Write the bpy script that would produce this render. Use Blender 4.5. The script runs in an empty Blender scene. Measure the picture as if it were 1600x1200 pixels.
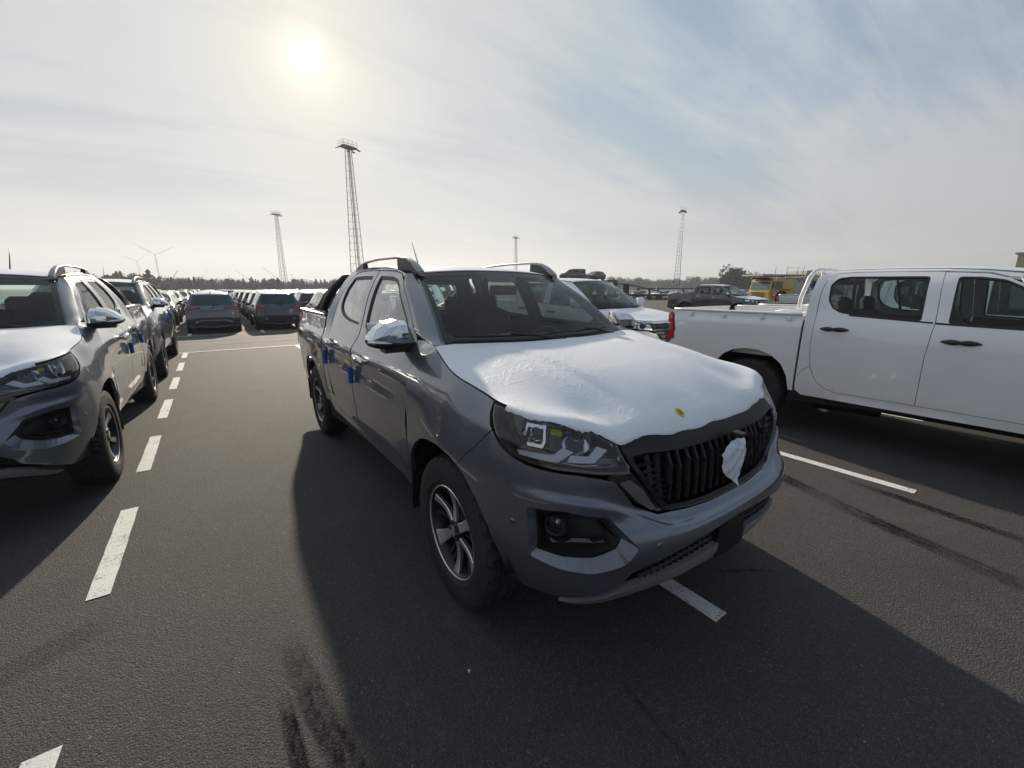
import bpy, bmesh, math, random
import numpy as np
from mathutils import Vector, Matrix
from mathutils.geometry import delaunay_2d_cdt
R = math.radians
PI = math.pi
rnd = random.Random(7)
SC = bpy.context.scene
COL = SC.collection

# ------------------------------------------------------------------ camera
CAM_H = 1.6
cam = bpy.data.cameras.new("camera")
cam.sensor_fit = 'HORIZONTAL'
cam.sensor_width = 36.0
cam.lens = 36.0 * 650.0 / 1600.0
cam.clip_start = 0.05
cam.clip_end = 12000
camo = bpy.data.objects.new("camera", cam)
COL.objects.link(camo)
PITCH, YAW = R(12.911), R(35.405)
camo.location = (0, 0, CAM_H)
camo.rotation_euler = (R(90) - PITCH, 0, -YAW)
SC.camera = camo

# ------------------------------------------------------------------ sky, sun, exposure
SUN_EL, SUN_AZ = R(23.4), R(12.23)            # azimuth measured from +Y towards +X
SUNV = Vector((math.cos(SUN_EL) * math.sin(SUN_AZ), math.cos(SUN_EL) * math.cos(SUN_AZ), math.sin(SUN_EL)))
SC.view_settings.view_transform = 'Standard'
SC.view_settings.look = 'None'
SC.view_settings.gamma = 1
SC.view_settings.use_curve_mapping = False
SC.view_settings.exposure = 0.36

world = bpy.data.worlds.new("World")
SC.world = world
world.use_nodes = True


class NT:
    """tiny helper to write node trees"""
    def __init__(s, nt):
        s.nt = nt
        s.n = nt.nodes
        s.n.clear()

    def add(s, t, **kw):
        n = s.n.new(t)
        for k, v in kw.items():
            if k.startswith('i_'):
                key = k[2:]
                key = int(key) if key.isdigit() else key.replace('_', ' ')
                s.put(n.inputs[key], v)
            else:
                setattr(n, k, v)
        return n

    def put(s, sock, v):
        if isinstance(v, bpy.types.NodeSocket):
            s.nt.links.new(v, sock)
        elif isinstance(v, bpy.types.Node):
            s.nt.links.new(v.outputs[0], sock)
        else:
            try:
                sock.default_value = v
            except Exception:
                sock.default_value = (v[0], v[1], v[2], 1) if hasattr(v, '__len__') else (v, v, v, 1)

    def math(s, op, a, b=0.0, c=0.0, clamp=False):
        n = s.n.new('ShaderNodeMath')
        n.operation = op
        n.use_clamp = clamp
        s.put(n.inputs[0], a)
        s.put(n.inputs[1], b)
        if op in ('MULTIPLY_ADD', 'SMOOTH_MIN'):
            s.put(n.inputs[2], c)
        return n.outputs[0]

    def vmath(s, op, a, b=None, scale=None):
        n = s.n.new('ShaderNodeVectorMath')
        n.operation = op
        s.put(n.inputs[0], a)
        if b is not None:
            s.put(n.inputs[1], b)
        if scale is not None:
            s.put(n.inputs['Scale'], scale)
        return n.outputs['Value'] if op in ('DOT_PRODUCT', 'LENGTH') else n.outputs[0]

    def mix(s, f, a, b, mode='MIX'):
        n = s.n.new('ShaderNodeMix')
        n.data_type = 'RGBA'
        n.blend_type = mode
        n.clamp_factor = True
        s.put(n.inputs[0], f)
        s.put(n.inputs[6], a if not isinstance(a, tuple) else (*a, 1)[:4])
        s.put(n.inputs[7], b if not isinstance(b, tuple) else (*b, 1)[:4])
        return n.outputs[2]

    def ramp(s, f, stops, interp='LINEAR'):
        n = s.n.new('ShaderNodeValToRGB')
        cr = n.color_ramp
        cr.interpolation = interp
        while len(cr.elements) < len(stops):
            cr.elements.new(0.5)
        for e, (p, c) in zip(cr.elements, stops):
            e.position = p
            e.color = (c, c, c, 1) if not hasattr(c, '__len__') else (*c, 1)[:4]
        s.put(n.inputs[0], f)
        return n.outputs[0]

    def noise(s, vec, scale, detail=4, rough=.5, dist=0.0, dim='3D'):
        n = s.n.new('ShaderNodeTexNoise')
        n.noise_dimensions = dim
        s.put(n.inputs['Vector'], vec)
        n.inputs['Scale'].default_value = scale
        n.inputs['Detail'].default_value = detail
        n.inputs['Roughness'].default_value = rough
        n.inputs['Distortion'].default_value = dist
        return n.outputs[0]

    def maprange(s, v, a, b, c=0., d=1., smooth=False):
        n = s.n.new('ShaderNodeMapRange')
        if smooth:
            n.interpolation_type = 'SMOOTHSTEP'
        s.put(n.inputs[0], v)
        for i, q in zip((1, 2, 3, 4), (a, b, c, d)):
            n.inputs[i].default_value = q
        return n.outputs[0]


def build_world():
    N = NT(world.node_tree)
    sky = N.add('ShaderNodeTexSky', sky_type='NISHITA')
    sky.sun_disc = False
    sky.sun_elevation = SUN_EL
    sky.sun_rotation = SUN_AZ
    sky.altitude = 0
    sky.air_density = 1.0
    sky.dust_density = 1.0
    sky.ozone_density = 1.5
    blue = N.vmath('SCALE', sky.outputs[0], scale=SKY_STR)
    tc = N.add('ShaderNodeTexCoord')
    d = tc.outputs['Generated']
    d = N.vmath('NORMALIZE', d)
    sep = N.add('ShaderNodeSeparateXYZ', i_0=d)
    z = N.math('MAXIMUM', sep.outputs[2], 0.0)
    dot = N.vmath('DOT_PRODUCT', d, tuple(SUNV))
    ang = N.math('MULTIPLY', N.math('ARCCOSINE', N.math('MINIMUM', dot, 0.999999)), 180 / PI)   # degrees from the sun
    # cloud sheet seen in perspective: project the direction on a layer overhead
    inv = N.math('DIVIDE', 1.0, N.math('ADD', z, 0.13))
    pl = N.vmath('SCALE', d, scale=inv)
    mp = N.add('ShaderNodeMapping', i_0=pl)
    mp.inputs['Rotation'].default_value = (0, 0, R(58))
    mp.inputs['Scale'].default_value = (0.30, 1.15, 0.0)
    n1 = N.noise(mp.outputs[0], 1.0, 7, .60, .9)
    mp2 = N.add('ShaderNodeMapping', i_0=pl)
    mp2.inputs['Rotation'].default_value = (0, 0, R(40))
    mp2.inputs['Location'].default_value = (3.1, 1.7, 0)
    mp2.inputs['Scale'].default_value = (0.5, 0.9, 0.0)
    n2 = N.noise(mp2.outputs[0], 0.75, 4, .5, .5)
    mp3 = N.add('ShaderNodeMapping', i_0=pl)
    mp3.inputs['Rotation'].default_value = (0, 0, R(66))
    mp3.inputs['Scale'].default_value = (0.5, 5.0, 0.0)
    n3 = N.noise(mp3.outputs[0], 1.6, 5, .6, .8)
    cl = N.math('ADD', N.math('MULTIPLY', n1, .55), N.math('ADD', N.math('MULTIPLY', n2, .45), N.math('MULTIPLY', n3, .12)))
    cov = N.maprange(cl, .47, .62, 0, 1, True)
    # thinner veil away from the sun, dense near it
    near = N.maprange(ang, 5, 75, 1, 0, True)
    cov = N.math('MULTIPLY_ADD', near, .02, N.math('MULTIPLY', cov, .92), clamp=True)
    # brightness of sun-lit cirrus by angle from the sun (forward scattering)
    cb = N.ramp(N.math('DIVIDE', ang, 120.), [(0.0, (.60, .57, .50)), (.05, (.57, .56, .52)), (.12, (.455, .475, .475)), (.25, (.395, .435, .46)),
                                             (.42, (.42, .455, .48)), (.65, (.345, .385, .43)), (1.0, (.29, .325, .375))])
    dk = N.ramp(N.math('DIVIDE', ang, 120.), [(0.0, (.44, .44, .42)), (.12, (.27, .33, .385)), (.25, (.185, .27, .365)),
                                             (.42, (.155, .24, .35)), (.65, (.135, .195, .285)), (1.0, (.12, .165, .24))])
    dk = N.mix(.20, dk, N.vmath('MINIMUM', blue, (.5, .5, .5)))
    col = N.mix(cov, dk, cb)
    # haze band towards the horizon
    hz = N.ramp(N.math('DIVIDE', ang, 120.), [(0.0, (.56, .515, .385)), (.2, (.50, .46, .355)), (.42, (.42, .395, .32)), (.7, (.33, .315, .28)), (1.0, (.27, .27, .26))])
    hf = N.math('POWER', N.math('SUBTRACT', 1.0, N.math('MINIMUM', N.math('MULTIPLY', z, 2.1), 1.0)), 3.3)
    col = N.mix(hf, col, hz)
    # glow and disc of the sun behind the veil
    g1 = N.math('EXPONENT', N.math('MULTIPLY', ang, -1 / 1.7))
    g2 = N.math('EXPONENT', N.math('MULTIPLY', ang, -1 / 9.0))
    disc = N.maprange(ang, .9, 1.7, 1, 0, True)
    glow = N.vmath('ADD', N.vmath('SCALE', (1.0, .80, .48), scale=N.math('MULTIPLY', g1, .8)), N.vmath('SCALE', (1.0, .88, .68), scale=N.math('MULTIPLY', g2, .06)))
    glow = N.vmath('ADD', glow, N.vmath('SCALE', (1.0, .97, .9), scale=N.math('MULTIPLY', disc, 4.0)))
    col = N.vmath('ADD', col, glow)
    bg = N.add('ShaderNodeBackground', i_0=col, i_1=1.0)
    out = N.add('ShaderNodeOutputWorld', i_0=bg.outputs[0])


SKY_STR = 0.10
build_world()
sun = bpy.data.lights.new("sun", 'SUN')
sun.energy = 5.0
sun.angle = R(1.2)
sun.color = (1.0, .875, .71)
suno = bpy.data.objects.new("sun", sun)
COL.objects.link(suno)
suno.rotation_euler = SUNV.to_track_quat('Z', 'Y').to_euler()

# ------------------------------------------------------------------ helpers
def link(o, parent=None):
    COL.objects.link(o)
    if parent is not None:
        o.parent = parent
    return o


def tag(o, label=None, cat=None, group=None, kind=None):
    if label: o['label'] = label
    if cat: o['category'] = cat
    if group: o['group'] = group
    if kind: o['kind'] = kind
    return o


def empty(name, loc=(0, 0, 0), rz=0.0, label=None, cat=None, group=None):
    o = bpy.data.objects.new(name, None)
    o.empty_display_size = .2
    COL.objects.link(o)
    o.location = loc
    o.rotation_euler = (0, 0, rz)
    return tag(o, label, cat, group)


def copy_tree(o, parent=None):
    c = o.copy()
    COL.objects.link(c)
    if parent is not None:
        c.parent = parent
    for ch in list(o.children):
        copy_tree(ch, c)
    return c


class MB:
    """collects geometry, then becomes ONE mesh object"""
    def __init__(s):
        s.v = []; s.f = []; s.m = []; s.nrm = []; s.mi = 0; s.sm = []

    def add(s, verts, faces, M=None, smooth=False, normals=None, mi=None):
        b = len(s.v)
        if M is not None:
            verts = [M @ Vector(v) for v in verts]
        s.v += [tuple(v) for v in verts]
        s.nrm += ([tuple(n) for n in normals] if normals is not None else [None] * len(verts))
        for f in faces:
            s.f.append(tuple(i + b for i in f)); s.m.append(s.mi if mi is None else mi); s.sm.append(smooth)
        return s

    def box(s, c, d, M=None, bevel=0.0, rot=None, mi=None):
        """box with centre c and full size d; bevel chamfers all edges"""
        x, y, z = d[0] / 2, d[1] / 2, d[2] / 2
        T = Matrix.Translation(c)
        if rot is not None:
            T = T @ (rot.to_matrix().to_4x4() if not isinstance(rot, Matrix) else rot)
        if M is not None:
            T = M @ T
        if bevel <= 0:
            vs = [(sx * x, sy * y, sz * z) for sx in (-1, 1) for sy in (-1, 1) for sz in (-1, 1)]
            fs = [(0, 1, 3, 2), (4, 6, 7, 5), (0, 4, 5, 1), (2, 3, 7, 6), (0, 2, 6, 4), (1, 5, 7, 3)]
            return s.add(vs, fs, T, mi=mi)
        b = min(bevel, x * .95, y * .95, z * .95)
        vs, fs = [], []
        idx = {}
        for sx in (-1, 1):
            for sy in (-1, 1):
                for sz in (-1, 1):
                    for ax in range(3):
                        p = [sx * (x - b), sy * (y - b), sz * (z - b)]
                        p[ax] = (sx * x, sy * y, sz * z)[ax]
                        idx[(sx, sy, sz, ax)] = len(vs)
                        vs.append(tuple(p))
        def q(*k): fs.append(tuple(idx[i] for i in k))
        for sg in (-1, 1):
            q((sg, -1, -1, 0), (sg, 1, -1, 0), (sg, 1, 1, 0), (sg, -1, 1, 0)) if sg > 0 else q((sg, -1, -1, 0), (sg, -1, 1, 0), (sg, 1, 1, 0), (sg, 1, -1, 0))
            q((-1, sg, -1, 1), (-1, sg, 1, 1), (1, sg, 1, 1), (1, sg, -1, 1)) if sg > 0 else q((-1, sg, -1, 1), (1, sg, -1, 1), (1, sg, 1, 1), (-1, sg, 1, 1))
            q((-1, -1, sg, 2), (1, -1, sg, 2), (1, 1, sg, 2), (-1, 1, sg, 2)) if sg > 0 else q((-1, -1, sg, 2), (-1, 1, sg, 2), (1, 1, sg, 2), (1, -1, sg, 2))
        for a in (-1, 1):
            for c_ in (-1, 1):
                q((a, c_, -1, 0), (a, c_, 1, 0), (a, c_, 1, 1), (a, c_, -1, 1))
                q((a, -1, c_, 0), (a, 1, c_, 0), (a, 1, c_, 2), (a, -1, c_, 2))
                q((-1, a, c_, 1), (1, a, c_, 1), (1, a, c_, 2), (-1, a, c_, 2))
        for sx in (-1, 1):
            for sy in (-1, 1):
                for sz in (-1, 1):
                    q((sx, sy, sz, 0), (sx, sy, sz, 1), (sx, sy, sz, 2))
        return s.add(vs, fs, T, mi=mi)

    def tube(s, pts, r, n=8, M=None, cap=True, mi=None, smooth=True, squash=None):
        pts = [Vector(p) for p in pts]
        rs = r if hasattr(r, '__len__') else [r] * len(pts)
        vs, fs = [], []
        prev = None
        for i, p in enumerate(pts):
            t = (pts[min(i + 1, len(pts) - 1)] - pts[max(i - 1, 0)])
            if t.length < 1e-9: t = Vector((0, 0, 1))
            t.normalize()
            if prev is None:
                a = Vector((0, 0, 1)) if abs(t.z) < .9 else Vector((1, 0, 0))
                u = t.cross(a).normalized()
            else:
                u = (prev - t * prev.dot(t)).normalized()
            prev = u
            w = t.cross(u)
            for k in range(n):
                a = 2 * PI * k / n
                q = u * math.cos(a) * rs[i] + w * math.sin(a) * rs[i]
                if squash is not None:
                    q = Vector((q.x * squash[0], q.y * squash[1], q.z * squash[2]))
                vs.append(p + q)
        for i in range(len(pts) - 1):
            for k in range(n):
                a, b = i * n + k, i * n + (k + 1) % n
                fs.append((a, b, b + n, a + n))
        if cap:
            fs.append(tuple(range(n))[::-1]); fs.append(tuple(range((len(pts) - 1) * n, len(pts) * n)))
        return s.add(vs, fs, M, smooth, mi=mi)

    def lathe(s, prof, n=24, M=None, axis='X', mi=None, smooth=True, fn=None, close=False):
        """prof: list of (axial, radius)"""
        vs, fs = [], []
        for k in range(n):
            a = 2 * PI * k / n
            for j, (h, r) in enumerate(prof):
                if fn: h, r = fn(k, j, h, r)
                if axis == 'X': vs.append((h, r * math.cos(a), r * math.sin(a)))
                elif axis == 'Y': vs.append((r * math.cos(a), h, r * math.sin(a)))
                else: vs.append((r * math.cos(a), r * math.sin(a), h))
        m = len(prof)
        for k in range(n):
            for j in range(m - 1):
                a, b = k * m + j, ((k + 1) % n) * m + j
                fs.append((a, a + 1, b + 1, b))
            if close:
                a, b = k * m + m - 1, ((k + 1) % n) * m + m - 1
                fs.append((a, k * m, ((k + 1) % n) * m, b))
        return s.add(vs, fs, M, smooth, mi=mi)

    def prism(s, poly, a, b, axis='X', M=None, mi=None, smooth=False):
        """extrude 2D outline along an axis from a to b"""
        n = len(poly)
        def P(u, v, w):
            return (w, u, v) if axis == 'X' else ((u, w, v) if axis == 'Y' else (u, v, w))
        vs = [P(u, v, a) for u, v in poly] + [P(u, v, b) for u, v in poly]
        fs = [tuple(range(n))[::-1], tuple(range(n, 2 * n))]
        s.add(vs, fs, M, False, mi=mi)
        fs = [(i, (i + 1) % n, (i + 1) % n + n, i + n) for i in range(n)]
        return s.add(vs, fs, M, smooth, mi=mi)

    def loft(s, secs, M=None, smooth=True, cap=True, close=True, mi=None):
        n = len(secs[0])
        vs = [p for sec in secs for p in sec]
        fs = []
        for i in range(len(secs) - 1):
            for k in range(n if close else n - 1):
                a, b = i * n + k, i * n + (k + 1) % n
                fs.append((a, b, b + n, a + n))
        s.add(vs, fs, M, smooth, mi=mi)
        if cap:
            s.add(secs[0], [tuple(range(n))[::-1]], M, False, mi=mi)
            s.add(secs[-1], [tuple(range(n))], M, False, mi=mi)
        return s

    def mesh(s, name, mats):
        me = bpy.data.meshes.new(name)
        me.from_pydata(s.v, [], s.f)
        if not isinstance(mats, (list, tuple)): mats = [mats]
        for m in mats: me.materials.append(m)
        me.polygons.foreach_set('material_index', s.m)
        me.polygons.foreach_set('use_smooth', s.sm)
        me.update()
        if any(n is not None for n in s.nrm):
            vn = [Vector(n) if n is not None else me.vertices[i].normal.copy() for i, n in enumerate(s.nrm)]
            me.normals_split_custom_set_from_vertices([tuple(n) for n in vn])
        return me

    def build(s, name, mats, parent=None, bevel=0.0, fixn=False, loc=None):
        me = s.mesh(name, mats)
        if fixn or bevel:
            bm = bmesh.new(); bm.from_mesh(me)
            if bevel:
                bmesh.ops.remove_doubles(bm, verts=bm.verts, dist=1e-5)
            bmesh.ops.recalc_face_normals(bm, faces=bm.faces)
            if bevel:
                es = [e for e in bm.edges if len(e.link_faces) == 2 and e.calc_face_angle() > .5]
                bmesh.ops.bevel(bm, geom=es, offset=bevel, segments=2, affect='EDGES', profile=.6)
            bm.to_mesh(me); bm.free(); me.update()
        o = bpy.data.objects.new(name, me)
        link(o, parent)
        if loc is not None: o.location = loc
        return o


# ---- outlines -------------------------------------------------------------
def rc(poly, r, n=3):
    """round the corners of a closed outline"""
    out = []
    m = len(poly)
    rr = r if hasattr(r, '__len__') else [r] * m
    for i in range(m):
        p0, p, p1 = (np.array(poly[i - 1], float), np.array(poly[i], float), np.array(poly[(i + 1) % m], float))
        a, b = p0 - p, p1 - p
        la, lb = np.hypot(*a), np.hypot(*b)
        q = min(rr[i], la * .45, lb * .45)
        if q < 1e-4:
            out.append(tuple(p)); continue
        A, B = p + a / la * q, p + b / lb * q
        for k in range(n + 1):
            t = k / n
            out.append(tuple((1 - t) ** 2 * A + 2 * t * (1 - t) * p + t * t * B))
    return out


def area2(p):
    p = np.array(p); q = np.roll(p, -1, 0)
    return float((p[:, 0] * q[:, 1] - q[:, 0] * p[:, 1]).sum() / 2)


def inset(poly, g):
    if abs(g) < 1e-9: return list(poly)
    p = np.array(poly, float)
    sgn = 1 if area2(poly) > 0 else -1
    e = np.roll(p, -1, 0) - p
    l = np.hypot(e[:, 0], e[:, 1])[:, None] + 1e-9
    n = np.stack([-e[:, 1], e[:, 0]], 1) / l * sgn
    n0 = np.roll(n, 1, 0)
    b = n + n0
    k = (b * b).sum(1, keepdims=True)
    b = b / np.maximum(k, .5) * 2
    return [tuple(q) for q in p + b * g]


def resample(poly, step):
    out = []
    for i in range(len(poly)):
        a, b = poly[i], poly[(i + 1) % len(poly)]
        n = max(1, int(math.ceil(math.hypot(b[0] - a[0], b[1] - a[1]) / step)))
        for k in range(n):
            t = k / n
            out.append((a[0] + (b[0] - a[0]) * t, a[1] + (b[1] - a[1]) * t))
    return out


def inside(px, py, poly):
    P = np.array(poly); Q = np.roll(P, -1, 0)
    px = np.asarray(px)[:, None]; py = np.asarray(py)[:, None]
    c = ((P[:, 1] > py) != (Q[:, 1] > py))
    with np.errstate(divide='ignore', invalid='ignore'):
        xi = (Q[:, 0] - P[:, 0]) * (py - P[:, 1]) / (Q[:, 1] - P[:, 1]) + P[:, 0]
    return (c & (px < xi)).sum(1) % 2 == 1


def near_edge(px, py, poly, d):
    P = np.array(poly); Q = np.roll(P, -1, 0)
    X = np.stack([px, py], 1)[:, None, :]
    E = (Q - P)[None]; W = X - P[None]
    t = np.clip((W * E).sum(-1) / ((E * E).sum(-1) + 1e-12), 0, 1)
    D = np.linalg.norm(W - E * t[..., None], axis=-1)
    return D.min(1) < d


CENTRE = np.array([0, 1.7, .85])


def panel_geo(fn, poly, holes=(), step=.06, gap=.0, flange=.012, off=0.0, rough_edge=0.0, fnh=.012, cen=None, lines=()):
    """a sheet cut to a 2D outline and laid on the surface fn(u, v); returns verts, faces, normals"""
    cen = CENTRE if cen is None else cen
    poly = inset(poly, gap)
    poly = resample(poly, step)
    if rough_edge:
        poly = [(a + rnd.gauss(0, rough_edge), b + rnd.gauss(0, rough_edge)) for a, b in poly]
    loops = [poly]
    for h in holes:
        loops.append(resample(h, step))
    P = np.array(poly)
    u0, v0 = P.min(0); u1, v1 = P.max(0)
    gu = np.arange(u0 + step * .5, u1, step); gv = np.arange(v0 + step * .5, v1, step)
    pts = []
    if len(gu) and len(gv):
        A, Bq = np.meshgrid(gu, gv)
        A = A + (np.arange(A.shape[0]) % 2)[:, None] * step * .5
        A, Bq = A.ravel(), Bq.ravel()
        k = inside(A, Bq, poly) & ~near_edge(A, Bq, poly, step * .45)
        for h in loops[1:]:
            k &= ~inside(A, Bq, h) & ~near_edge(A, Bq, h, step * .45)
        for L in lines:
            for i in range(len(L) - 1):
                P0, P1 = np.array(L[i]), np.array(L[i + 1]); E_ = P1 - P0
                t_ = np.clip(((A - P0[0]) * E_[0] + (Bq - P0[1]) * E_[1]) / (E_ @ E_ + 1e-12), 0, 1)
                k &= np.hypot(A - P0[0] - t_ * E_[0], Bq - P0[1] - t_ * E_[1]) > step * .35
        pts = list(zip(A[k], Bq[k]))
    vc = []; ed = []
    for L in loops:
        b = len(vc)
        vc += [Vector((float(a), float(c))) for a, c in L]
        ed += [(b + i, b + (i + 1) % len(L)) for i in range(len(L))]
    for L in lines:
        L2 = []
        for i in range(len(L) - 1):
            n_ = max(1, int(math.hypot(L[i + 1][0] - L[i][0], L[i + 1][1] - L[i][1]) / step))
            L2 += [(L[i][0] + (L[i + 1][0] - L[i][0]) * k_ / n_, L[i][1] + (L[i + 1][1] - L[i][1]) * k_ / n_) for k_ in range(n_)]
        L2.append(L[-1])
        b = len(vc)
        vc += [Vector((float(a), float(c))) for a, c in L2]
        ed += [(b + i, b + i + 1) for i in range(len(L2) - 1)]
    vc += [Vector((float(a), float(c))) for a, c in pts]
    res = delaunay_2d_cdt(vc, ed, [], 0, 1e-6)
    V2, F = res[0], res[2]
    V2 = np.array([(q[0], q[1]) for q in V2])
    cx = np.array([V2[list(f)].mean(0) for f in F])
    k = inside(cx[:, 0], cx[:, 1], poly)
    for h in loops[1:]:
        k &= ~inside(cx[:, 0], cx[:, 1], h)
    F = [tuple(f) for f, kk in zip(F, k) if kk]
    u, v = V2[:, 0], V2[:, 1]
    Q = fn(u, v)
    h = fnh
    nu = fn(u + h, v) - fn(u - h, v); nv = fn(u, v + h) - fn(u, v - h)
    nn = np.cross(nu, nv)
    nn /= np.linalg.norm(nn, axis=1, keepdims=True) + 1e-12
    s = np.sign(((Q - cen) * nn).sum(1)); s[s == 0] = 1
    if (s > 0).mean() > .5: s = np.abs(s) if (s > 0).mean() > .9 else s
    nn = nn * s[:, None]
    Q = Q + nn * off
    # winding
    F2 = []
    for f in F:
        a, b, c = Q[f[0]], Q[f[1]], Q[f[2]]
        g = np.cross(b - a, c - a)
        F2.append(f if g @ (nn[f[0]] + nn[f[1]] + nn[f[2]]) > 0 else f[::-1])
    V = [tuple(q) for q in Q]; NN = [tuple(q) for q in nn]
    if flange:
        cnt = {}
        for f in F2:
            for i in range(3):
                e = (f[i], f[(i + 1) % 3])
                cnt[e] = cnt.get(e, 0) + 1
        for (a, b) in [e for e in cnt if (e[1], e[0]) not in cnt]:
            e = Q[b] - Q[a]
            side = np.cross(e, nn[a] + nn[b]); side /= np.linalg.norm(side) + 1e-12
            i = len(V)
            V += [tuple(Q[a]), tuple(Q[b]), tuple(Q[b] - nn[b] * flange), tuple(Q[a] - nn[a] * flange)]
            NN += [tuple(side)] * 4
            F2.append((i + 3, i + 2, i + 1, i))
    return V, F2, NN


def panel(name, fn, poly, mat, parent=None, mb=None, **kw):
    V, F, NN = panel_geo(fn, poly, **kw)
    m = mb or MB()
    m.add(V, F, None, True, NN)
    if mb is not None: return mb
    return m.build(name, mat, parent)


def mir(poly):
    return [(-a, b) for a, b in poly][::-1]

# ------------------------------------------------------------------ materials
MATS = {}


def newmat(name):
    m = bpy.data.materials.new(name)
    m.use_nodes = True
    MATS[name] = m
    return m, NT(m.node_tree)


def pbr(name, col, rough=.5, metal=0.0, coat=0.0, coat_r=.03, spec=.5, bump=None, vary=0.0, rvar=0.0, vscale=6.0, emis=None, sheen=0.0, trans=0.0, dirt=0.0):
    """principled with colour variation, roughness variation, fine bump"""
    m, N = newmat(name)
    tc = N.add('ShaderNodeTexCoord').outputs['Object']
    b = N.add('ShaderNodeBsdfPrincipled')
    c = (*col, 1)
    cc = c
    if vary:
        n = N.noise(tc, vscale, 5, .6)
        cc = N.mix(n, tuple(max(0, q * (1 - vary)) for q in col), tuple(q * (1 + vary) for q in col))
    if dirt:
        n = N.maprange(N.noise(tc, 2.3, 6, .65), .45, .75)
        cc = N.mix(N.math('MULTIPLY', n, dirt), cc, (.16, .15, .135, 1))
    N.put(b.inputs['Base Color'], cc)
    if rvar:
        n = N.noise(tc, vscale * 1.7, 4, .6)
        N.put(b.inputs['Roughness'], N.maprange(n, .3, .7, max(0, rough - rvar), rough + rvar))
    else:
        b.inputs['Roughness'].default_value = rough
    b.inputs['Metallic'].default_value = metal
    b.inputs['Specular IOR Level'].default_value = spec
    b.inputs['Coat Weight'].default_value = coat
    b.inputs['Coat Roughness'].default_value = coat_r
    if trans: b.inputs['Transmission Weight'].default_value = trans
    if bump:
        sc, st = bump
        n = N.noise(tc, sc, 4, .6)
        bn = N.add('ShaderNodeBump', i_Strength=1.0, i_Distance=st, i_Height=n)
        N.put(b.inputs['Normal'], bn.outputs[0])
    if emis:
        b.inputs['Emission Color'].default_value = (*emis[0], 1); b.inputs['Emission Strength'].default_value = emis[1]
    N.add('ShaderNodeOutputMaterial', i_0=b.outputs[0])
    return m


def paint(name, col, metal=.55, rough=.38, dirt=.25, flake=True):
    """car paint: base coat with flake, clear coat, a little dust and dried rain spots"""
    m, N = newmat(name)
    tc = N.add('ShaderNodeTexCoord').outputs['Object']
    b = N.add('ShaderNodeBsdfPrincipled')
    fl = N.noise(tc, 900, 2, .5) if flake else None
    c = N.mix(N.maprange(N.noise(tc, 260, 2, .6), .35, .65), tuple(q * .86 for q in col), tuple(q * 1.14 for q in col)) if flake else (*col, 1)
    dust = N.maprange(N.noise(tc, 1.7, 7, .7), .40, .78)
    c2 = N.mix(N.math('MULTIPLY', dust, dirt), c, (.22, .21, .195, 1))
    N.put(b.inputs['Base Color'], c2)
    b.inputs['Metallic'].default_value = metal
    N.put(b.inputs['Roughness'], N.math('MULTIPLY_ADD', dust, .18, rough))
    b.inputs['Coat Weight'].default_value = 1.0
    b.inputs['Coat IOR'].default_value = 1.65
    spots = N.maprange(N.noise(tc, 95, 3, .6), .60, .70)
    N.put(b.inputs['Coat Roughness'], N.math('ADD', .025, N.math('ADD', N.math('MULTIPLY', dust, .10 * (dirt * 3)), N.math('MULTIPLY', spots, .12))))
    # orange peel and faint dents so reflections break up
    n1 = N.noise(tc, 2.2, 2, .5)
    n2 = N.noise(tc, 160, 2, .5)
    h = N.math('ADD', N.math('MULTIPLY', n1, .0030), N.math('MULTIPLY', n2, .00004))
    bn = N.add('ShaderNodeBump', i_Strength=1.0, i_Distance=1.0, i_Height=h)
    N.put(b.inputs['Coat Normal'], bn.outputs[0])
    N.add('ShaderNodeOutputMaterial', i_0=b.outputs[0])
    return m


def glassmat(name, tint, refl=.9, dust=.06, ior=1.5, k=1.3):
    """thin car glass: tinted see-through plus fresnel reflection and a dust film that also carries the sky sheen put on near door glass"""
    m, N = newmat(name)
    tc = N.add('ShaderNodeTexCoord').outputs['Object']
    tr = N.add('ShaderNodeBsdfTransparent', i_0=(*tint, 1))
    gl = N.add('ShaderNodeBsdfGlossy', i_0=(refl, refl, refl, 1), i_1=.012)
    df = N.add('ShaderNodeAddShader')
    N.put(df.inputs[0], N.add('ShaderNodeBsdfDiffuse', i_0=(.40, .41, .40, 1)).outputs[0]); N.put(df.inputs[1], N.add('ShaderNodeBsdfTranslucent', i_0=(.40, .41, .40, 1)).outputs[0])
    lw = N.add('ShaderNodeFresnel', i_0=ior)
    f = N.math('MULTIPLY', lw, k, clamp=True)
    a = N.add('ShaderNodeMixShader', i_0=f)
    N.put(a.inputs[1], tr.outputs[0]); N.put(a.inputs[2], gl.outputs[0])
    dn = N.math('MULTIPLY', N.maprange(N.noise(tc, 5, 6, .7), .3, .8), dust)
    d = N.add('ShaderNodeMixShader', i_0=dn)
    N.put(d.inputs[1], a.outputs[0]); N.put(d.inputs[2], df.outputs[0])
    N.add('ShaderNodeOutputMaterial', i_0=d.outputs[0])
    return m


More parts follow.
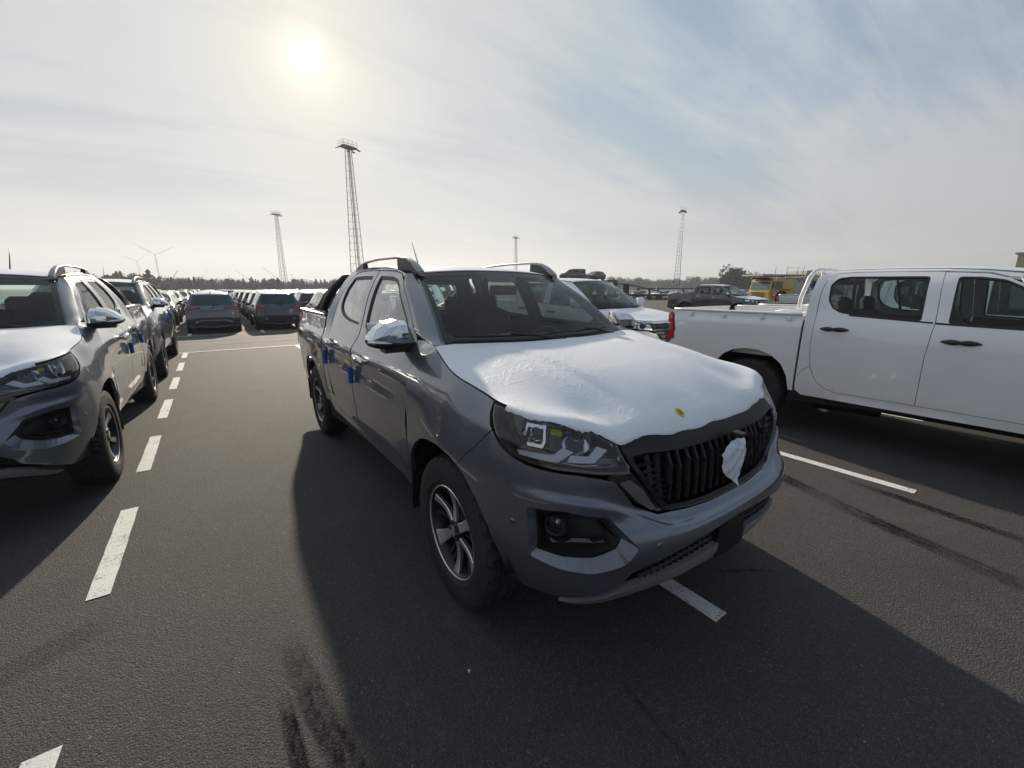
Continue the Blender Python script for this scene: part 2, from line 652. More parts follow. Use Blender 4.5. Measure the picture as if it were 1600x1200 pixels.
def film_mat(name, col):
    """white transport film: semi-gloss, covered in small bubbles, droplets and creases"""
    m, N = newmat(name)
    tc = N.add('ShaderNodeTexCoord').outputs['Object']
    b = N.add('ShaderNodeBsdfPrincipled')
    mott = N.noise(tc, 3.0, 5, .6)
    c = N.mix(N.maprange(mott, .3, .7), tuple(q * .93 for q in col), col)
    vo = N.add('ShaderNodeTexVoronoi', i_Scale=26.0, i_Vector=N.vmath('ADD', tc, N.vmath('SCALE', N.add('ShaderNodeTexNoise', i_Scale=14.0, i_Vector=tc).outputs[1], scale=.05)))
    speck = N.maprange(N.noise(tc, 75, 2, .5), .715, .74)
    c = N.mix(N.math('MULTIPLY', speck, .5), c, (.16, .17, .19, 1))
    N.put(b.inputs['Base Color'], c)
    N.put(b.inputs['Roughness'], N.maprange(mott, .3, .7, .40, .54))
    b.inputs['Specular IOR Level'].default_value = .55
    # bubbles + crumple in patches
    bub = N.noise(tc, 110, 2, .5)
    patch = N.maprange(N.noise(tc, 2.0, 3, .5), .35, .65, .12, 1.0)
    wr = N.noise(tc, 11, 5, .6, .8)
    ridge = N.math('POWER', N.math('SUBTRACT', 1.0, N.math('MULTIPLY', N.math('ABSOLUTE', N.math('SUBTRACT', wr, .5)), 9.0), clamp=True), 3.0)
    wp = N.maprange(N.noise(tc, 1.4, 3, .5), .44, .60, .0, 1.0)
    h = N.math('ADD', N.math('MULTIPLY', N.math('MULTIPLY', bub, patch), .0010), N.math('MULTIPLY', N.math('MULTIPLY', ridge, wp), .0011))
    h = N.math('ADD', h, N.math('MULTIPLY', N.noise(tc, 4, 2, .4), .0008))
    bn = N.add('ShaderNodeBump', i_Strength=1.0, i_Distance=1.0, i_Height=h)
    N.put(b.inputs['Normal'], bn.outputs[0])
    N.add('ShaderNodeOutputMaterial', i_0=b.outputs[0])
    return m


PAINT_GREY = paint('paint_slate_grey', (.125, .147, .182), .6, .32, .12)
PAINT_DGREY = paint('paint_dark_grey', (.05, .054, .062), .5, .36, .30)
PAINT_WHITE = paint('paint_white', (.86, .87, .885), .0, .35, .10, False)
PAINT_SILVER = paint('paint_silver', (.42, .44, .46), .7, .33, .22)
PAINT_BLUE = paint('paint_night_blue', (.035, .055, .10), .5, .34, .28)
PAINT_BLACK = paint('paint_black', (.013, .014, .016), .2, .35, .30)
PAINT_RED = paint('paint_red', (.26, .02, .02), .3, .35, .25)
PAINT_BEIGE = paint('paint_beige', (.30, .28, .24), .5, .35, .25)
FILM = film_mat('film_white', (.76, .79, .84))
PLASTIC = pbr('plastic_black', (.018, .019, .021), .42, vary=.2, rvar=.1, bump=(400, .0002))
PLASTIC_G = pbr('plastic_gloss_black', (.008, .008, .009), .10, coat=.6, dirt=.12)
PLASTIC_R = pbr('plastic_rough', (.030, .031, .033), .62, vary=.25, bump=(300, .0004))
RUBBER = pbr('rubber_tyre', (.014, .0135, .013), .80, vary=.35, vscale=9, dirt=.14, bump=(120, .0006))
SEAL = pbr('rubber_seal', (.010, .010, .011), .5)
DARK = pbr('underbody_black', (.008, .008, .009), .8, vary=.3)
CABIN = pbr('cabin_trim', (.065, .068, .072), .75, vary=.15, bump=(80, .0006))
CABIN_L = pbr('cabin_light_trim', (.33, .33, .32), .8, vary=.08)
SEATM = pbr('seat_cloth', (.085, .088, .092), .9, vary=.2, bump=(160, .0012))
PLASTW = pbr('plastic_seat_cover', (.55, .57, .58), .25, trans=.0)
CHROME = pbr('chrome', (.72, .73, .75), .09, 1.0, rvar=.04)
ALU = pbr('alloy_machined', (.78, .78, .77), .34, .85, dirt=.10, bump=(200, .0001))
ALU_D = pbr('alloy_dark', (.030, .031, .034), .35, .6, dirt=.3)
SATIN = pbr('satin_silver', (.27, .28, .29), .42, .8, coat=.2)
GREY_PL = pbr('grey_plastic', (.17, .18, .195), .38, .3, dirt=.15)
BLUE_FOAM = pbr('blue_foam', (.012, .085, .36), .75, vary=.15, bump=(90, .002))
RED_LENS = pbr('red_lens', (.60, .012, .012), .10, coat=1.0, emis=None)
DRED_LENS = pbr('dark_red_lens', (.11, .008, .01), .10, coat=1.0)
CLEAR_L = glassmat('lamp_lens', (.93, .94, .95), .9, .03)
GLASS = glassmat('car_glass', (.84, .92, .89), .95, .05, 1.45, .75)
WSGLASS = glassmat('windscreen_glass', (.82, .93, .91), .90, .085, 1.45, .62)
GRILLEM = pbr('grille_black', (.010, .010, .011), .48, spec=.35, vary=.2)
SKYSHEEN_GLASS = glassmat('sky_sheen_glass', (.82, .86, .83), .98, .55, 1.9, 1.9)  # near-side door glass: reflected bright sky put in as a pale diffuse veil
DGLASS = glassmat('privacy_glass', (.12, .14, .14), .95, .05)
LENSIN = pbr('lamp_reflector', (.80, .81, .83), .12, 1.0)
DRLM = pbr('light_guide', (.85, .88, .92), .35, coat=.3)
AMBER = pbr('amber_lamp', (.62, .62, .02), .3)
YELLOW_ST = pbr('sticker_yellow', (.72, .56, .02), .5)
BLACKPRINT = pbr('print_black', (.02, .02, .02), .6)
PAPER = pbr('paper', (.68, .68, .66), .8)
SKIDM = pbr('skid_grey', (.33, .335, .345), .42, .5, dirt=.2)
STEEL = pbr('galvanised_steel', (.20, .205, .21), .5, .5, vary=.2)

# ------------------------------------------------------------------ body surface of a pickup: s runs round the plan outline from the nose, z is height
def herm(xs, ys, x):
    xs = np.asarray(xs, float); ys = np.asarray(ys, float); x = np.clip(np.asarray(x, float), xs[0], xs[-1])
    d = np.diff(ys, axis=0) / np.diff(xs).reshape((-1,) + (1,) * (ys.ndim - 1))
    m = np.empty_like(ys); m[0] = d[0]; m[-1] = d[-1]
    h = np.diff(xs)
    for i in range(1, len(xs) - 1): m[i] = (d[i - 1] * h[i] + d[i] * h[i - 1]) / (h[i] + h[i - 1])
    i = np.clip(np.searchsorted(xs, x, side='right') - 1, 0, len(xs) - 2)
    H = h[i]; t = (x - xs[i]) / H
    if ys.ndim > 1: t = t[..., None]; H = H[..., None]
    return (2 * t**3 - 3 * t * t + 1) * ys[i] + (t**3 - 2 * t * t + t) * H * m[i] + (-2 * t**3 + 3 * t * t) * ys[i + 1] + (t**3 - t * t) * H * m[i + 1]


class Surf:
    def __init__(b, PL, FZ, FD, GY, GZ, GT, arches=(), flare=.02):
        b.PL = np.array(PL, float)
        b.seg = np.r_[0, np.cumsum(np.hypot(*np.diff(b.PL, axis=0).T))]
        b.FZ, b.FD, b.GY, b.GZ, b.GT = FZ, FD, np.array(GY, float), GZ, np.array(GT, float)
        b.arches, b.flare = arches, flare
        k = [i for i, p in enumerate(PL) if abs(p[1] - 1) < 1e-6][0]
        b.s0 = b.seg[k] - 1.0                      # s = y + s0 along the straight side

    def base(b, s):
        a = np.abs(s)
        P = herm(b.seg, b.PL, a)
        T = herm(b.seg, b.PL, np.minimum(a + .02, b.seg[-1])) - herm(b.seg, b.PL, np.maximum(a - .02, 0))
        T /= np.linalg.norm(T, axis=-1, keepdims=True)
        return P, np.stack([T[..., 1], -T[..., 0]], -1)

    def gX(b, y, z):
        y = np.asarray(y, float); z = np.asarray(z, float)
        cols = herm(b.GZ, b.GT.T, z)
        yy = np.clip(y, b.GY[0], b.GY[-1]); i = np.clip(np.searchsorted(b.GY, yy, side='right') - 1, 0, len(b.GY) - 2)
        t = (yy - b.GY[i]) / (b.GY[i + 1] - b.GY[i]); t = t * t * (3 - 2 * t)
        A = np.take_along_axis(cols, i[..., None], -1)[..., 0]; B = np.take_along_axis(cols, i[..., None] + 1, -1)[..., 0]
        g = A * (1 - t) + B * t
        for (ay, az, r) in b.arches:               # swollen wheel arches
            d = np.hypot(y - ay, (z - az))
            u = np.clip((r + .26 - d) / .26, 0, 1)
            g = g + b.flare * u * u * (3 - 2 * u)
        return g

    def S(b, s, z, off=0.0):
        s = np.asarray(s, float); z = np.asarray(z, float)
        P, N = b.base(s)
        wf = np.abs(N[..., 1]) * (P[..., 1] < 0)
        x = P[..., 0] + N[..., 0] * (b.gX(P[..., 1], z) + off)
        y = P[..., 1] + N[..., 1] * (herm(b.FZ, b.FD, z) * wf ** .5 + off)
        return np.stack([x * np.where(s < 0, -1, 1), y, z], -1)

    def side(b, sgn=1, off=0.0):
        """map (y, z) -> point on the side of the body"""
        return lambda y, z: b.S(sgn * (np.asarray(y) + b.s0), z, off)


def wheel_mesh_tyre(r=.388, rim=.235, w=.265, seg=90):
    """tyre with tread blocks; axis X, outer side at +w/2"""
    hw = w / 2
    prof = [(-hw * .80, rim - .004), (-hw * .98, rim + .03), (-hw, rim + .075), (-hw * .97, r - .05), (-hw * .90, r - .022),
            (-hw * .80, r - .006), (-hw * .52, r), (-hw * .50, r - .009), (-hw * .42, r - .009), (-hw * .40, r), (-hw * .06, r), (-hw * .04, r - .009), (hw * .04, r - .009), (hw * .06, r),
            (hw * .40, r), (hw * .42, r - .009), (hw * .50, r - .009), (hw * .52, r), (hw * .80, r - .006), (hw * .90, r - .022),
            (hw * .97, r - .05), (hw, rim + .075), (hw * .985, rim + .05), (hw * .98, rim + .03), (hw * .80, rim - .004)]
    def fn(k, j, h, rr):
        if rr > r - .03 and k % 3 == (0 if abs(h) > hw * .55 else 1) and rr > r - .008:
            rr -= .014
        if rr > r - .03 and abs(h) > hw * .86 and k % 6 < 3:
            h *= 1.03; rr -= .006
        return h, rr
    m = MB(); m.lathe(prof, seg, fn=fn, smooth=False)
    return m


def make_rim(parent, r=.245, spokes='twist', mats=None, nut=6):
    """alloy rim, outward side +X"""
    m = MB()
    # barrel
    m.lathe([(-.10, r), (-.09, r - .012), (.02, r - .03), (.07, r - .022), (.098, r - .010), (.108, r - .002), (.108, r + .004), (.098, r + .006)], 48)
    m.lathe([(-.05, .0), (-.05, r - .02)], 32)                     # brake backing
    m.lathe([(-.02, .0), (-.02, .15), (-.035, .155)], 32)          # disc
    rim = m.build('rim', [mats[1]], parent)
    lip = MB(); lip.lathe([(.106, r - .006), (.111, r - .002), (.111, r + .002), (.106, r + .005)], 64); lip.build('rim_lip', mats[0], rim)
    def spoke(a, w0, w1, bend, mat0, off=0.0, th=.02):
        s = MB()
        secs = []
        for i in range(7):
            t = i / 6
            rr = .042 + t * (r - .056)
            ww = (w0 + (w1 - w0) * t) * (1 - .25 * math.sin(PI * t))
            aa = a + bend * (math.sin(t * PI * .5) - .5) * .9
            x = .082 + .012 * t - .016 * math.sin(PI * t) + off
            c = Vector((x, rr * math.cos(aa), rr * math.sin(aa)))
            tn = Vector((0, -math.sin(aa), math.cos(aa)))
            secs.append([c - tn * ww / 2 + Vector((-.0015, 0, 0)), c - tn * ww * .40 + Vector((.0015, 0, 0)), c + tn * ww * .40 + Vector((.0015, 0, 0)), c + tn * ww / 2 + Vector((-.0015, 0, 0)),
                         c + tn * ww * .45 + Vector((-th, 0, 0)), c - tn * ww * .45 + Vector((-th, 0, 0))])
        s.loft(secs, smooth=False)
        o = s.build('spoke', mat0, rim)
        return o
    if spokes == 'twist':
        for k, (deg, w0, w1, bn) in enumerate([(36, .050, .092, .0), (216, .050, .092, .0), (98, .034, .050, -.10), (278, .034, .050, -.10), (146, .034, .052, .22), (326, .034, .052, .22)]):
            spoke(R(deg), w0, w1, bn, mats[0])
        for deg in (62, 75, 242, 255, 122, 302, 180, 0):
            spoke(R(deg), .022, .030, 0, mats[1], off=-.022)
    else:
        for k in range(spokes):
            a = 2 * PI * k / spokes
            spoke(a - .10, .026, .038, .12, mats[0]); spoke(a + .10, .026, .038, -.12, mats[0])
    h = MB(); h.lathe([(.070, .058), (.084, .052), (.088, .030), (.088, 0)], 24)
    for k in range(nut):
        a = 2 * PI * k / nut
        h.lathe([(.070, .012), (.092, .011), (.094, 0)], 6, Matrix.Translation((0, .043 * math.cos(a), .043 * math.sin(a))))
    h.build('hub_cap', mats[1], rim)
    c = MB(); c.prism([(-.016, .028), (.016, .034), (.020, -.012), (0, -.038), (-.018, -.012)], .088, .094); c.build('hub_badge', mats[0], rim)
    return rim


TYRE_ME = {}


def wheel(parent, x, y, z, sgn, key='lt', r=.388, rimr=.235, w=.262, mats=None, spokes='twist', steer=0.0):
    e = empty('wheel', (x, y, z)); e.parent = parent
    e.rotation_euler = (0, 0, (0 if sgn > 0 else PI) + steer)
    k = ('tyre', key)
    if k not in TYRE_ME:
        TYRE_ME[k] = wheel_mesh_tyre(r, rimr, w).mesh('tyre', RUBBER)
        t = bpy.data.objects.new('tyre', TYRE_ME[k]); link(t, e)
        rm = make_rim(e, rimr + .004, spokes, mats or (ALU, ALU_D))
        rm.location.x = w / 2 - .125
        TYRE_ME[('rim', key)] = rm
    else:
        t = bpy.data.objects.new('tyre', TYRE_ME[k]); link(t, e)
        copy_tree(TYRE_ME[('rim', key)], e)
    return e


def seat_geo(m, x, y, z, w=.50, rear=False):
    T = Matrix.Translation((x, y, z))
    m.box((0, 0, .12), (w, .50, .16), T, .05)
    rr = Matrix.Rotation(R(-14), 4, 'X')
    m.box((0, .28, .44), (w * .94, .14, .62), T, .06, rot=rr)
    return m


def headrest_geo(m, x, y, z, w=.27):
    m.box((x, y, z), (w, .11, .19), None, .045, rot=Matrix.Rotation(R(-12), 4, 'X'))
    for s in (-1, 1): m.tube([(x + s * .06, y - .01, z - .17), (x + s * .06, y, z - .05)], .007, 6)
    return m

# ------------------------------------------------------------------ the slate grey pickup
LT = Surf(
    PL=[(0, -.93), (.2, -.925), (.4, -.905), (.6, -.86), (.74, -.80), (.84, -.70), (.905, -.57), (.94, -.42), (.955, -.2), (.96, 0), (.96, .5), (.96, 1), (.96, 2), (.96, 3.2), (.955, 3.7), (.935, 4.1), (.90, 4.36)],
    FZ=[.22, .30, .38, .45, .55, .64, .69, .74, .85, .95, 1.0, 1.05, 1.15, 1.3],
    FD=[-.14, -.09, -.03, 0, .0, .012, 0, -.04, -.045, -.06, -.10, -.14, -.22, -.4],
    GY=[-.6, -.33, 0, .4, .7, 1.05, 1.6, 2.4, 2.64, 4.4],
    GZ=[.25, .45, .52, .65, .80, .95, 1.08, 1.13, 1.20, 1.28, 1.32, 1.72, 1.77, 1.80],
    GT=[[-.10, -.04, -.03, -.02, -.01, -.02, -.05, -.075, -.12, -.18, -.22, -.4, -.45, -.5],
        [-.08, -.04, -.03, -.012, -.004, -.012, -.045, -.07, -.115, -.17, -.21, -.4, -.45, -.5],
        [-.06, -.045, -.035, -.01, .004, .0, -.015, -.03, -.07, -.14, -.17, -.35, -.4, -.45],
        [-.06, -.045, -.035, -.018, -.006, -.001, -.008, -.018, -.058, -.13, -.16, -.34, -.38, -.43],
        [-.06, -.045, -.038, -.02, -.008, -.003, -.006, -.012, -.05, -.10, -.12, -.315, -.36, -.42],
        [-.06, -.045, -.04, -.02, -.008, -.003, -.006, -.012, -.05, -.09, -.105, -.30, -.345, -.40],
        [-.06, -.045, -.04, -.02, -.008, -.003, -.006, -.012, -.05, -.087, -.10, -.285, -.325, -.38],
        [-.06, -.045, -.04, -.02, -.008, -.001, -.004, -.010, -.045, -.085, -.10, -.285, -.325, -.38],
        [-.06, -.045, -.04, -.02, -.008, -.001, -.004, -.010, -.040, -.062, -.07, -.285, -.325, -.38],
        [-.06, -.045, -.04, -.02, -.008, -.001, -.004, -.010, -.035, -.055, -.06, -.285, -.325, -.38]],
    arches=((0.03, .40, .42), (3.20, .42, .42)), flare=.016)
S0 = LT.s0
HOOD_EDGE = [(0, 1.03), (.33, 1.036), (.50, 1.046), (.595, 1.035), (.64, 1.05), (.69, 1.078), (.77, 1.098), (.87, 1.112), (1.05, 1.128), (1.164, 1.137), (1.294, 1.147), (1.48, 1.182), (1.683, 1.217), (1.80, 1.246), (1.894, 1.272), (1.97, 1.29)]
_he = np.array(HOOD_EDGE)
_hb = LT.S(np.linspace(0, 1.97, 160), np.interp(np.linspace(0, 1.97, 160), _he[:, 0], _he[:, 1]))     # boundary in 3D, centre -> rear corner
_hx, _hy, _hz = _hb.T
def _tps_fit(C, Z, lam=2.5e-3):
    n = len(C)
    d = np.linalg.norm(C[:, None] - C[None], axis=-1)
    K = np.where(d > 0, d * d * np.log(np.maximum(d, 1e-9)), 0) + np.eye(n) * lam
    P = np.c_[np.ones(n), C]
    A = np.block([[K, P], [P.T, np.zeros((3, 3))]])
    return np.linalg.solve(A, np.r_[Z, 0, 0, 0])


def make_hood(hb, kf, centre, mid, dome=.010, xd=(.36, .16), rolld=.020):
    """smooth bonnet surface through its shut line hb and height controls (x, y, z)"""
    hx, hy, hz = hb.T
    def roll(x, y):
        v = y - np.interp(np.abs(x), hx[:kf], hy[:kf])
        u = np.clip(1 - v / .06, 0, 1.3)
        return rolld * u ** 2.2 * np.clip((.90 - np.abs(x)) / .2, 0, 1)
    ctl = [(hx[i], hy[i], hz[i]) for i in range(0, 160, 8)] + [(hx[-1], hy[-1], hz[-1])]
    for y_, z_ in centre: ctl.append((0, y_, z_)); ctl.append((.32, y_ + .02, z_ - .002))
    for y_, z_ in mid: ctl.append((.62, y_, z_))
    C = np.array(ctl + [(-c[0], c[1], c[2]) for c in ctl if c[0] > 1e-6])
    W = _tps_fit(C[:, :2], C[:, 2] + roll(C[:, 0], C[:, 1]))
    y0, y1 = hy[0], hy[-1]
    def fn(x, y):
        x = np.asarray(x, float); y = np.asarray(y, float)
        Q = np.stack([x, y], -1)
        d = np.linalg.norm(Q[..., None, :] - C[:, :2], axis=-1)
        K = np.where(d > 0, d * d * np.log(np.maximum(d, 1e-9)), 0)
        Z = K @ W[:-3] + W[-3] + x * W[-2] + y * W[-1] - roll(x, y)
        ax = np.abs(x)
        cx = xd[0] + xd[1] * (y - y0) / (y1 - y0)
        q = np.clip((cx + .035 - ax) / .07, 0, 1); q = q * q * (3 - 2 * q)
        fade = np.clip((y - y0 - .08) / .35, 0, 1) * np.clip((y1 - .07 - y) / .3, 0, 1)
        return np.stack([x, y, Z + dome * q * fade], -1)
    return fn


hood_fn = make_hood(_hb, 101, ((.30, 1.292), (.22, 1.290), (0, 1.274), (-.25, 1.238), (-.45, 1.196), (-.6, 1.150), (-.70, 1.112), (-.78, 1.076)),
                    ((.36, 1.296), (.2, 1.286), (0, 1.264), (-.25, 1.218), (-.45, 1.160), (-.60, 1.100)))


ARCH_F = [(-.445, .30), (-.455, .44), (-.43, .58), (-.375, .69), (-.29, .775), (-.18, .83), (-.04, .858), (.10, .858), (.24, .83), (.35, .765), (.43, .67), (.475, .55), (.485, .42), (.46, .30)]
ARCH_R = [(3.18 + .02 + a * 1.02, b * 1.02) for a, b in ARCH_F]
WS_B = lambda x: (.255 + .15 * (np.abs(x) / .745) ** 2.0, 1.287 + .010 * (np.abs(x) / .745) ** 2)
WS_T = lambda x: (.965 + .085 * (np.abs(x) / .62) ** 2, 1.722 - .026 * (np.abs(x) / .62) ** 2)


def ws_fn(u, v):
    """u -1..1 across, v 0..1 up the windscreen"""
    u = np.asarray(u, float); v = np.asarray(v, float)
    xb, xt = .745 * u, .62 * u
    yb, zb = WS_B(xb); yt, zt = WS_T(xt)
    x = xb * (1 - v) + xt * v
    y = yb * (1 - v) + yt * v - .030 * np.sin(PI * np.clip(v, 0, 1)) * .6
    z = zb * (1 - v) + zt * v + .030 * np.sin(PI * np.clip(v, 0, 1)) * .8
    return np.stack([x, y, z], -1)


ROOF_E = [(1.05, 1.695, .617), (1.25, 1.728, .638), (1.5, 1.748, .652), (1.9, 1.762, .660), (2.3, 1.758, .658), (2.52, 1.742, .650), (2.62, 1.715, .640)]


def roof_fn(x, y):
    e = np.array(ROOF_E)
    x = np.asarray(x, float); y = np.asarray(y, float)
    w = np.clip(np.abs(x) / .64, 0, 1.1)
    yy = np.clip(y + .085 * (1 - w ** 2) * np.clip((1.6 - y) / .6, 0, 1), 1.05, 2.62)
    ze = herm(e[:, 0], e[:, 1], yy)
    Z = ze + .030 * (1 - w ** 2.6)
    Z = Z - .03 * np.clip((y - 2.45) / .17, 0, 1) ** 2
    return np.stack([x, y, Z], -1)


def black_ring(fn, outer, inner, parent, name='window_seal', off=.0015, mat=None, step=.06):
    return panel(name, fn, outer, mat or SEAL, parent, holes=[inner], step=step, off=off, flange=.01)


def build_landtrek(film=True, foam_mat=None, PAINT=None, detail=True, bonnet_film_mat=None):
    PAINT = PAINT or PAINT_GREY
    root = empty('pickup_truck', (0, 0, 0))
    S = LT.S
    mats_w = (ALU, ALU_D)
    # ---- inner shell (what is seen through shut lines)
    sh = MB()
    for sg in (1, -1):
        f = lambda s, z: S(sg * s, z, -.022)
        A = [(a + S0, b) for a, b in ARCH_F]; B = [(a + S0, b) for a, b in ARCH_R]
        out = [(1.14, .40)] + A + [(2.2, .47)] + B + [(5.4, .45), (5.92, .45), (5.92, 1.30), (4.2, 1.30), (S0 + 2.5, 1.29), (1.97, 1.27), (1.68, 1.18), (1.42, 1.10), (1.36, .92), (1.2, .85), (1.14, .6)]
        panel('', f, out, None, mb=sh, step=.12, flange=0)
    shell = sh.build('inner_body', DARK, root)
    # ---- underbody
    ub = MB()
    ub.box((0, 1.6, .50), (1.50, 4.2, .22)); ub.box((0, -.55, .50), (1.30, .45, .25)); ub.box((0, 3.6, .62), (1.3, 1.4, .2))
    for sx in (-.45, .45): ub.box((sx, 1.8, .36), (.10, 4.6, .12))
    for yy in (0, 3.18): ub.tube([(-.72, yy, .38), (.72, yy, .38)], .06, 10)
    ub.tube([(0, 0.3, .40), (0, 3.1, .38)], .045, 8)
    ub.tube([(.35, 1.6, .30), (.38, 2.6, .28), (.40, 4.25, .33)], .04, 8)
    ub.box((0, .3, .75), (1.1, .9, .5)); ub.box((0, -.45, .75), (1.0, .3, .5))
    for sy in (0.02, 3.2):
        for sg in (-1, 1):
            arc = [(sy - .49 * math.cos(a), .42 + .50 * math.sin(a)) for a in [PI * k / 12 for k in range(13)]]
            secs = [[(sg * .45, a, b), (sg * .905, a, b)] for a, b in arc]
            ub.loft([[p for p in s_] for s_ in secs], cap=False, close=False)
            ub.box((sg * .45, sy, .65), (.02, .96, .55))
    ub.build('underbody', DARK, root)

    # ---- front bumper: painted skin with openings
    LOWER_G = [(.115, .618), (.33, .60), (.47, .575), (.57, .545), (.60, .505), (.545, .478), (.42, .49), (.115, .515)]
    FOG = [(.995, .780), (.86, .795), (.70, .765), (.655, .70), (.675, .665), (.77, .622), (.90, .600), (1.0, .592), (1.015, .68)]
    GR_B = [(.0, .722), (.16, .722), (.30, .728), (.41, .738)]
    MARK = [(.70, .925), (.56, .795), (.455, .742), (.425, .742), (.545, .88), (.597, .935)]
    for_bumper_half = [(0, .722), (.16, .722), (.30, .728), (.41, .736), (.462, .738), (.57, .79), (.665, .905), (.72, .922), (.81, .937), (.94, .943), (1.04, .948), (1.114, .964), (1.176, .990), (1.225, 1.028), (1.242, 1.04),
                       (1.30, .985), (1.39, .90), (1.465, .825), (1.40, .79), (1.315, .72), (1.245, .62), (1.205, .50), (1.195, .36), (1.12, .345), (1.0, .36), (.88, .40), (.76, .455), (.66, .50), (.625, .545), (.58, .575), (.47, .60), (.33, .625), (.12, .640), (0, .642)]
    full = for_bumper_half + [(-a, b) for a, b in for_bumper_half[::-1]]
    full = [p for i, p in enumerate(full) if i == 0 or math.hypot(p[0] - full[i - 1][0], p[1] - full[i - 1][1]) > 1e-4]
    if math.hypot(full[0][0] - full[-1][0], full[0][1] - full[-1][1]) < 1e-4: full.pop()
    FO = [(1.022, .788), (.86, .804), (.69, .775), (.608, .66), (.662, .600), (.78, .562), (.90, .560), (1.035, .575)]
    FI = [(.998, .778), (.86, .794), (.705, .766), (.660, .69), (.690, .655), (.785, .618), (.90, .600), (1.012, .598)]
    fogr = rc(FO, .02)
    fogi = rc(FI, .02)
    CZA, CZZ = np.array([0, .25, .38, .44, .50, .58, .66, .74, .86, 1.03, 1.2]), np.array([.694, .695, .700, .706, .728, .770, .808, .832, .848, .850, .840])

    def bump_fn(s, z):
        """fascia relief: ledge under the lamps running into the ridge under the grille"""
        s = np.asarray(s, float); z = np.asarray(z, float)
        a = np.abs(s)
        o = np.zeros_like(a + z)
        cz = herm(CZA, CZZ, a)
        wd = np.interp(a, [0, .45, .66, .9, 1.2], [.012, .014, .034, .045, .05])
        w = np.clip((cz - z) / wd + .5, 0, 1); w = w * w * (3 - 2 * w)
        fall = np.clip((1.18 - a) / .3, 0, 1)
        o += np.interp(a, [0, .35, .5, .8, 1.18], [.024, .027, .027, .020, .0]) * w
        o += -.045 * np.clip((.60 - z) / .25, 0, 1) ** 1.4
        return S(s, z, o)

    ca = np.array([.0, .2, .40, .44, .47, .50, .54, .58, .62, .66, .70, .76, .86, .95, 1.03, 1.12])
    cz_ = herm(CZA, CZZ, ca)
    wd_ = np.interp(ca, [0, .45, .66, .9, 1.2], [.012, .014, .034, .045, .05])
    CRL = []
    for k_ in (-.5, 0, .5):
        L_ = list(zip(ca, cz_ + wd_ * k_))
        CRL.append([(-a_, b_) for a_, b_ in L_[:0:-1]] + L_)
    bumper = panel('front_bumper', bump_fn, full, PAINT, root, holes=[fogr, mir(fogr)], step=.024, gap=.002, flange=.02, fnh=.006, lines=CRL)
    # plate boss / chin / skid strip / lower grille
    lg_fn = lambda s, z: S(s, z, -.035)
    m = MB()
    low = [(.0, .64)] + [(.12, .638), (.33, .623), (.47, .598), (.58, .572), (.625, .545), (.66, .50), (.62, .46), (.5, .44), (0, .44)]
    low = low + [(-a, b) for a, b in low[::-1]][1:-1]
    panel('', lambda s, z: S(s, z, -.05), low, None, mb=m, step=.06, flange=0)
    lgo = m.build('lower_grille', GRILLEM, bumper)
    for k, zz in enumerate((.61, .578, .546)):
        for sg in (1, -1):
            bars = MB()
            a0, a1 = .125, .56 - k * .005 - (.61 - zz) * .3 + .04
            pts = np.linspace(a0, a1, 12)
            ztop = np.interp(pts, [.12, .33, .6], [zz, zz - .012, zz - .050])
            secs = []
            for a_, z_ in zip(pts, ztop):
                p0 = S(np.array([sg * a_]), np.array([z_ + .006]), -.02)[0]; p1 = S(np.array([sg * a_]), np.array([z_ - .006]), -.012)[0]
                p2 = S(np.array([sg * a_]), np.array([z_ - .008]), -.045)[0]; p3 = S(np.array([sg * a_]), np.array([z_ + .008]), -.045)[0]
                secs.append([tuple(p0), tuple(p1), tuple(p2), tuple(p3)])
            bars.loft(secs, smooth=False)
            for a_ in np.linspace(.16, .54, 12):
                z_ = float(np.interp(a_, [.12, .33, .6], [zz, zz - .012, zz - .050]))
                p = S(np.array([sg * a_]), np.array([z_ - .016]), -.028)[0]
                bars.box(tuple(p), (.010, .03, .022))
            bars.build('grille_bar', GRILLEM, lgo, fixn=True)
    plate = MB()
    pl = rc([(-.118, .615), (.108, .615), (.112, .45), (.09, .432), (-.10, .432), (-.122, .45)], .008)
    panel('', lambda s, z: S(s, z, .004), pl, None, mb=plate, step=.08, flange=.05)
    plate.build('number_plate_mount', GRILLEM, bumper)
    for sg in (1, -1):
        sk = [(.118, .522), (.42, .497), (.545, .486), (.60, .478), (.70, .440), (.83, .375), (.93, .345), (.86, .338), (.70, .385), (.57, .425), (.118, .452)]
        sk = [(sg * a, b) for a, b in sk]
        if sg < 0: sk = sk[::-1]
        def skf(s, z):
            return S(s, z, .012 - .05 * np.clip((.53 - z) / .2, 0, 1) ** 1.3)
        panel('skid_trim', skf, sk, SKIDM, bumper, step=.04, flange=.03)
    # fog lamp pockets
    for sg in (1, -1):
        F = [(sg * a_, b_) for a_, b_ in fogi]
        pocket_c = (.85 * sg, .69)
        def at(s_, z_, o_): 
            return bump_fn(np.array([sg * s_]), np.array([z_]))[0] + (S(np.array([sg * s_]), np.array([z_]), o_)[0] - S(np.array([sg * s_]), np.array([z_]), 0)[0])
        def ring(mb, A_, oa, B_, ob, sub=4):
            for i in range(len(A_)):
                j = (i + 1) % len(A_)
                for k in range(sub):
                    t0, t1 = k / sub, (k + 1) / sub
                    q4 = []
                    for P_, o_, t in ((A_, oa, t0), (A_, oa, t1), (B_, ob, t1), (B_, ob, t0)):
                        q4.append(tuple(at(P_[i][0] * (1 - t) + P_[j][0] * t, P_[i][1] * (1 - t) + P_[j][1] * t, o_)))
                    mb.add(q4, [(0, 1, 2, 3)])
        def sub_(poly, f): 
            c_ = (.86, .69)
            return [(c_[0] + (a_ - c_[0]) * f, c_[1] + (b_ - c_[1]) * f) for a_, b_ in poly]
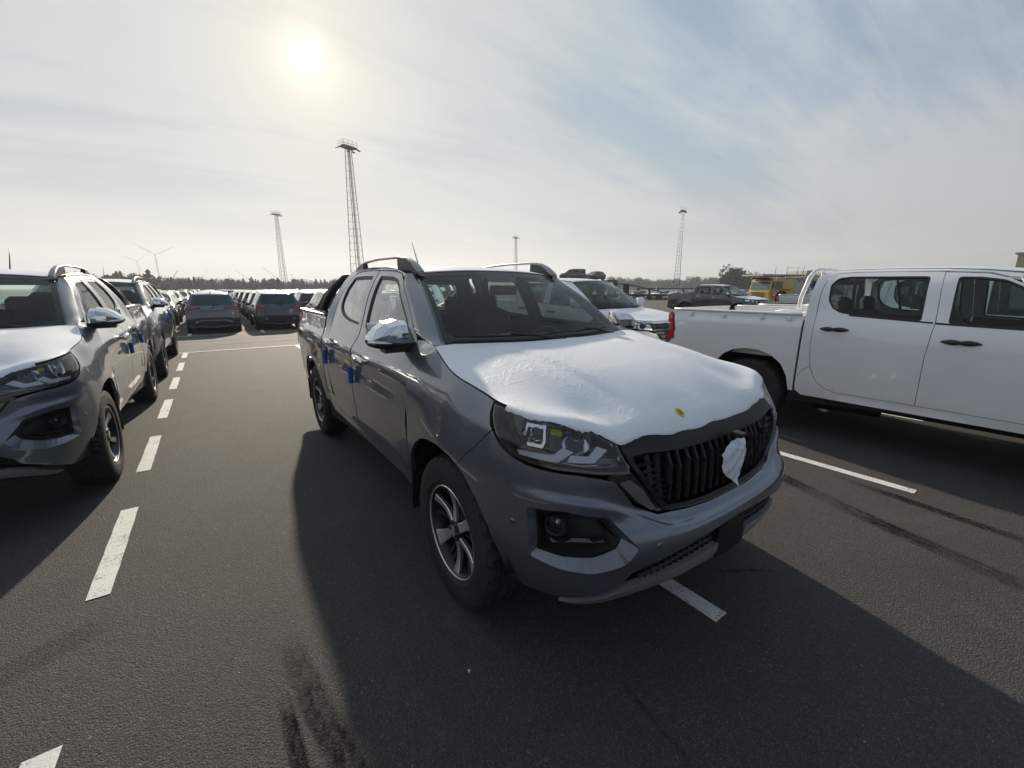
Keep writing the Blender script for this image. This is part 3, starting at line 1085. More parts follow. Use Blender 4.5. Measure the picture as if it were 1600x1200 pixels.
        b = MB(); ring(b, FO, 0, FI, -.034); ring(b, FO, 0.0, sub_(FO, 1.02), -.01); b.build('fog_lamp_surround', PAINT, bumper, fixn=True)
        C1 = inset(FI, .010); C2 = inset(FI, .028)
        b = MB(); ring(b, sub_(FI, 1.01), -.036, FI, -.030); ring(b, FI, -.030, C1, -.028); ring(b, C1, -.028, C2, -.085)
        fp = b.build('fog_lamp_bezel', GRILLEM, bumper, fixn=True)
        def pfn(s, z, sg=sg):
            return bump_fn(s, z) + (S(s, z, -.085 + .03 * np.clip((np.abs(s) - .90) / .1, 0, 1)) - S(s, z, 0))
        panel('fog_lamp_pocket', pfn, [(sg * a_, b_) for a_, b_ in inset(FI, .024)], GRILLEM, fp, step=.04, flange=0)
        # ledge inside the pocket, with the gloss insert
        fl_c = S(np.array([sg * .925]), np.array([.712]), -.060)[0]
        base, N = LT.base(np.array([sg * .922])); nx, ny = N[0][0] * sg, N[0][1]
        ang = math.atan2(ny, nx)
        Rm = Matrix.Translation(tuple(fl_c)) @ Matrix.Rotation(ang, 4, 'Z') @ Matrix.Rotation(R(0), 4, 'Y')
        b = MB(); b.lathe([(-.03, .046), (.030, .042), (.033, .039), (.028, .036), (-.004, .033)], 28, Rm); fo = b.build('fog_lamp', PLASTIC, fp)
        b = MB(); b.lathe([(-.016, 0), (-.012, .018), (-.004, .032), (.010, .034)], 24, Rm)
        b.lathe([(.004, 0), (.002, .010), (-.012, .012)], 12, Rm); b.build('lamp_reflector', LENSIN, fo)
        b = MB(); b.lathe([(.014, 0), (.012, .02), (.010, .034)], 24, Rm); b.build('lamp_glass', CLEAR_L, fo)
        b = MB()
        P0 = pfn(np.array([sg * .98, sg * .88, sg * .80, sg * .74]), np.array([.632, .645, .655, .662]))
        ins = []
        for p in P0: ins.append(Vector(p))
        b.loft([[p + Vector((0, -.012, .012)), p + Vector((0, -.030, .004)), p + Vector((0, -.018, -.03)), p + Vector((0, .02, -.03))] for p in ins], smooth=False)
        b.build('pocket_trim', PLASTIC_G, fp, fixn=True)
    # parking sensors
    for a in (.52, .63 * 1.75):
        for sg in (1, -1):
            zz = .655 if a < .6 else .70
            p = bump_fn(np.array([sg * a]), np.array([zz]))[0]; _, N = LT.base(np.array([sg * a]))
            Rm = Matrix.Translation(tuple(p)) @ Matrix.Rotation(math.atan2(N[0][1], N[0][0] * sg), 4, 'Z')
            b = MB(); b.lathe([(-.004, .012), (.0015, .012), (.0015, 0)], 18, Rm); b.build('parking_sensor', PAINT, bumper)

    # ---- gloss black trim and slim lens under each headlamp
    for sg in (1, -1):
        M_ = MARK if sg > 0 else mir(MARK)
        mk = panel('lamp_trim', lambda s, z: S(s, z, -.006), M_, PLASTIC_G, root, step=.03, gap=.001, flange=.02)
        ln = [(.645, .895), (.56, .808), (.487, .757), (.462, .757), (.545, .862), (.60, .902)]
        ln = rc(ln if sg > 0 else mir(ln), .008)
        panel('side_lamp', lambda s, z: S(s, z, -.002), ln, GREY_PL, mk, step=.03, flange=.006)

    # ---- grille
    GRI = [(0, .724), (.16, .724), (.30, .730), (.41, .740), (.43, .745), (.54, .88), (.592, .955), (.603, 1.0), (.598, 1.03), (.50, 1.043), (.33, 1.034), (0, 1.028)]
    GRF = GRI + [(-a, b) for a, b in GRI[::-1]][1:-1]
    INN = [(0, .742), (.16, .742), (.29, .747), (.40, .758), (.52, .892), (.563, .948), (.572, .985), (.50, .988), (.33, .977), (0, .973)]
    INF = INN + [(-a, b) for a, b in INN[::-1]][1:-1]
    def gr_fn(s, z):
        # the top bar juts forward as a bevelled moulding
        o = .014 * np.clip((z - .965) / .01, 0, 1) * (1 - np.clip((z - .985) / .018, 0, 1)) + .0 * z
        return S(s, z, o)
    grille = panel('grille', gr_fn, GRF, GRILLEM, root, holes=[INF], step=.03, gap=.002, flange=.03)
    gb = MB(); panel('', lambda s, z: S(s, z, -.075), inset(INF, -.006), None, mb=gb, step=.1, flange=0); gb.build('grille_back', DARK, grille)
    tr = MB()
    pts = [(-.40, .742), (-.28, .7315), (-.14, .7255), (0, .7255), (.14, .7255), (.28, .7315), (.40, .742)]
    tr.tube([tuple(S(np.array([a]), np.array([b]), .002)[0]) for a, b in pts], .004, 6); tr.build('grille_lower_trim', PLASTIC_G, grille)
    # vertical slats, staggered in three tiers as in the photograph
    def slat(a0, z0, z1, w, dep, mat, lean=0.0):
        sl = MB()
        c = S(np.array([a0]), np.array([(z0 + z1) / 2]), 0)[0]
        _, N = LT.base(np.array([a0])); n = Vector((N[0][0] * (1 if a0 >= 0 else -1), N[0][1], 0)); t = Vector((-n.y, n.x, 0))
        secs = []
        for z_ in (z0, z1):
            p = Vector(S(np.array([a0 + lean * (z_ - z0)]), np.array([z_]), 0)[0])
            secs.append([p - t * w / 2 - n * .05, p - t * w / 2 - n * (.012 - dep), p - t * w * .32 - n * (.004 - dep), p + t * w * .32 - n * (.004 - dep), p + t * w / 2 - n * (.012 - dep), p + t * w / 2 - n * .05])
        sl.loft(secs, smooth=False)
        sl.build('slat', mat, grille, fixn=True)
    cols = [i * .0545 for i in range(-9, 10)]
    for i, a0 in enumerate(cols):
        zb = float(np.interp(abs(a0), [0, .29, .40, .50], [.748, .753, .765, .87])) ; zt = .978
        mid1 = zb + (zt - zb) * (.40 + .07 * ((i * 7) % 3 - 1)); mid2 = zb + (zt - zb) * (.72 + .05 * ((i * 5) % 3 - 1))
        sgl = 1 if a0 >= 0 else -1
        if abs(a0) > .42:
            slat(a0, zb, zt, .030, -.004, GRILLEM, 0)
            continue
        slat(a0, zb, mid1, .020, -.006, GRILLEM, 0)
        slat(a0 + sgl * .012, mid1 - .012, mid2, .026, .000, GRILLEM, 0)
        slat(a0 - sgl * .004, mid2 - .008, zt, .019, -.010, GRILLEM, 0)
    for sg in (1, -1):                                   # short horizontal teeth along the outer edges of the grille
        for k in range(8):
            zz = .785 + k * .026
            a1 = float(np.interp(zz, [.762, .895, .955, 1.0], [.40, .52, .565, .575])) - .006
            tt = MB()
            p = [S(np.array([sg * a]), np.array([z_]), o)[0] for a, z_, o in ((a1, zz, -.010), (a1 - .075, zz - .002, -.016), (a1 - .075, zz - .012, -.05), (a1, zz - .012, -.05), (a1, zz + .006, -.02), (a1 - .075, zz + .003, -.028))]
            tt.add([tuple(q) for q in p], [(0, 1, 5, 4), (0, 3, 2, 1), (4, 5, 2, 3), (0, 4, 3), (1, 2, 5)])
            tt.build('grille_tooth', GRILLEM, grille, fixn=True)
    # badge under torn white film
    em = MB()
    sh_ = [(-.012, .952), (.05, .958), (.112, .956), (.114, .90), (.122, .885), (.110, .84), (.095, .80), (.072, .775), (.052, .762), (.045, .733), (.032, .752), (.0, .775), (-.04, .80), (-.068, .825), (-.083, .86), (-.073, .888), (-.080, .905), (-.055, .938)]
    def emf(s, z):
        q = .012 + .014 * np.clip(1 - ((s - .02) / .10) ** 2, 0, 1) + .0015 * np.sin(s * 150 + z * 60) + .0022 * np.sin(z * 90 - s * 60) + .003 * np.exp(-((z - .925 + s * .3) / .006) ** 2)
        return S(s, z, q)
    panel('', emf, [(a, b) for a, b in sh_], None, mb=em, step=.008, flange=0, fnh=.003)
    em.build('badge_wrap', FILM, grille)
    b = MB(); b.box((.012, -.905, .985), (.040, .05, .022), None, .004); b.build('camera_housing', PLASTIC, grille)

    # ---- headlamps
    HL = [(1.29, 1.138), (1.27, 1.09), (1.225, 1.035), (1.176, .998), (1.114, .971), (1.04, .955), (.94, .949), (.81, .944), (.70, .931), (.602, .922), (.592, .95), (.605, .99), (.606, 1.036), (.64, 1.045), (.69, 1.072), (.77, 1.092), (.87, 1.105), (.95, 1.112), (1.05, 1.120), (1.164, 1.129)]
    for sg in (1, -1):
        H = HL if sg > 0 else mir(HL)
        def q(s, z, o, sg=sg): return Vector(S(np.array([sg * s]), np.array([z]), o)[0])
        hs = panel('headlamp', lambda s, z: S(s, z, -.075 + .05 * 0), [(a_, b_ - .032 * min(1, max(0, (b_ - .95) / .06))) for a_, b_ in inset(H, .008)], PLASTIC_G, root, step=.05, flange=-.035)
        bz = panel('lamp_bezel', lambda s, z: S(s, z, -.004), H, PLASTIC_G, hs, holes=[inset(H, .012)], step=.04, gap=.002, flange=.02)
        panel('lamp_lens', lambda s, z: S(s, z, .0), inset(H, .003), CLEAR_L, hs, step=.035, gap=.002, flange=0)
        # inner shelf
        b = MB(); panel('', lambda s, z: S(s, z, -.05), [(sg * a, c) for a, c in [(.62, .935), (1.0, .958), (1.12, .985), (1.10, 1.0), (.62, .965)]], None, mb=b, step=.05, flange=.0); b.build('lamp_shelf', GREY_PL, hs)
        # square projector module: three-sided chrome frame with a lens
        cx, cz = 1.025, 1.055
        b = MB()
        fr = [(cx + .058, cz + .036), (cx - .055, cz + .036), (cx - .060, cz - .022), (cx - .045, cz - .046), (cx + .045, cz - .046), (cx + .060, cz - .02)]
        fi = inset([(sg * a, c) for a, c in fr], .013)
        panel('', lambda s, z: S(s, z, -.030), [(sg * a, c) for a, c in fr], None, mb=b, holes=[fi], step=.02, flange=.04)
        b.loft([[q(cx + .085, cz + .050, -.035), q(cx + .070, cz + .040, -.020), q(cx + .062, cz + .048, -.03)], [q(cx + .075, cz + .0, -.028), q(cx + .055, cz + .0, -.016), q(cx + .058, cz + .01, -.03)], [q(cx + .045, cz - .052, -.04), q(cx + .04, cz - .045, -.02), q(cx + .03, cz - .04, -.04)]], smooth=False)
        b.build('projector_frame', LENSIN, hs, fixn=True)
        _, N = LT.base(np.array([sg * cx])); an = math.atan2(N[0][1], N[0][0] * sg)
        Rm = Matrix.Translation(q(cx, cz - .004, -.055)) @ Matrix.Rotation(an, 4, 'Z')
        b = MB(); b.lathe([(-.01, .040), (.008, .036), (.020, .024), (.025, 0)], 24, Rm); b.build('projector_glass', DGLASS, hs)
        b = MB(); b.lathe([(-.02, 0), (-.012, .03), (.0, .042)], 20, Rm); b.build('projector_bowl', LENSIN, hs)
        # round reflector bowl towards the grille and the amber bulb cover
        Rm2 = Matrix.Translation(q(.80, 1.035, -.055)) @ Matrix.Rotation(math.atan2(LT.base(np.array([sg * .8]))[1][0][1], LT.base(np.array([sg * .8]))[1][0][0] * sg), 4, 'Z')
        b = MB(); b.lathe([(-.03, .008), (-.028, .02), (-.012, .042), (.012, .056)], 28, Rm2); b.build('reflector_bowl', LENSIN, hs)
        b = MB(); b.lathe([(-.02, .010), (.0, .010), (.006, 0)], 12, Rm2); b.build('bulb', CLEAR_L, hs)
        b = MB(); b.box(q(.915, 1.062, -.055), (.05, .022, .03), None, .008, rot=Matrix.Rotation(an, 4, 'Z') @ Matrix.Rotation(R(90), 4, 'Z')); b.build('bulb_cover', AMBER, hs)
        # light guides: two tick-shaped blades
        for L in ([(1.098, .992), (1.085, .976), (.90, .972), (.822, 1.010), (.868, 1.024), (.918, .998), (1.02, .994)], [(.835, 1.000), (.86, .976), (.735, .972), (.655, 1.006), (.695, 1.022), (.752, .994)]):
            L = [(sg * a, c) for a, c in L]
            if sg < 0: L = L[::-1]
            def lf(s, z, sg=sg):
                return S(s, z, -.012)
            panel('light_guide', lf, L, DRLM, hs, step=.03, flange=.02)
        b = MB(); b.tube([q(.60 + .06, .955, -.03), q(.66, .955, -.03), q(.80, .958, -.03), q(.97, .966, -.035)], .003, 6)
        b.tube([q(.612, .99, -.02), q(.628, .962, -.02)], .004, 6); b.tube([q(.632, 1.03, -.02), q(.622, 1.005, -.02)], .004, 6)
        b.build('lamp_chrome_strip', LENSIN, hs)

    # ---- front fenders
    def fender_fn(s, z, sg=1):
        """front fender and front door: hollow under the shoulder with a soft crease"""
        a = np.abs(s); z = np.asarray(z, float)
        return S(s, z, 0)
    hood_line = [(S0 - .325, 1.147), (1.48, 1.182), (1.683, 1.217), (1.80, 1.246), (1.894, 1.272), (1.97, 1.29)]
    DOOR_F = [(.46, 1.17), (.452, 1.05), (.462, .85), (.50, .66)]
    for sg in (1, -1):
        af = [(a + S0, b) for a, b in ARCH_F if a > -.28 and b >= .5][::1]
        fen = [(1.294, 1.145), (1.288, 1.10), (1.262, 1.055), (1.242, 1.042), (1.30, .985), (1.39, .90), (1.465, .825)]
        up = [(a + S0, b) for a, b in [(-.10, .848), (.02, .862), (.14, .855), (.24, .83), (.35, .765), (.43, .67), (.475, .55), (.483, .50)]]
        dl = [(S0 + .50, .50), (S0 + .495, .66), (S0 + .462, .85), (S0 + .452, 1.05), (S0 + .462, 1.17), (S0 + .50, 1.235), (S0 + .56, 1.31)]
        top = [(S0 + .44, 1.318), (1.99, 1.30), (1.894, 1.272), (1.80, 1.246), (1.683, 1.217), (1.48, 1.182)]
        poly = fen + up + dl + top
        poly = poly if sg < 0 else poly
        P_ = [(sg * a, b) for a, b in poly]
        fe = panel('fender', S, P_, PAINT, root, step=.035, gap=.002, flange=.02)
        # arch liner lip
    # ---- side: doors, sill, cab frame
    for sg in (1, -1):
        f = LT.side(sg)
        Sd = lambda pts: pts
        FD = [(.463, .50), (.455, .66), (.462, .85), (.452, 1.05), (.462, 1.17), (.50, 1.238), (.575, 1.325), (.66, 1.385), (.85, 1.535), (1.03, 1.655), (1.13, 1.70), (1.28, 1.722), (1.50, 1.732), (1.625, 1.736),
              (1.555, 1.36), (1.555, 1.25), (1.60, 1.16), (1.61, 1.0), (1.595, .50)]
        FD = [(a + (.035 if i < 3 else 0), b) for i, (a, b) in enumerate(FD)]
        FW = [(.655, 1.325), (.745, 1.40), (.90, 1.518), (1.04, 1.618), (1.13, 1.662), (1.26, 1.684), (1.525, 1.695), (1.475, 1.318), (1.2, 1.312), (.70, 1.305)]
        RD = [(1.61, .50), (1.625, 1.0), (1.615, 1.16), (1.57, 1.25), (1.57, 1.36), (1.64, 1.737), (1.80, 1.742), (2.10, 1.742), (2.24, 1.732), (2.33, 1.68), (2.40, 1.58), (2.455, 1.45), (2.47, 1.33), (2.43, 1.15), (2.44, .90), (2.42, .78), (2.36, .66), (2.27, .56), (2.20, .50)]
        RW = [(1.70, 1.698), (1.95, 1.704), (2.22, 1.700), (2.295, 1.60), (2.325, 1.50), (2.315, 1.44), (2.25, 1.395), (2.12, 1.358), (1.95, 1.335), (1.64, 1.322)]
        for nm, OUT, WIN in (('front_door', FD, FW), ('rear_door', RD, RW)):
            W_ = rc(WIN, .02)
            def door_fn(y, z, nm=nm):
                y = np.asarray(y, float); z = np.asarray(z, float)
                # scalloped lower panel: crease rising to the rear
                o = np.zeros_like(y + z)
                o += -.010 * np.exp(-((z - (.98 + .02 * y)) / .07) ** 2)
                o += .006 * np.exp(-((z - .58) / .05) ** 2)
                return LT.S(sg * (y + S0), z, o)
            d = panel(nm, door_fn, OUT, PAINT, root, holes=[W_], step=.045, gap=.002, flange=.03)
            black_ring(f, inset(W_, -.001), inset(W_, .020), d, off=-.006, step=.05)
            panel('door_glass', lambda y, z: LT.S(sg * (y + S0), z, -.014), inset(W_, .010), SKYSHEEN_GLASS if sg < 0 else GLASS, d, step=.07, flange=0)
            # inner trim below the window so the cabin side reads solid
            lowp = [(p[0], min(p[1], 1.30)) for p in OUT if p[1] < 1.32]
            b = MB()
            ymin, ymax = (.60, 1.55) if nm == 'front_door' else (1.62, 2.38)
            panel('', lambda y, z: LT.S(sg * (y + S0), z, -.07), [(ymin, .55), (ymax, .55), (ymax, 1.29), (ymin, 1.29)], None, mb=b, step=.1, flange=-.05); b.build('door_trim', CABIN, d)
            # chrome handle
            hy, hz = (1.30, 1.105) if nm == 'front_door' else (2.24, 1.135)
            b = MB()
            secs = []
            for t in np.linspace(-1, 1, 9):
                yy = hy + t * .125
                o = .050 * math.cos(t * 1.1) + .012
                p = Vector(f(np.array([yy]), np.array([hz + .010 * (1 - t * t) + t * .006]))[0])
                hgt = (.031 - .007 * t) if abs(t) < .8 else .023
                secs.append([p + Vector((sg * (o - .012), 0, hgt)), p + Vector((sg * o, 0, hgt * .5)), p + Vector((sg * (o + .003), 0, -hgt * .4)), p + Vector((sg * (o - .004), 0, -hgt)), p + Vector((sg * (o - .016), 0, -hgt * .8))])
            b.loft(secs)
            cup = f(np.array([hy - .03]), np.array([hz - .005]))[0]
            for t in (-1, 1):
                p = Vector(f(np.array([hy + t * .118]), np.array([hz]))[0]); b.box(p + Vector((sg * .008, 0, 0)), (.03, .03, .024), None, .006)
            b.build('door_handle', CHROME, d, fixn=True)
            panel('handle_recess', lambda y, z: LT.S(sg * (y + S0), z, .0015), rc([(hy - .09, hz - .03), (hy + .08, hz - .03), (hy + .09, hz + .025), (hy - .08, hz + .025)], .02), PLASTIC, d, step=.03, flange=0)
            # blue foam edge protector
            by, bz = (1.535, .955) if nm == 'front_door' else (2.385, .985)
            b = MB()
            p = Vector(f(np.array([by]), np.array([bz]))[0])
            xm = sg * max(abs(float(f(np.array([by]), np.array([zq]))[0][0])) for zq in (bz - .06, bz, bz + .06))
            secs = []
            for i in range(15):
                zz = bz - .062 + i * .124 / 14
                rr = .026 - (.003 if i % 2 else 0)
                c = Vector((xm + sg * .022, p.y, zz))
                secs.append([c + Vector((sg * rr * .8 * math.cos(t), rr * math.sin(t), 0)) for t in np.linspace(0, 2 * PI, 13)[:-1]])
            b.loft(secs, smooth=False)
            b.build('foam_edge_guard', BLUE_FOAM, d)
        # sill under doors
        panel('sill', f, [(.50, .50), (.505, .462), (.55, .44), (2.50, .44), (2.62, .50), (2.66, .56), (2.60, .62), (2.44, .62), (2.35, .60), (2.26, .53), (2.21, .497), (1.5, .497)], PAINT, root, step=.06, gap=.0, flange=.04)
        # cab rear quarter between door and bed, roof side frame
        Q = [(2.475, 1.33), (2.46, 1.45), (2.405, 1.585), (2.335, 1.685), (2.245, 1.736), (2.10, 1.746), (1.64, 1.741), (1.50, 1.736), (1.28, 1.726), (1.13, 1.704), (1.06, 1.676), (1.06, 1.700), (1.30, 1.742), (1.6, 1.755), (1.9, 1.765), (2.3, 1.762), (2.47, 1.75), (2.53, 1.68), (2.57, 1.5), (2.60, 1.33), (2.615, 1.15), (2.62, .62), (2.60, .625), (2.445, .625), (2.425, .66), (2.44, .78), (2.445, .90), (2.434, 1.15)]
        panel('cab_side_frame', f, Q, PAINT, root, step=.05, gap=.001, flange=.02)
        # A pillar: strip from windscreen edge to the door shut line
        wsv = np.linspace(-.05, 1, 15)
        E0 = ws_fn(np.full(15, sg * .985), wsv)
        dl = np.array([(.36, 1.290), (.575, 1.327), (.66, 1.388), (.85, 1.538), (1.03, 1.658), (1.06, 1.70)])
        tt = np.linspace(0, 1, 15)
        dz = np.interp(tt, [0, .09, .24, .62, .95, 1], dl[:, 1]); dy = np.interp(tt, [0, .09, .24, .62, .95, 1], dl[:, 0])
        E1 = f(dy, dz)
        secs = []
        for a_, b_ in zip(E0, E1):
            a_ = Vector(a_); b_ = Vector(b_)
            mid = (a_ + b_) / 2
            outw = Vector((sg * .75, -.45, .35)).normalized()
            secs.append([a_ + Vector((0, .01, -.012)), a_, a_ * .75 + b_ * .25 + outw * .006, mid + outw * .009, a_ * .25 + b_ * .75 + outw * .006, b_, b_ - Vector((sg * .02, 0, .0))])
        b = MB(); b.loft(secs, close=False, cap=False); b.build('windscreen_pillar', PAINT, root)
        b = MB(); b.loft([[Vector(a_) + Vector((-sg * .01, .03, -.01)), Vector(a_) + Vector((-sg * .05, .05, -.02)), Vector(b_) + Vector((-sg * .05, .04, 0)), Vector(b_) + Vector((-sg * .02, .0, 0))] for a_, b_ in zip(E0, E1)], smooth=True); b.build('pillar_trim', CABIN, root, fixn=True)
        Fp = [Vector(ws_fn(np.array([sg * .985]), np.array([v_]))[0]) for v_ in (-.10, .06, .16)] + [Vector(f(np.array([y_]), np.array([z_]))[0]) for y_, z_ in ((.62, 1.350), (.50, 1.318), (.36, 1.285))]
        b = MB(); b.add([p_ - Vector((sg * .010, -.006, .008)) for p_ in Fp], [(0, 1, 4, 5), (1, 2, 3, 4)]); b.build('pillar_foot', PAINT, root, fixn=True)
        # B pillar seen through the glass
        b = MB()
        for yy0, yy1 in ((1.47, 1.66),):
            secs = []
            for zz in np.linspace(1.25, 1.70, 5):
                yb = np.interp(zz, [1.25, 1.70], [1.52, 1.60])
                p = Vector(f(np.array([yb]), np.array([zz]))[0])
                secs.append([p + Vector((-sg * .02, -.06, 0)), p + Vector((-sg * .02, .07, 0)), p + Vector((-sg * .07, .06, 0)), p + Vector((-sg * .07, -.05, 0))])
            b.loft(secs)
        b.build('pillar_trim', CABIN, root, fixn=True)
        # bed side
        ar = [(a, b_) for a, b_ in ARCH_R]
        BS = [(2.645, .60)] + [(a, b_) for a, b_ in ar if b_ > .36][0:0] + [(2.68, .56)] + [p for p in ar if p[1] > .5 and p[1] < 2] + [(3.70, .50), (4.30, .52), (4.36, .60), (4.36, 1.0), (4.34, 1.34), (4.2, 1.352), (3.0, 1.342), (2.645, 1.335)]
        ARR = [(2.745, .50)] + [p for p in ar if p[1] > .5] + [(3.69, .48)]
        BS = [(2.645, .50)] + ARR + [(4.32, .52), (4.37, .62), (4.37, 1.0), (4.35, 1.345), (3.4, 1.352), (2.645, 1.342)]
        def bed_fn(y, z):
            y = np.asarray(y, float); z = np.asarray(z, float)
            o = -.012 * np.exp(-((z - 1.10) / .035) ** 2) * np.clip((3.6 - y) / .3, 0, 1) * np.clip((y - 2.9) / .2, 0, 1)
            o = o - .012 * np.exp(-((z - 1.22) / .02) ** 2) * np.clip((3.55 - y) / .1, 0, 1) * np.clip((y - 2.85) / .1, 0, 1)
            return LT.S(sg * (y + S0), z, o)
        bs = panel('bed_side', bed_fn, BS, PAINT, root, step=.04, gap=.003, flange=.03)
        # arch lips (black inner edge)
        # bed rail cap and inner wall
        b = MB()
        secs = []
        for yy in np.linspace(2.66, 4.34, 10):
            p = Vector(f(np.array([yy]), np.array([1.335]))[0])
            secs.append([p + Vector((sg * .004, 0, 0)), p + Vector((sg * .001, 0, .024)), p + Vector((-sg * .07, 0, .026)), p + Vector((-sg * .075, 0, -.02))])
        b.loft(secs, smooth=False); b.build('bed_rail', PLASTIC, bs, fixn=True)
        b = MB(); b.box((sg * .80, 3.5, 1.05), (.03, 1.70, .60)); b.build('bed_inner_wall', PAINT, bs)
        # tail lamp
        panel('tail_lamp', lambda y, z: LT.S(sg * (y + S0), z, .006), rc([(4.22, .92), (4.365, .90), (4.36, 1.27), (4.24, 1.27), (4.26, 1.1)], .02), RED_LENS, root, step=.05, flange=.03)
    b = MB(); b.box((0, 3.5, .80), (1.62, 1.72, .05)); b.box((0, 2.67, 1.05), (1.62, .03, .56)); b.build('bed_floor', PAINT_DGREY, root)
    tg = MB(); tg.box((0, 4.37, 1.03), (1.50, .07, .62), None, .03); tg.box((0, 4.41, 1.16), (.36, .03, .09), None, .01); tg.build('tailgate', PAINT, root)
    rb = MB(); rb.box((0, 4.44, .60), (1.72, .16, .18), None, .04); rb.box((0, 4.46, .70), (1.1, .16, .04), None, .01); rb.build('rear_bumper', SATIN, root)
    # cab rear wall and window
    b = MB()
    secs = []
    cab = [(2.50, 1.735), (2.56, 1.60), (2.60, 1.33), (2.62, 1.0), (2.62, .6)]
    wl = [(-.63, .64), (-.68, .70), (-.79, .80), (-.86, .86), (-.86, .86)]
    for (yy, zz), hw in zip(cab, (.62, .68, .80, .90, .90)):
        secs.append([(-hw, yy, zz), (-hw * .5, yy + .015, zz), (-hw * .49, yy + .015, zz), (hw * .49, yy + .015, zz), (hw * .5, yy + .015, zz), (hw, yy, zz)])
    V = [p for s_ in secs for p in s_]
    fs = []
    for i in range(len(secs) - 1):
        for k in range(5):
            if i in (0, 1) and k in (2,): pass
            fs.append((i * 6 + k, i * 6 + k + 1, i * 6 + 7 + k, i * 6 + 6 + k))
    def rear_fn(x, z):
        x = np.asarray(x, float); z = np.asarray(z, float)
        return np.stack([x, np.interp(z, [.6, 1.0, 1.33, 1.60, 1.735], [2.62, 2.62, 2.60, 2.56, 2.50]) + .03 * (1 - (x / .8) ** 2), z], -1)
    RWIN = rc([(-.56, 1.34), (.56, 1.34), (.50, 1.66), (-.50, 1.66)], .05)
    rw = panel('cab_rear_panel', rear_fn, [(-.88, .62), (.88, .62), (.88, 1.25), (.82, 1.33), (.70, 1.60), (.63, 1.72), (-.63, 1.72), (-.70, 1.60), (-.82, 1.33), (-.88, 1.25)], PAINT, root, holes=[RWIN], step=.08, cen=np.array([0, 1.5, 1.2]))
    panel('rear_window', rear_fn, RWIN, GLASS, rw, step=.1, flange=0, cen=np.array([0, 1.5, 1.2]))
    b = MB(); panel('', lambda x, z: rear_fn(x, z) - np.array([0, .03, 0]), [(-.86, .62), (.86, .62), (.80, 1.33), (.62, 1.70), (-.62, 1.70), (-.80, 1.33)], None, mb=b, holes=[inset(RWIN, .02)], step=.15, flange=0, cen=np.array([0, 1.5, 1.2])); b.build('rear_trim', CABIN, rw)

    # ---- hood
    bd = [(float(x), float(y)) for x, y, z in _hb[::4]] + [(float(_hx[-1]), float(_hy[-1]))]
    rear = [(x, float(WS_B(np.array(x))[0]) - .035) for x in (.70, .55, .35, .15)]
    half = bd + rear
    hoodp = half + [(-a, b) for a, b in half[::-1]]
    hoodp = [p for i, p in enumerate(hoodp) if math.hypot(p[0] - hoodp[i - 1][0], p[1] - hoodp[i - 1][1]) > .003]
    hood = panel('hood', hood_fn, hoodp, PAINT, root, step=.03, gap=.002, flange=.03, off=-.005 if film else 0, fnh=.006)
    # cowl below the windscreen
    cw = MB()
    xs = np.linspace(-.78, .78, 15)
    secs = []
    for x in xs:
        yb, zb = WS_B(np.array(x))
        secs.append([(x, yb - .05, zb - .022), (x, yb - .01, zb - .016), (x, yb + .03, zb - .002), (x, yb + .03, zb - .06), (x, yb - .05, zb - .06)])
    cw.loft(secs, smooth=False); cw.build('cowl', PLASTIC_R, root, fixn=True)
    if film:
        # transport film on the bonnet, torn along its lower edge
        fm = MB()
        def tornz(s):
            return 0
        fi = inset(hoodp, .003)
        panel('', lambda x, y: hood_fn(x, y), fi, None, mb=fm, step=.024, off=.003, flange=0, fnh=.006)
        # overhang: ragged band hanging below the hood lip
        rg = random.Random(3)
        sarr = np.arange(-1.20, .8401, .012)
        low = []
        base_low = [(0, .009), (.10, .009), (.28, .011), (.33, .016), (.40, .008), (.47, .008), (.53, .009), (.58, .014), (.603, .018), (.63, .012), (.66, .008), (.70, .006), (.76, .010), (.84, .006), (.90, .003), (.97, .006), (1.03, .012), (1.10, .010), (1.2, .014), (1.26, .008)]
        bl = np.array(base_low)
        lv = []
        for s_ in sarr:
            a = abs(s_)
            zt = float(np.interp(a, _he[:, 0], _he[:, 1])) + .002
            d = float(np.interp(a, bl[:, 0], bl[:, 1])) if s_ < 0 else float(np.interp(a, bl[:, 0], bl[:, 1])) * (.35 if .5 < a < .7 else 1.0)
            d = max(.002, d + rg.gauss(0, .0011 if a > .44 else .0004) + (.004 if rg.random() < .06 and a > .5 else 0) + .0025 * math.sin(s_ * 23 + 1) * (a > .62) + .002 * math.sin(s_ * 31) * (a < .5))
            lv.append((s_, zt, d))
        V, F, NN = [], [], []
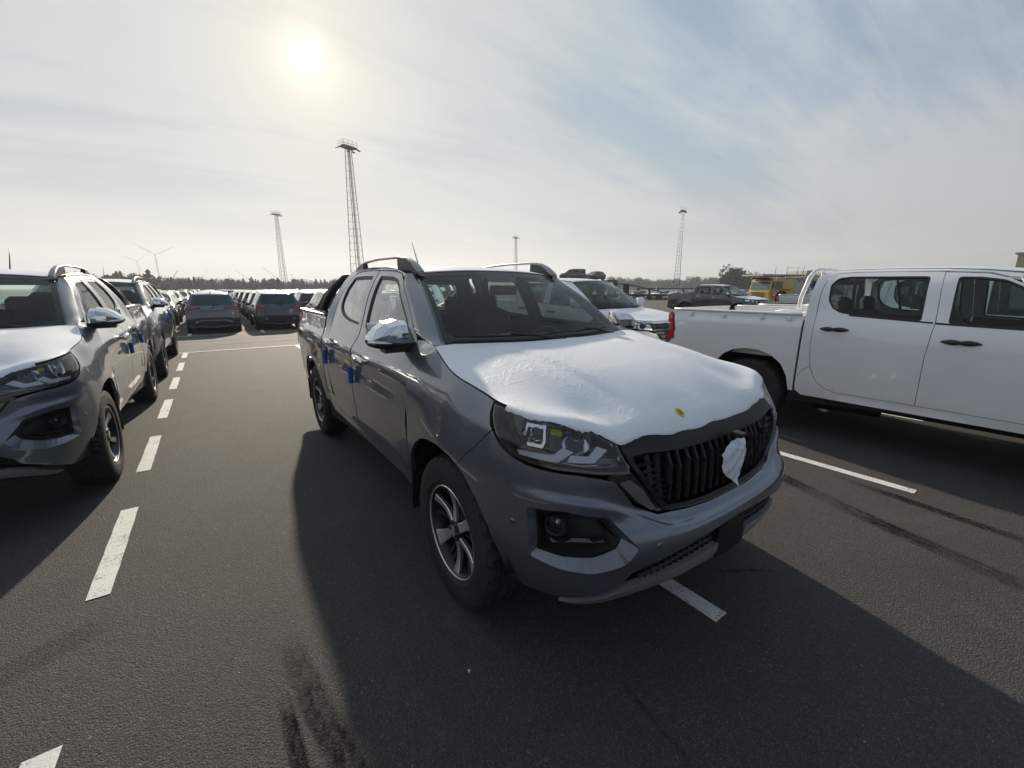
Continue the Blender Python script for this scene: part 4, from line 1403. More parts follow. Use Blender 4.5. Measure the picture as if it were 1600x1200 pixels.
        for s_, zt, d in lv:
            for j in range(5):
                t = max(0, (j - 1) / 3)
                o = .0036 + .0012 * math.sin(PI * min(t, 1)) * 1.0 + (.004 * math.sin(s_ * 160) * t if d > .02 else 0) + .010 * t * (d > .03)
                z_ = zh_ - .001 - d * t if j > 1 else zt
                if j <= 1:
                    p = LT.S(np.array([s_]), np.array([zt - .002]), 0)[0]
                    _, N_ = LT.base(np.array([s_])); inn = .006 if j == 0 else 0.0; q0 = np.array([p[0] - N_[0][0] * (1 if s_ >= 0 else -1) * inn, p[1] - N_[0][1] * inn])
                    hp = [hood_fn(np.array([q0[0] + dx]), np.array([q0[1] + dy]))[0] for dx, dy in ((0, 0), (.01, 0), (-.01, 0), (0, .01), (0, -.01))]
                    nh = np.cross(hp[1] - hp[2], hp[3] - hp[4]); nh /= np.linalg.norm(nh); nh = nh if nh[2] > 0 else -nh
                    p = hp[0] + nh * (.0031 if j == 0 else .0028); n = Vector(nh); zh_ = float(hp[0][2])
                else:
                    p = LT.S(np.array([s_]), np.array([z_]), o)[0]
                    _, N = LT.base(np.array([s_]))
                    n = Vector((N[0][0] * (1 if s_ >= 0 else -1), N[0][1], .7 - .6 * t)).normalized()
                V.append(tuple(p)); NN.append(tuple(n))
        for i in range(len(lv) - 1):
            for j in range(4):
                a = i * 5 + j
                F.append((a, a + 1, a + 6, a + 5))
        fm.add(V, F, None, True, NN)
        fo = fm.build('protective_film', bonnet_film_mat or FILM, hood)
        # round yellow sticker
        st = MB()
        c = (-.200, -.748)
        panel('', hood_fn, [(c[0] + .021 * math.cos(a), c[1] + .021 * math.sin(a)) for a in np.linspace(0, 2 * PI, 21)[:-1]], None, mb=st, step=.02, off=.0055, flange=.001)
        so = st.build('round_sticker', YELLOW_ST, fo)
        st = MB()
        for k in range(3):
            yy = c[1] + .0075 - k * .0075
            panel('', hood_fn, [(c[0] - .008 + k * .001, yy - .0022), (c[0] + .009, yy - .0022), (c[0] + .008, yy + .0022), (c[0] - .009, yy + .0022)], None, mb=st, step=.02, off=.0062, flange=0)
        for k in range(14):
            a = 2 * PI * k / 14
            p0 = (c[0] + .0165 * math.cos(a), c[1] + .0165 * math.sin(a))
            panel('', hood_fn, [(p0[0] + .0016 * math.cos(b_), p0[1] + .0016 * math.sin(b_)) for b_ in (0, 1.57, 3.14, 4.71)], None, mb=st, step=.02, off=.0062, flange=0)
        st.build('sticker_print', BLACKPRINT, so)

    # ---- roof
    re = [(e[2], e[0]) for e in ROOF_E]
    front = [(x, float(WS_T(np.array(x))[0]) + .012) for x in (.50, .35, .15)]
    half = [(.0, .977)] + [(x, y) for x, y in front[::-1]] + [(.617, 1.062)] + re[1:-1] + [(.62, 2.60), (0, 2.64)]
    rp = half + [(-a, b) for a, b in half[::-1]][1:-1]
    roof = panel('roof', roof_fn, rp, PAINT, root, step=.07, gap=.001, flange=.02)
    b = MB(); panel('', lambda x, y: roof_fn(x, y) - np.array([0, 0, .045]), inset(rp, .03), None, mb=b, step=.15, flange=0); b.build('headliner', CABIN_L, roof)
    if film:
        fi = inset(rp, .022)
        b = MB(); panel('', roof_fn, fi, None, mb=b, step=.06, off=.003, flange=.004); b.build('protective_film', bonnet_film_mat or FILM, roof)
    # rails
    for sg in (1, -1):
        b = MB()
        path = [(.99, 1.700), (1.03, 1.728), (1.10, 1.772), (1.19, 1.806), (1.35, 1.822), (1.75, 1.828), (2.08, 1.820), (2.26, 1.800), (2.37, 1.772)]
        secs = []
        for i, (yy, zz) in enumerate(path):
            xr = float(np.interp(yy, [1, 1.3, 1.8, 2.4], [.592, .612, .628, .622]))
            wv = .019 if i > 2 else .026
            hv = .008 if i > 1 else .015
            secs.append([(sg * (xr + wv), yy, zz - hv), (sg * (xr + wv * .8), yy, zz + hv), (sg * (xr - wv * .6), yy, zz + hv * 1.2), (sg * (xr - wv), yy, zz - hv)])
        b.loft(secs)
        # long foot at each end
        rail = b.build('roof_rail', SATIN, root, fixn=True)
        b = MB()
        for (ya, yb, za, zb) in ((1.03, 1.33, 1.70, 1.80), (2.12, 2.38, 1.755, 1.80)):
            secs = []
            for t in (0, .5, 1):
                yy = ya + (yb - ya) * t
                xr = float(np.interp(yy, [1, 1.3, 1.8, 2.4], [.592, .612, .628, .622]))
                zt = float(np.interp(yy, [p[0] for p in path], [p[1] for p in path])) - .008
                zb_ = float(roof_fn(np.array([xr]), np.array([yy]))[0][2]) - .01
                secs.append([(sg * (xr + .022), yy, zb_), (sg * (xr + .020), yy, zt), (sg * (xr - .018), yy, zt), (sg * (xr - .022), yy, zb_)])
            b.loft(secs, smooth=False)
        b.build('rail_foot', PLASTIC, rail, fixn=True)
        b = MB()
        b.tube([(sg * .632 if i else sg * .60, yy, float(roof_fn(np.array([.63]), np.array([yy]))[0][2]) + .004) for i, yy in enumerate((1.02, 1.2, 1.5, 1.9, 2.3, 2.5))], .007, 6); b.build('roof_seam', SEAL, roof)
    # antenna
    b = MB(); b.lathe([(0, .030), (.012, .022), (.03, .010), (.035, 0)], 14, Matrix.Translation((.0, 2.40, 1.775)), axis='Z'); b.tube([(.0, 2.40, 1.79), (.0, 2.56, 2.06)], [.007, .003], 6); b.build('antenna', PLASTIC, roof)

    # ---- windscreen
    wsp = rc([(-1, .0), (1, .0), (1, 1.0), (-1, 1.0)], [.06, .06, .04, .04])
    ws = panel('windscreen', ws_fn, wsp, WSGLASS, root, step=.12, flange=0, gap=0)
    ins = rc([(-.945, .075), (.945, .075), (.93, .955), (-.93, .955)], .08)
    fr = panel('windscreen_frit', ws_fn, wsp, SEAL, ws, holes=[ins], step=.07, off=-.004, flange=0)
    panel('sensor_frit', ws_fn, [(-.30, .957), (.22, .957), (.12, .80), (-.20, .80)], SEAL, ws, step=.1, off=-.005, flange=0)
    p = Vector(ws_fn(np.array([0.0]), np.array([.80]))[0]); b = MB(); b.box(p + Vector((0, .07, -.06)), (.24, .03, .07), None, .012); b.build('rear_view_mirror', PLASTIC, root)
    # wipers
    for (u0, v0, u1, v1, pu) in ((-.92, .045, -.02, .035, -.42), (-.10, .05, .80, .04, .42)):
        b = MB()
        n = 9
        pts = [Vector(ws_fn(np.array([u0 + (u1 - u0) * i / (n - 1)]), np.array([v0 + (v1 - v0) * i / (n - 1)]))[0]) + Vector((0, -.012, .018)) for i in range(n)]
        b.tube(pts, [.004] + [.007] * (n - 2) + [.004], 6)
        q0 = Vector(ws_fn(np.array([pu * .95 + .30 if pu > 0 else pu + .42]), np.array([-.03]))[0]) + Vector((0, -.02, .012))
        mid = pts[n // 2] + Vector((0, -.01, .012))
        b.tube([q0, (q0 + mid) / 2 + Vector((0, 0, .012)), mid], [.014, .011, .007], 6)
        b.lathe([(0, .02), (.02, .018), (.022, 0)], 10, Matrix.Translation(q0 - Vector((0, 0, .01))), axis='Z')
        b.build('wiper', PLASTIC, root)

    # ---- mirrors: faceted chrome cap above a black lower shell
    for sg in (1, -1):
        M = Matrix.Translation((sg * 1.005 if sg < 0 else .975, .56, 1.352)) @ Matrix.Rotation(sg * R(-8), 4, 'Z')
        xs_ = [-.108, -.095, -.05, .02, .07, .105, .122]           # inner -> outer
        top = [.062, .080, .084, .068, .040, .004, -.022]
        bot = [-.070, -.078, -.082, -.080, -.072, -.058, -.042]
        dep = [.045, .070, .080, .080, .070, .050, .022]
        mid = [-.030, -.046, -.048, -.036, -.030, -.028, -.032]
        cap, lo = [], []
        for x, t_, b_, d_, m_ in zip(xs_, top, bot, dep, mid):
            X = sg * x
            cap.append([(X, d_ * .95, m_), (X, d_, (t_ + m_) / 2), (X, d_ * .85, t_ - .010), (X, d_ * .45, t_), (X, -d_ * .35, t_ - .006), (X, -d_ * .80, t_ - .030 if t_ > .02 else (t_ + m_) / 2), (X, -d_ * 1.0, (t_ + m_) / 2 - .01), (X, -d_ * .95, m_)])
            lo.append([(X, d_ * .93, m_), (X, d_ * .85, b_ * .8), (X, d_ * .3, b_), (X, -d_ * .5, b_ * .98), (X, -d_ * .86, (b_ + m_) / 2), (X, -d_ * .93, m_), (X, -d_ * .5, m_ + .01), (X, d_ * .5, m_ + .01)])
        b = MB(); b.loft(lo, M); mr = b.build('mirror', PLASTIC, root, fixn=True)
        b = MB(); b.loft(cap, M, smooth=False, close=True); b.build('mirror_cap', CHROME, mr, fixn=True)
        b = MB()
        b.loft([[Vector((sg * x, -d_ * 1.0 - .002, z0 + h)), Vector((sg * x, -d_ * 1.0 - .008, z0)), Vector((sg * x, -d_ * .9, z0 - h)), Vector((sg * x, -d_ * .8, z0))] for x, d_, z0, h in ((.015, .080, -.044, .003), (.06, .073, -.040, .010), (.10, .052, -.036, .012), (.124, .020, -.034, .006))], M, smooth=False); b.build('mirror_indicator', LENSIN, mr, fixn=True)
        b = MB(); b.box((sg * -.005, .078, .0), (.175, .012, .125), M, .01); b.build('mirror_glass', CHROME, mr)
        b = MB()
        b.loft([[(sg * .84, .56, 1.300), (sg * .84, .70, 1.305), (sg * .84, .70, 1.250), (sg * .84, .56, 1.245)], [(sg * .92, .54, 1.292), (sg * .92, .66, 1.296), (sg * .92, .66, 1.252), (sg * .92, .54, 1.248)], [(sg * 1.03, .53, 1.290), (sg * 1.03, .62, 1.292), (sg * 1.03, .62, 1.252), (sg * 1.03, .53, 1.250)]], smooth=False)
        b.build('mirror_arm', PLASTIC, mr, fixn=True)
        panel('mirror_base', LT.side(sg), rc([(.575, 1.27), (.80, 1.27), (.79, 1.335), (.72, 1.375), (.60, 1.312)], .01), PLASTIC, root, step=.05, off=.006, flange=.02)

    # ---- roll bar behind the cab
    b = MB()
    for sg in (1, -1):
        b.tube([(sg * .80, 3.22, 1.355), (sg * .775, 3.00, 1.50), (sg * .73, 2.83, 1.62), (sg * .66, 2.73, 1.70), (sg * .5, 2.70, 1.725), (0, 2.70, 1.73)], .038, 12)
        b.tube([(sg * .80, 3.62, 1.355), (sg * .79, 3.30, 1.42), (sg * .775, 3.10, 1.52), (sg * .74, 2.90, 1.60)], .032, 10)
        b.box((sg * .80, 3.3, 1.36), (.09, .8, .03), None, .01)
    b.build('roll_bar', PLASTIC, root)

    # ---- cabin
    b = MB()
    b.box((0, .62, 1.17), (1.46, .52, .18), None, .05); b.box((0, .66, 1.0), (1.46, .40, .30), None, .05); b.box((.0, .52, 1.225), (1.30, .30, .06), None, .03)
    b.box((0, 1.25, .78), (.26, 1.0, .38), None, .04)
    b.box((0, 1.6, .58), (1.5, 2.0, .06))
    dash = b.build('dashboard', CABIN, root)
    b = MB(); b.box((.0, .80, 1.20), (.26, .03, .16), None, .01, rot=Matrix.Rotation(R(-15), 4, 'X')); b.build('centre_screen', PLASTIC_G, dash)
    b = MB()
    b.lathe([(0, .185), (.012, .193), (.02, .186), (.012, .176)], 28, Matrix.Translation((.40, .93, 1.13)) @ Matrix.Rotation(R(-64), 4, 'X'), axis='Z', close=True)
    b.box((.40, .93, 1.13), (.14, .04, .10), None, .02, rot=Matrix.Rotation(R(26), 4, 'X')); b.box((.40, .93, 1.13), (.35, .02, .03), None, .005, rot=Matrix.Rotation(R(26), 4, 'X')); b.tube([(.40, .93, 1.12), (.40, .78, 1.06)], .035, 8)
    b.build('steering_wheel', PLASTIC, root)
    for x in (-.37, .37):
        b = MB(); seat_geo(b, x, 1.35, .66, .52); so = b.build('front_seat', SEATM, root)
        b = MB(); headrest_geo(b, x, 1.75, 1.47); b.build('headrest', SEATM, so)
    b = MB(); b.box((0, 2.15, .80), (1.35, .48, .16), None, .05); b.box((0, 2.42, 1.10), (1.35, .14, .55), None, .05, rot=Matrix.Rotation(R(-8), 4, 'X')); rs = b.build('rear_seat', SEATM, root)
    for x in (-.42, 0, .42):
        b = MB(); headrest_geo(b, x, 2.46, 1.42, .24); b.build('headrest', SEATM, rs)
    b = MB(); b.box((-.36, .50, 1.262), (.21, .297, .002), None, rot=Matrix.Rotation(R(8), 4, 'X')); b.build('paper_sheet', PAPER, dash)

    # ---- wheels
    for (sg, yy) in ((-1, 0), (1, 0), (-1, 3.18), (1, 3.18)):
        wheel(root, sg * .822, yy, .390, sg, 'lt', r=.392)
    # mud flaps
    b = MB()
    for sg in (1, -1):
        b.box((sg * .82, .49, .42), (.24, .012, .26), None, .004, rot=Matrix.Rotation(R(6), 4, 'X')); b.box((sg * .82, 3.72, .42), (.24, .012, .26), None, .004)
    b.build('mud_flap', PLASTIC, root)
    return root

# ------------------------------------------------------------------ ground
def asphalt():
    m, N = newmat('asphalt')
    tc = N.add('ShaderNodeTexCoord').outputs['Object']
    b = N.add('ShaderNodeBsdfPrincipled')
    fleck = N.maprange(N.noise(tc, 210, 2, .5), .66, .70)
    big = N.noise(tc, .35, 5, .6)
    mid = N.noise(tc, 2.2, 5, .6)
    vo = N.add('ShaderNodeTexVoronoi', i_Scale=190.0, i_Vector=tc)
    grain = N.noise(tc, 120, 3, .6)
    vo2 = N.add('ShaderNodeTexVoronoi', i_Scale=95.0, i_Vector=tc)
    stone = N.ramp(vo.outputs['Color'], [(0, .012), (.45, .030), (.75, .050), (.90, .085), (.96, .16), (1.0, .42)])
    big_s = N.ramp(vo2.outputs['Color'], [(0, .65), (.5, 1.0), (.88, 1.15), (.95, 1.5), (.975, 3.0), (1, 4.2)])
    stone = N.mix(1.0, stone, big_s, 'MULTIPLY')
    base = N.mix(N.maprange(big, .3, .7), (.040, .036, .031), (.066, .059, .050))
    c = N.mix(.78, base, stone)
    c = N.mix(N.maprange(mid, .38, .66, 0, .45), c, (.026, .025, .024))
    st = N.maprange(N.noise(tc, .55, 6, .65, 1.5), .56, .70)
    c = N.mix(N.math('MULTIPLY', st, .5), c, (.020, .020, .021))
    st2 = N.maprange(N.noise(N.vmath('ADD', tc, (31.0, 7.0, 0)), .9, 5, .6, .5), .60, .74)
    c = N.mix(N.math('MULTIPLY', st2, .35), c, (.085, .078, .066))
    c = N.mix(N.math('MULTIPLY', fleck, .8), c, (.32, .31, .28))
    # tyre wear: darker rubbed streaks along a few tracks
    sep = N.add('ShaderNodeSeparateXYZ', i_0=tc)
    N.put(b.inputs['Base Color'], c)
    b.inputs['Roughness'].default_value = .82
    b.inputs['Specular IOR Level'].default_value = .55
    cam_d = N.vmath('LENGTH', tc)
    fade = N.maprange(cam_d, 1, 30, 1, .25)
    h = N.math('ADD', N.math('ADD', N.math('MULTIPLY', vo.outputs['Distance'], -.0036), N.math('MULTIPLY', vo2.outputs['Distance'], -.0028)), N.math('ADD', N.math('MULTIPLY', grain, .003), N.math('MULTIPLY', mid, .003)))
    bn = N.add('ShaderNodeBump', i_Distance=1.0, i_Height=h)
    N.put(bn.inputs['Strength'], fade)
    N.put(b.inputs['Normal'], bn.outputs[0])
    N.add('ShaderNodeOutputMaterial', i_0=b.outputs[0])
    return m


def line_paint():
    m, N = newmat('road_marking')
    tc = N.add('ShaderNodeTexCoord').outputs['Object']
    b = N.add('ShaderNodeBsdfPrincipled')
    wear = N.math('ADD', N.math('MULTIPLY', N.noise(tc, 130, 3, .6), .7), N.math('MULTIPLY', N.noise(tc, 7, 3, .6), .3))
    f = N.maprange(wear, .555, .615)
    c = N.mix(f, N.mix(N.noise(tc, 5, 4, .6), (.56, .56, .54), (.72, .72, .70)), (.10, .095, .09))
    N.put(b.inputs['Base Color'], c)
    b.inputs['Roughness'].default_value = .7
    bn = N.add('ShaderNodeBump', i_Strength=.7, i_Distance=.003, i_Height=N.noise(tc, 150, 3, .6))
    N.put(b.inputs['Normal'], bn.outputs[0])
    N.add('ShaderNodeOutputMaterial', i_0=b.outputs[0])
    return m


ASPH = asphalt(); LINE = line_paint()


def mark_mat(name='tyre_mark', k=1.5):
    m, N = newmat(name)
    tc = N.add('ShaderNodeTexCoord')
    uv = N.add('ShaderNodeSeparateXYZ', i_0=tc.outputs['UV'])
    u = uv.outputs[0]
    edge = N.math('MULTIPLY', N.maprange(u, 0, .25, 0, 1, True), N.maprange(u, .75, 1, 1, 0, True))
    ends = N.math('MULTIPLY', N.maprange(uv.outputs[1], 0, .3, 0, 1, True), N.maprange(uv.outputs[1], .7, 1, 1, 0, True))
    rib = N.math('MULTIPLY_ADD', N.math('SINE', N.math('MULTIPLY', u, 19.0)), .18, .82)
    n = N.maprange(N.noise(tc.outputs['Object'], 60, 4, .65), .35, .62)
    n2 = N.maprange(N.noise(tc.outputs['Object'], 1.3, 3, .6), .3, .65)
    f = N.math('MULTIPLY', N.math('MULTIPLY', N.math('MULTIPLY', edge, ends), rib), N.math('MULTIPLY', N.math('MULTIPLY', n, n2), k), clamp=True)
    d = N.add('ShaderNodeBsdfDiffuse'); d.inputs[0].default_value = (.012, .012, .012, 1)
    t = N.add('ShaderNodeBsdfTransparent')
    mx = N.add('ShaderNodeMixShader', i_0=f); N.put(mx.inputs[1], t.outputs[0]); N.put(mx.inputs[2], d.outputs[0])
    N.add('ShaderNodeOutputMaterial', i_0=mx.outputs[0])
    return m


TMARK = mark_mat()
TMARK_F = mark_mat('tyre_mark_faint', .38)


def tyre_mark(pts, w, z, label, faint=False):
    """strip of rubber left on the asphalt along a path, with u across and v along it"""
    pts = [Vector((a, b, 0)) for a, b in pts]
    fine = []
    for i in range(len(pts) - 1):
        for k in range(6): fine.append(pts[i].lerp(pts[i + 1], k / 6))
    fine.append(pts[-1])
    vs, uv = [], []
    for i, p in enumerate(fine):
        t = (fine[min(i + 1, len(fine) - 1)] - fine[max(i - 1, 0)]).normalized(); n = Vector((-t.y, t.x, 0))
        vs += [p - n * w / 2 + Vector((0, 0, z + zg(p.y))), p + n * w / 2 + Vector((0, 0, z + zg(p.y)))]; uv += [(0, i / (len(fine) - 1)), (1, i / (len(fine) - 1))]
    fs = [(2 * i, 2 * i + 1, 2 * i + 3, 2 * i + 2) for i in range(len(fine) - 1)]
    me = bpy.data.meshes.new('tyre_mark'); me.from_pydata([tuple(v) for v in vs], [], fs); me.materials.append(TMARK_F if faint else TMARK)
    L = me.uv_layers.new(name='uv')
    for lp in me.loops: L.data[lp.index].uv = uv[lp.vertex_index]
    o = bpy.data.objects.new('tyre_mark', me); COL.objects.link(o)
    return tag(o, label, None, None, 'structure')


def quad_sheet(name, rects, z, mat, parent=None, jag=0.0):
    m = MB()
    for (x0, y0, x1, y1) in rects:
        n = 12 if jag else 1
        L = [(x0 + rnd.uniform(-jag, jag), y0 + (y1 - y0) * i / n, z + zg(y0 + (y1 - y0) * i / n)) for i in range(n + 1)]
        Rr = [(x1 + rnd.uniform(-jag, jag), y0 + (y1 - y0) * i / n, z + zg(y0 + (y1 - y0) * i / n)) for i in range(n + 1)]
        m.add(L + Rr, [(i, i + n + 1, i + n + 2, i + 1) for i in range(n)])
    return m.build(name, mat, parent)


def zg(y):
    """the yard falls about a quarter of a metre beyond the first block of bays"""
    return float(np.interp(y, [13.5, 20.5, 30, 60], [0, -.21, -.25, -.27]))


ys_ = [-3000, 13.5, 15, 17, 19, 20.5, 25, 30, 60, 7000]
g = MB(); g.add([(x, y, zg(y)) for y in ys_ for x in (-5000, 5000)], [(2 * i, 2 * i + 1, 2 * i + 3, 2 * i + 2) for i in range(len(ys_) - 1)])
ground = tag(g.build('ground', ASPH), 'dark asphalt ground of the vehicle compound', None, None, 'structure')

# dashed bay lines: pitch 1.92 m, 1.12 m long, .10 wide, bays 2.56 m wide
def marking(rects, label='white painted bay line on the asphalt'):
    o = quad_sheet('road_marking', rects, .004, LINE, None, .002)
    return tag(o, label, None, None, 'structure')

# ------------------------------------------------------------------ the plain work pickup (white one at the right, and others of its kind)
HX = Surf(
    PL=[(0, -.985), (.2, -.98), (.4, -.955), (.58, -.905), (.72, -.83), (.82, -.72), (.88, -.58), (.912, -.42), (.924, -.2), (.9275, 0), (.9275, .5), (.9275, 1), (.9275, 2), (.9275, 3.0), (.922, 3.6), (.905, 4.0), (.875, 4.27)],
    FZ=[.22, .30, .40, .50, .60, .68, .74, .85, .95, 1.0, 1.08, 1.2],
    FD=[-.12, -.07, -.02, 0, .005, 0, -.02, -.03, -.06, -.09, -.16, -.3],
    GY=[-.6, -.33, 0, .4, .7, 1.05, 1.6, 2.4, 2.6, 4.4],
    GZ=[.25, .45, .55, .70, .85, 1.0, 1.12, 1.19, 1.25, 1.30, 1.36, 1.74, 1.79, 1.82],
    GT=[[-.12, -.05, -.03, -.01, -.01, -.03, -.07, -.11, -.16, -.2, -.25, -.4, -.45, -.5],
        [-.10, -.05, -.03, -.01, -.005, -.02, -.06, -.10, -.15, -.2, -.25, -.4, -.45, -.5],
        [-.07, -.04, -.03, -.01, .0, -.008, -.035, -.075, -.13, -.18, -.22, -.38, -.42, -.47],
        [-.05, -.030, -.018, -.006, .0, -.001, -.012, -.04, -.085, -.12, -.15, -.34, -.38, -.44],
        [-.05, -.028, -.014, -.004, .0, -.001, -.006, -.018, -.045, -.065, -.09, -.29, -.34, -.40],
        [-.05, -.028, -.012, -.004, .0, .0, -.004, -.012, -.030, -.050, -.074, -.25, -.30, -.37],
        [-.05, -.028, -.012, -.004, .0, .0, -.004, -.012, -.028, -.046, -.068, -.225, -.275, -.34],
        [-.05, -.028, -.012, -.004, .0, .0, -.004, -.012, -.028, -.046, -.068, -.225, -.275, -.34],
        [-.05, -.028, -.012, -.004, .0, .0, -.004, -.008, -.014, -.02, -.03, -.20, -.26, -.32],
        [-.05, -.028, -.012, -.004, .0, .0, -.004, -.008, -.014, -.02, -.03, -.20, -.26, -.32]],
    arches=((0.0, .39, .43), (3.085, .39, .43)), flare=.012)
HS0 = HX.s0
_hxe = np.array([(0, 1.02), (.4, 1.025), (.62, 1.03), (.80, 1.045), (1.0, 1.06), (1.25, 1.075), (1.45, 1.10), (1.70, 1.14), (1.9, 1.175), (HS0 + .42, 1.215)])
_hxs = np.linspace(0, HS0 + .42, 160)
_hxb = HX.S(_hxs, np.interp(_hxs, _hxe[:, 0], _hxe[:, 1]))
hx_hood = make_hood(_hxb, 96, ((.30, 1.225), (.2, 1.222), (0, 1.205), (-.3, 1.165), (-.55, 1.120), (-.75, 1.08), (-.88, 1.05)), ((.38, 1.225), (.1, 1.205), (-.2, 1.165), (-.5, 1.11), (-.68, 1.07)), .012, (.40, .12), .03)
HARCH = lambda c: [(c - .445, .36), (c - .45, .50), (c - .42, .64), (c - .35, .765), (c - .24, .85), (c - .10, .895), (c + .05, .90), (c + .20, .87), (c + .32, .80), (c + .41, .69), (c + .45, .56), (c + .46, .44), (c + .44, .36)]


def hx_ws(u, v):
    u = np.asarray(u, float); v = np.asarray(v, float)
    xb, xt = .725 * u, .60 * u
    yb = .24 + .17 * u ** 2; zb = 1.222 + .014 * u ** 2
    yt = 1.05 + .09 * u ** 2; zt = 1.745 - .022 * u ** 2
    b = np.sin(PI * np.clip(v, 0, 1))
    return np.stack([xb * (1 - v) + xt * v, yb * (1 - v) + yt * v - .02 * b, zb * (1 - v) + zt * v + .025 * b], -1)


HROOF = [(1.14, 1.722, .600), (1.35, 1.755, .625), (1.6, 1.776, .648), (2.0, 1.786, .655), (2.3, 1.786, .652), (2.46, 1.778, .645), (2.56, 1.745, .63)]


def hx_roof(x, y):
    e = np.array(HROOF); x = np.asarray(x, float); y = np.asarray(y, float)
    w = np.clip(np.abs(x) / .64, 0, 1.1)
    yy = np.clip(y + .09 * (1 - w ** 2) * np.clip((1.7 - y) / .6, 0, 1), 1.14, 2.56)
    return np.stack([x, y, herm(e[:, 0], e[:, 1], yy) + .040 * (1 - w ** 2.6) - .025 * np.clip((y - 2.45) / .11, 0, 1) ** 2], -1)


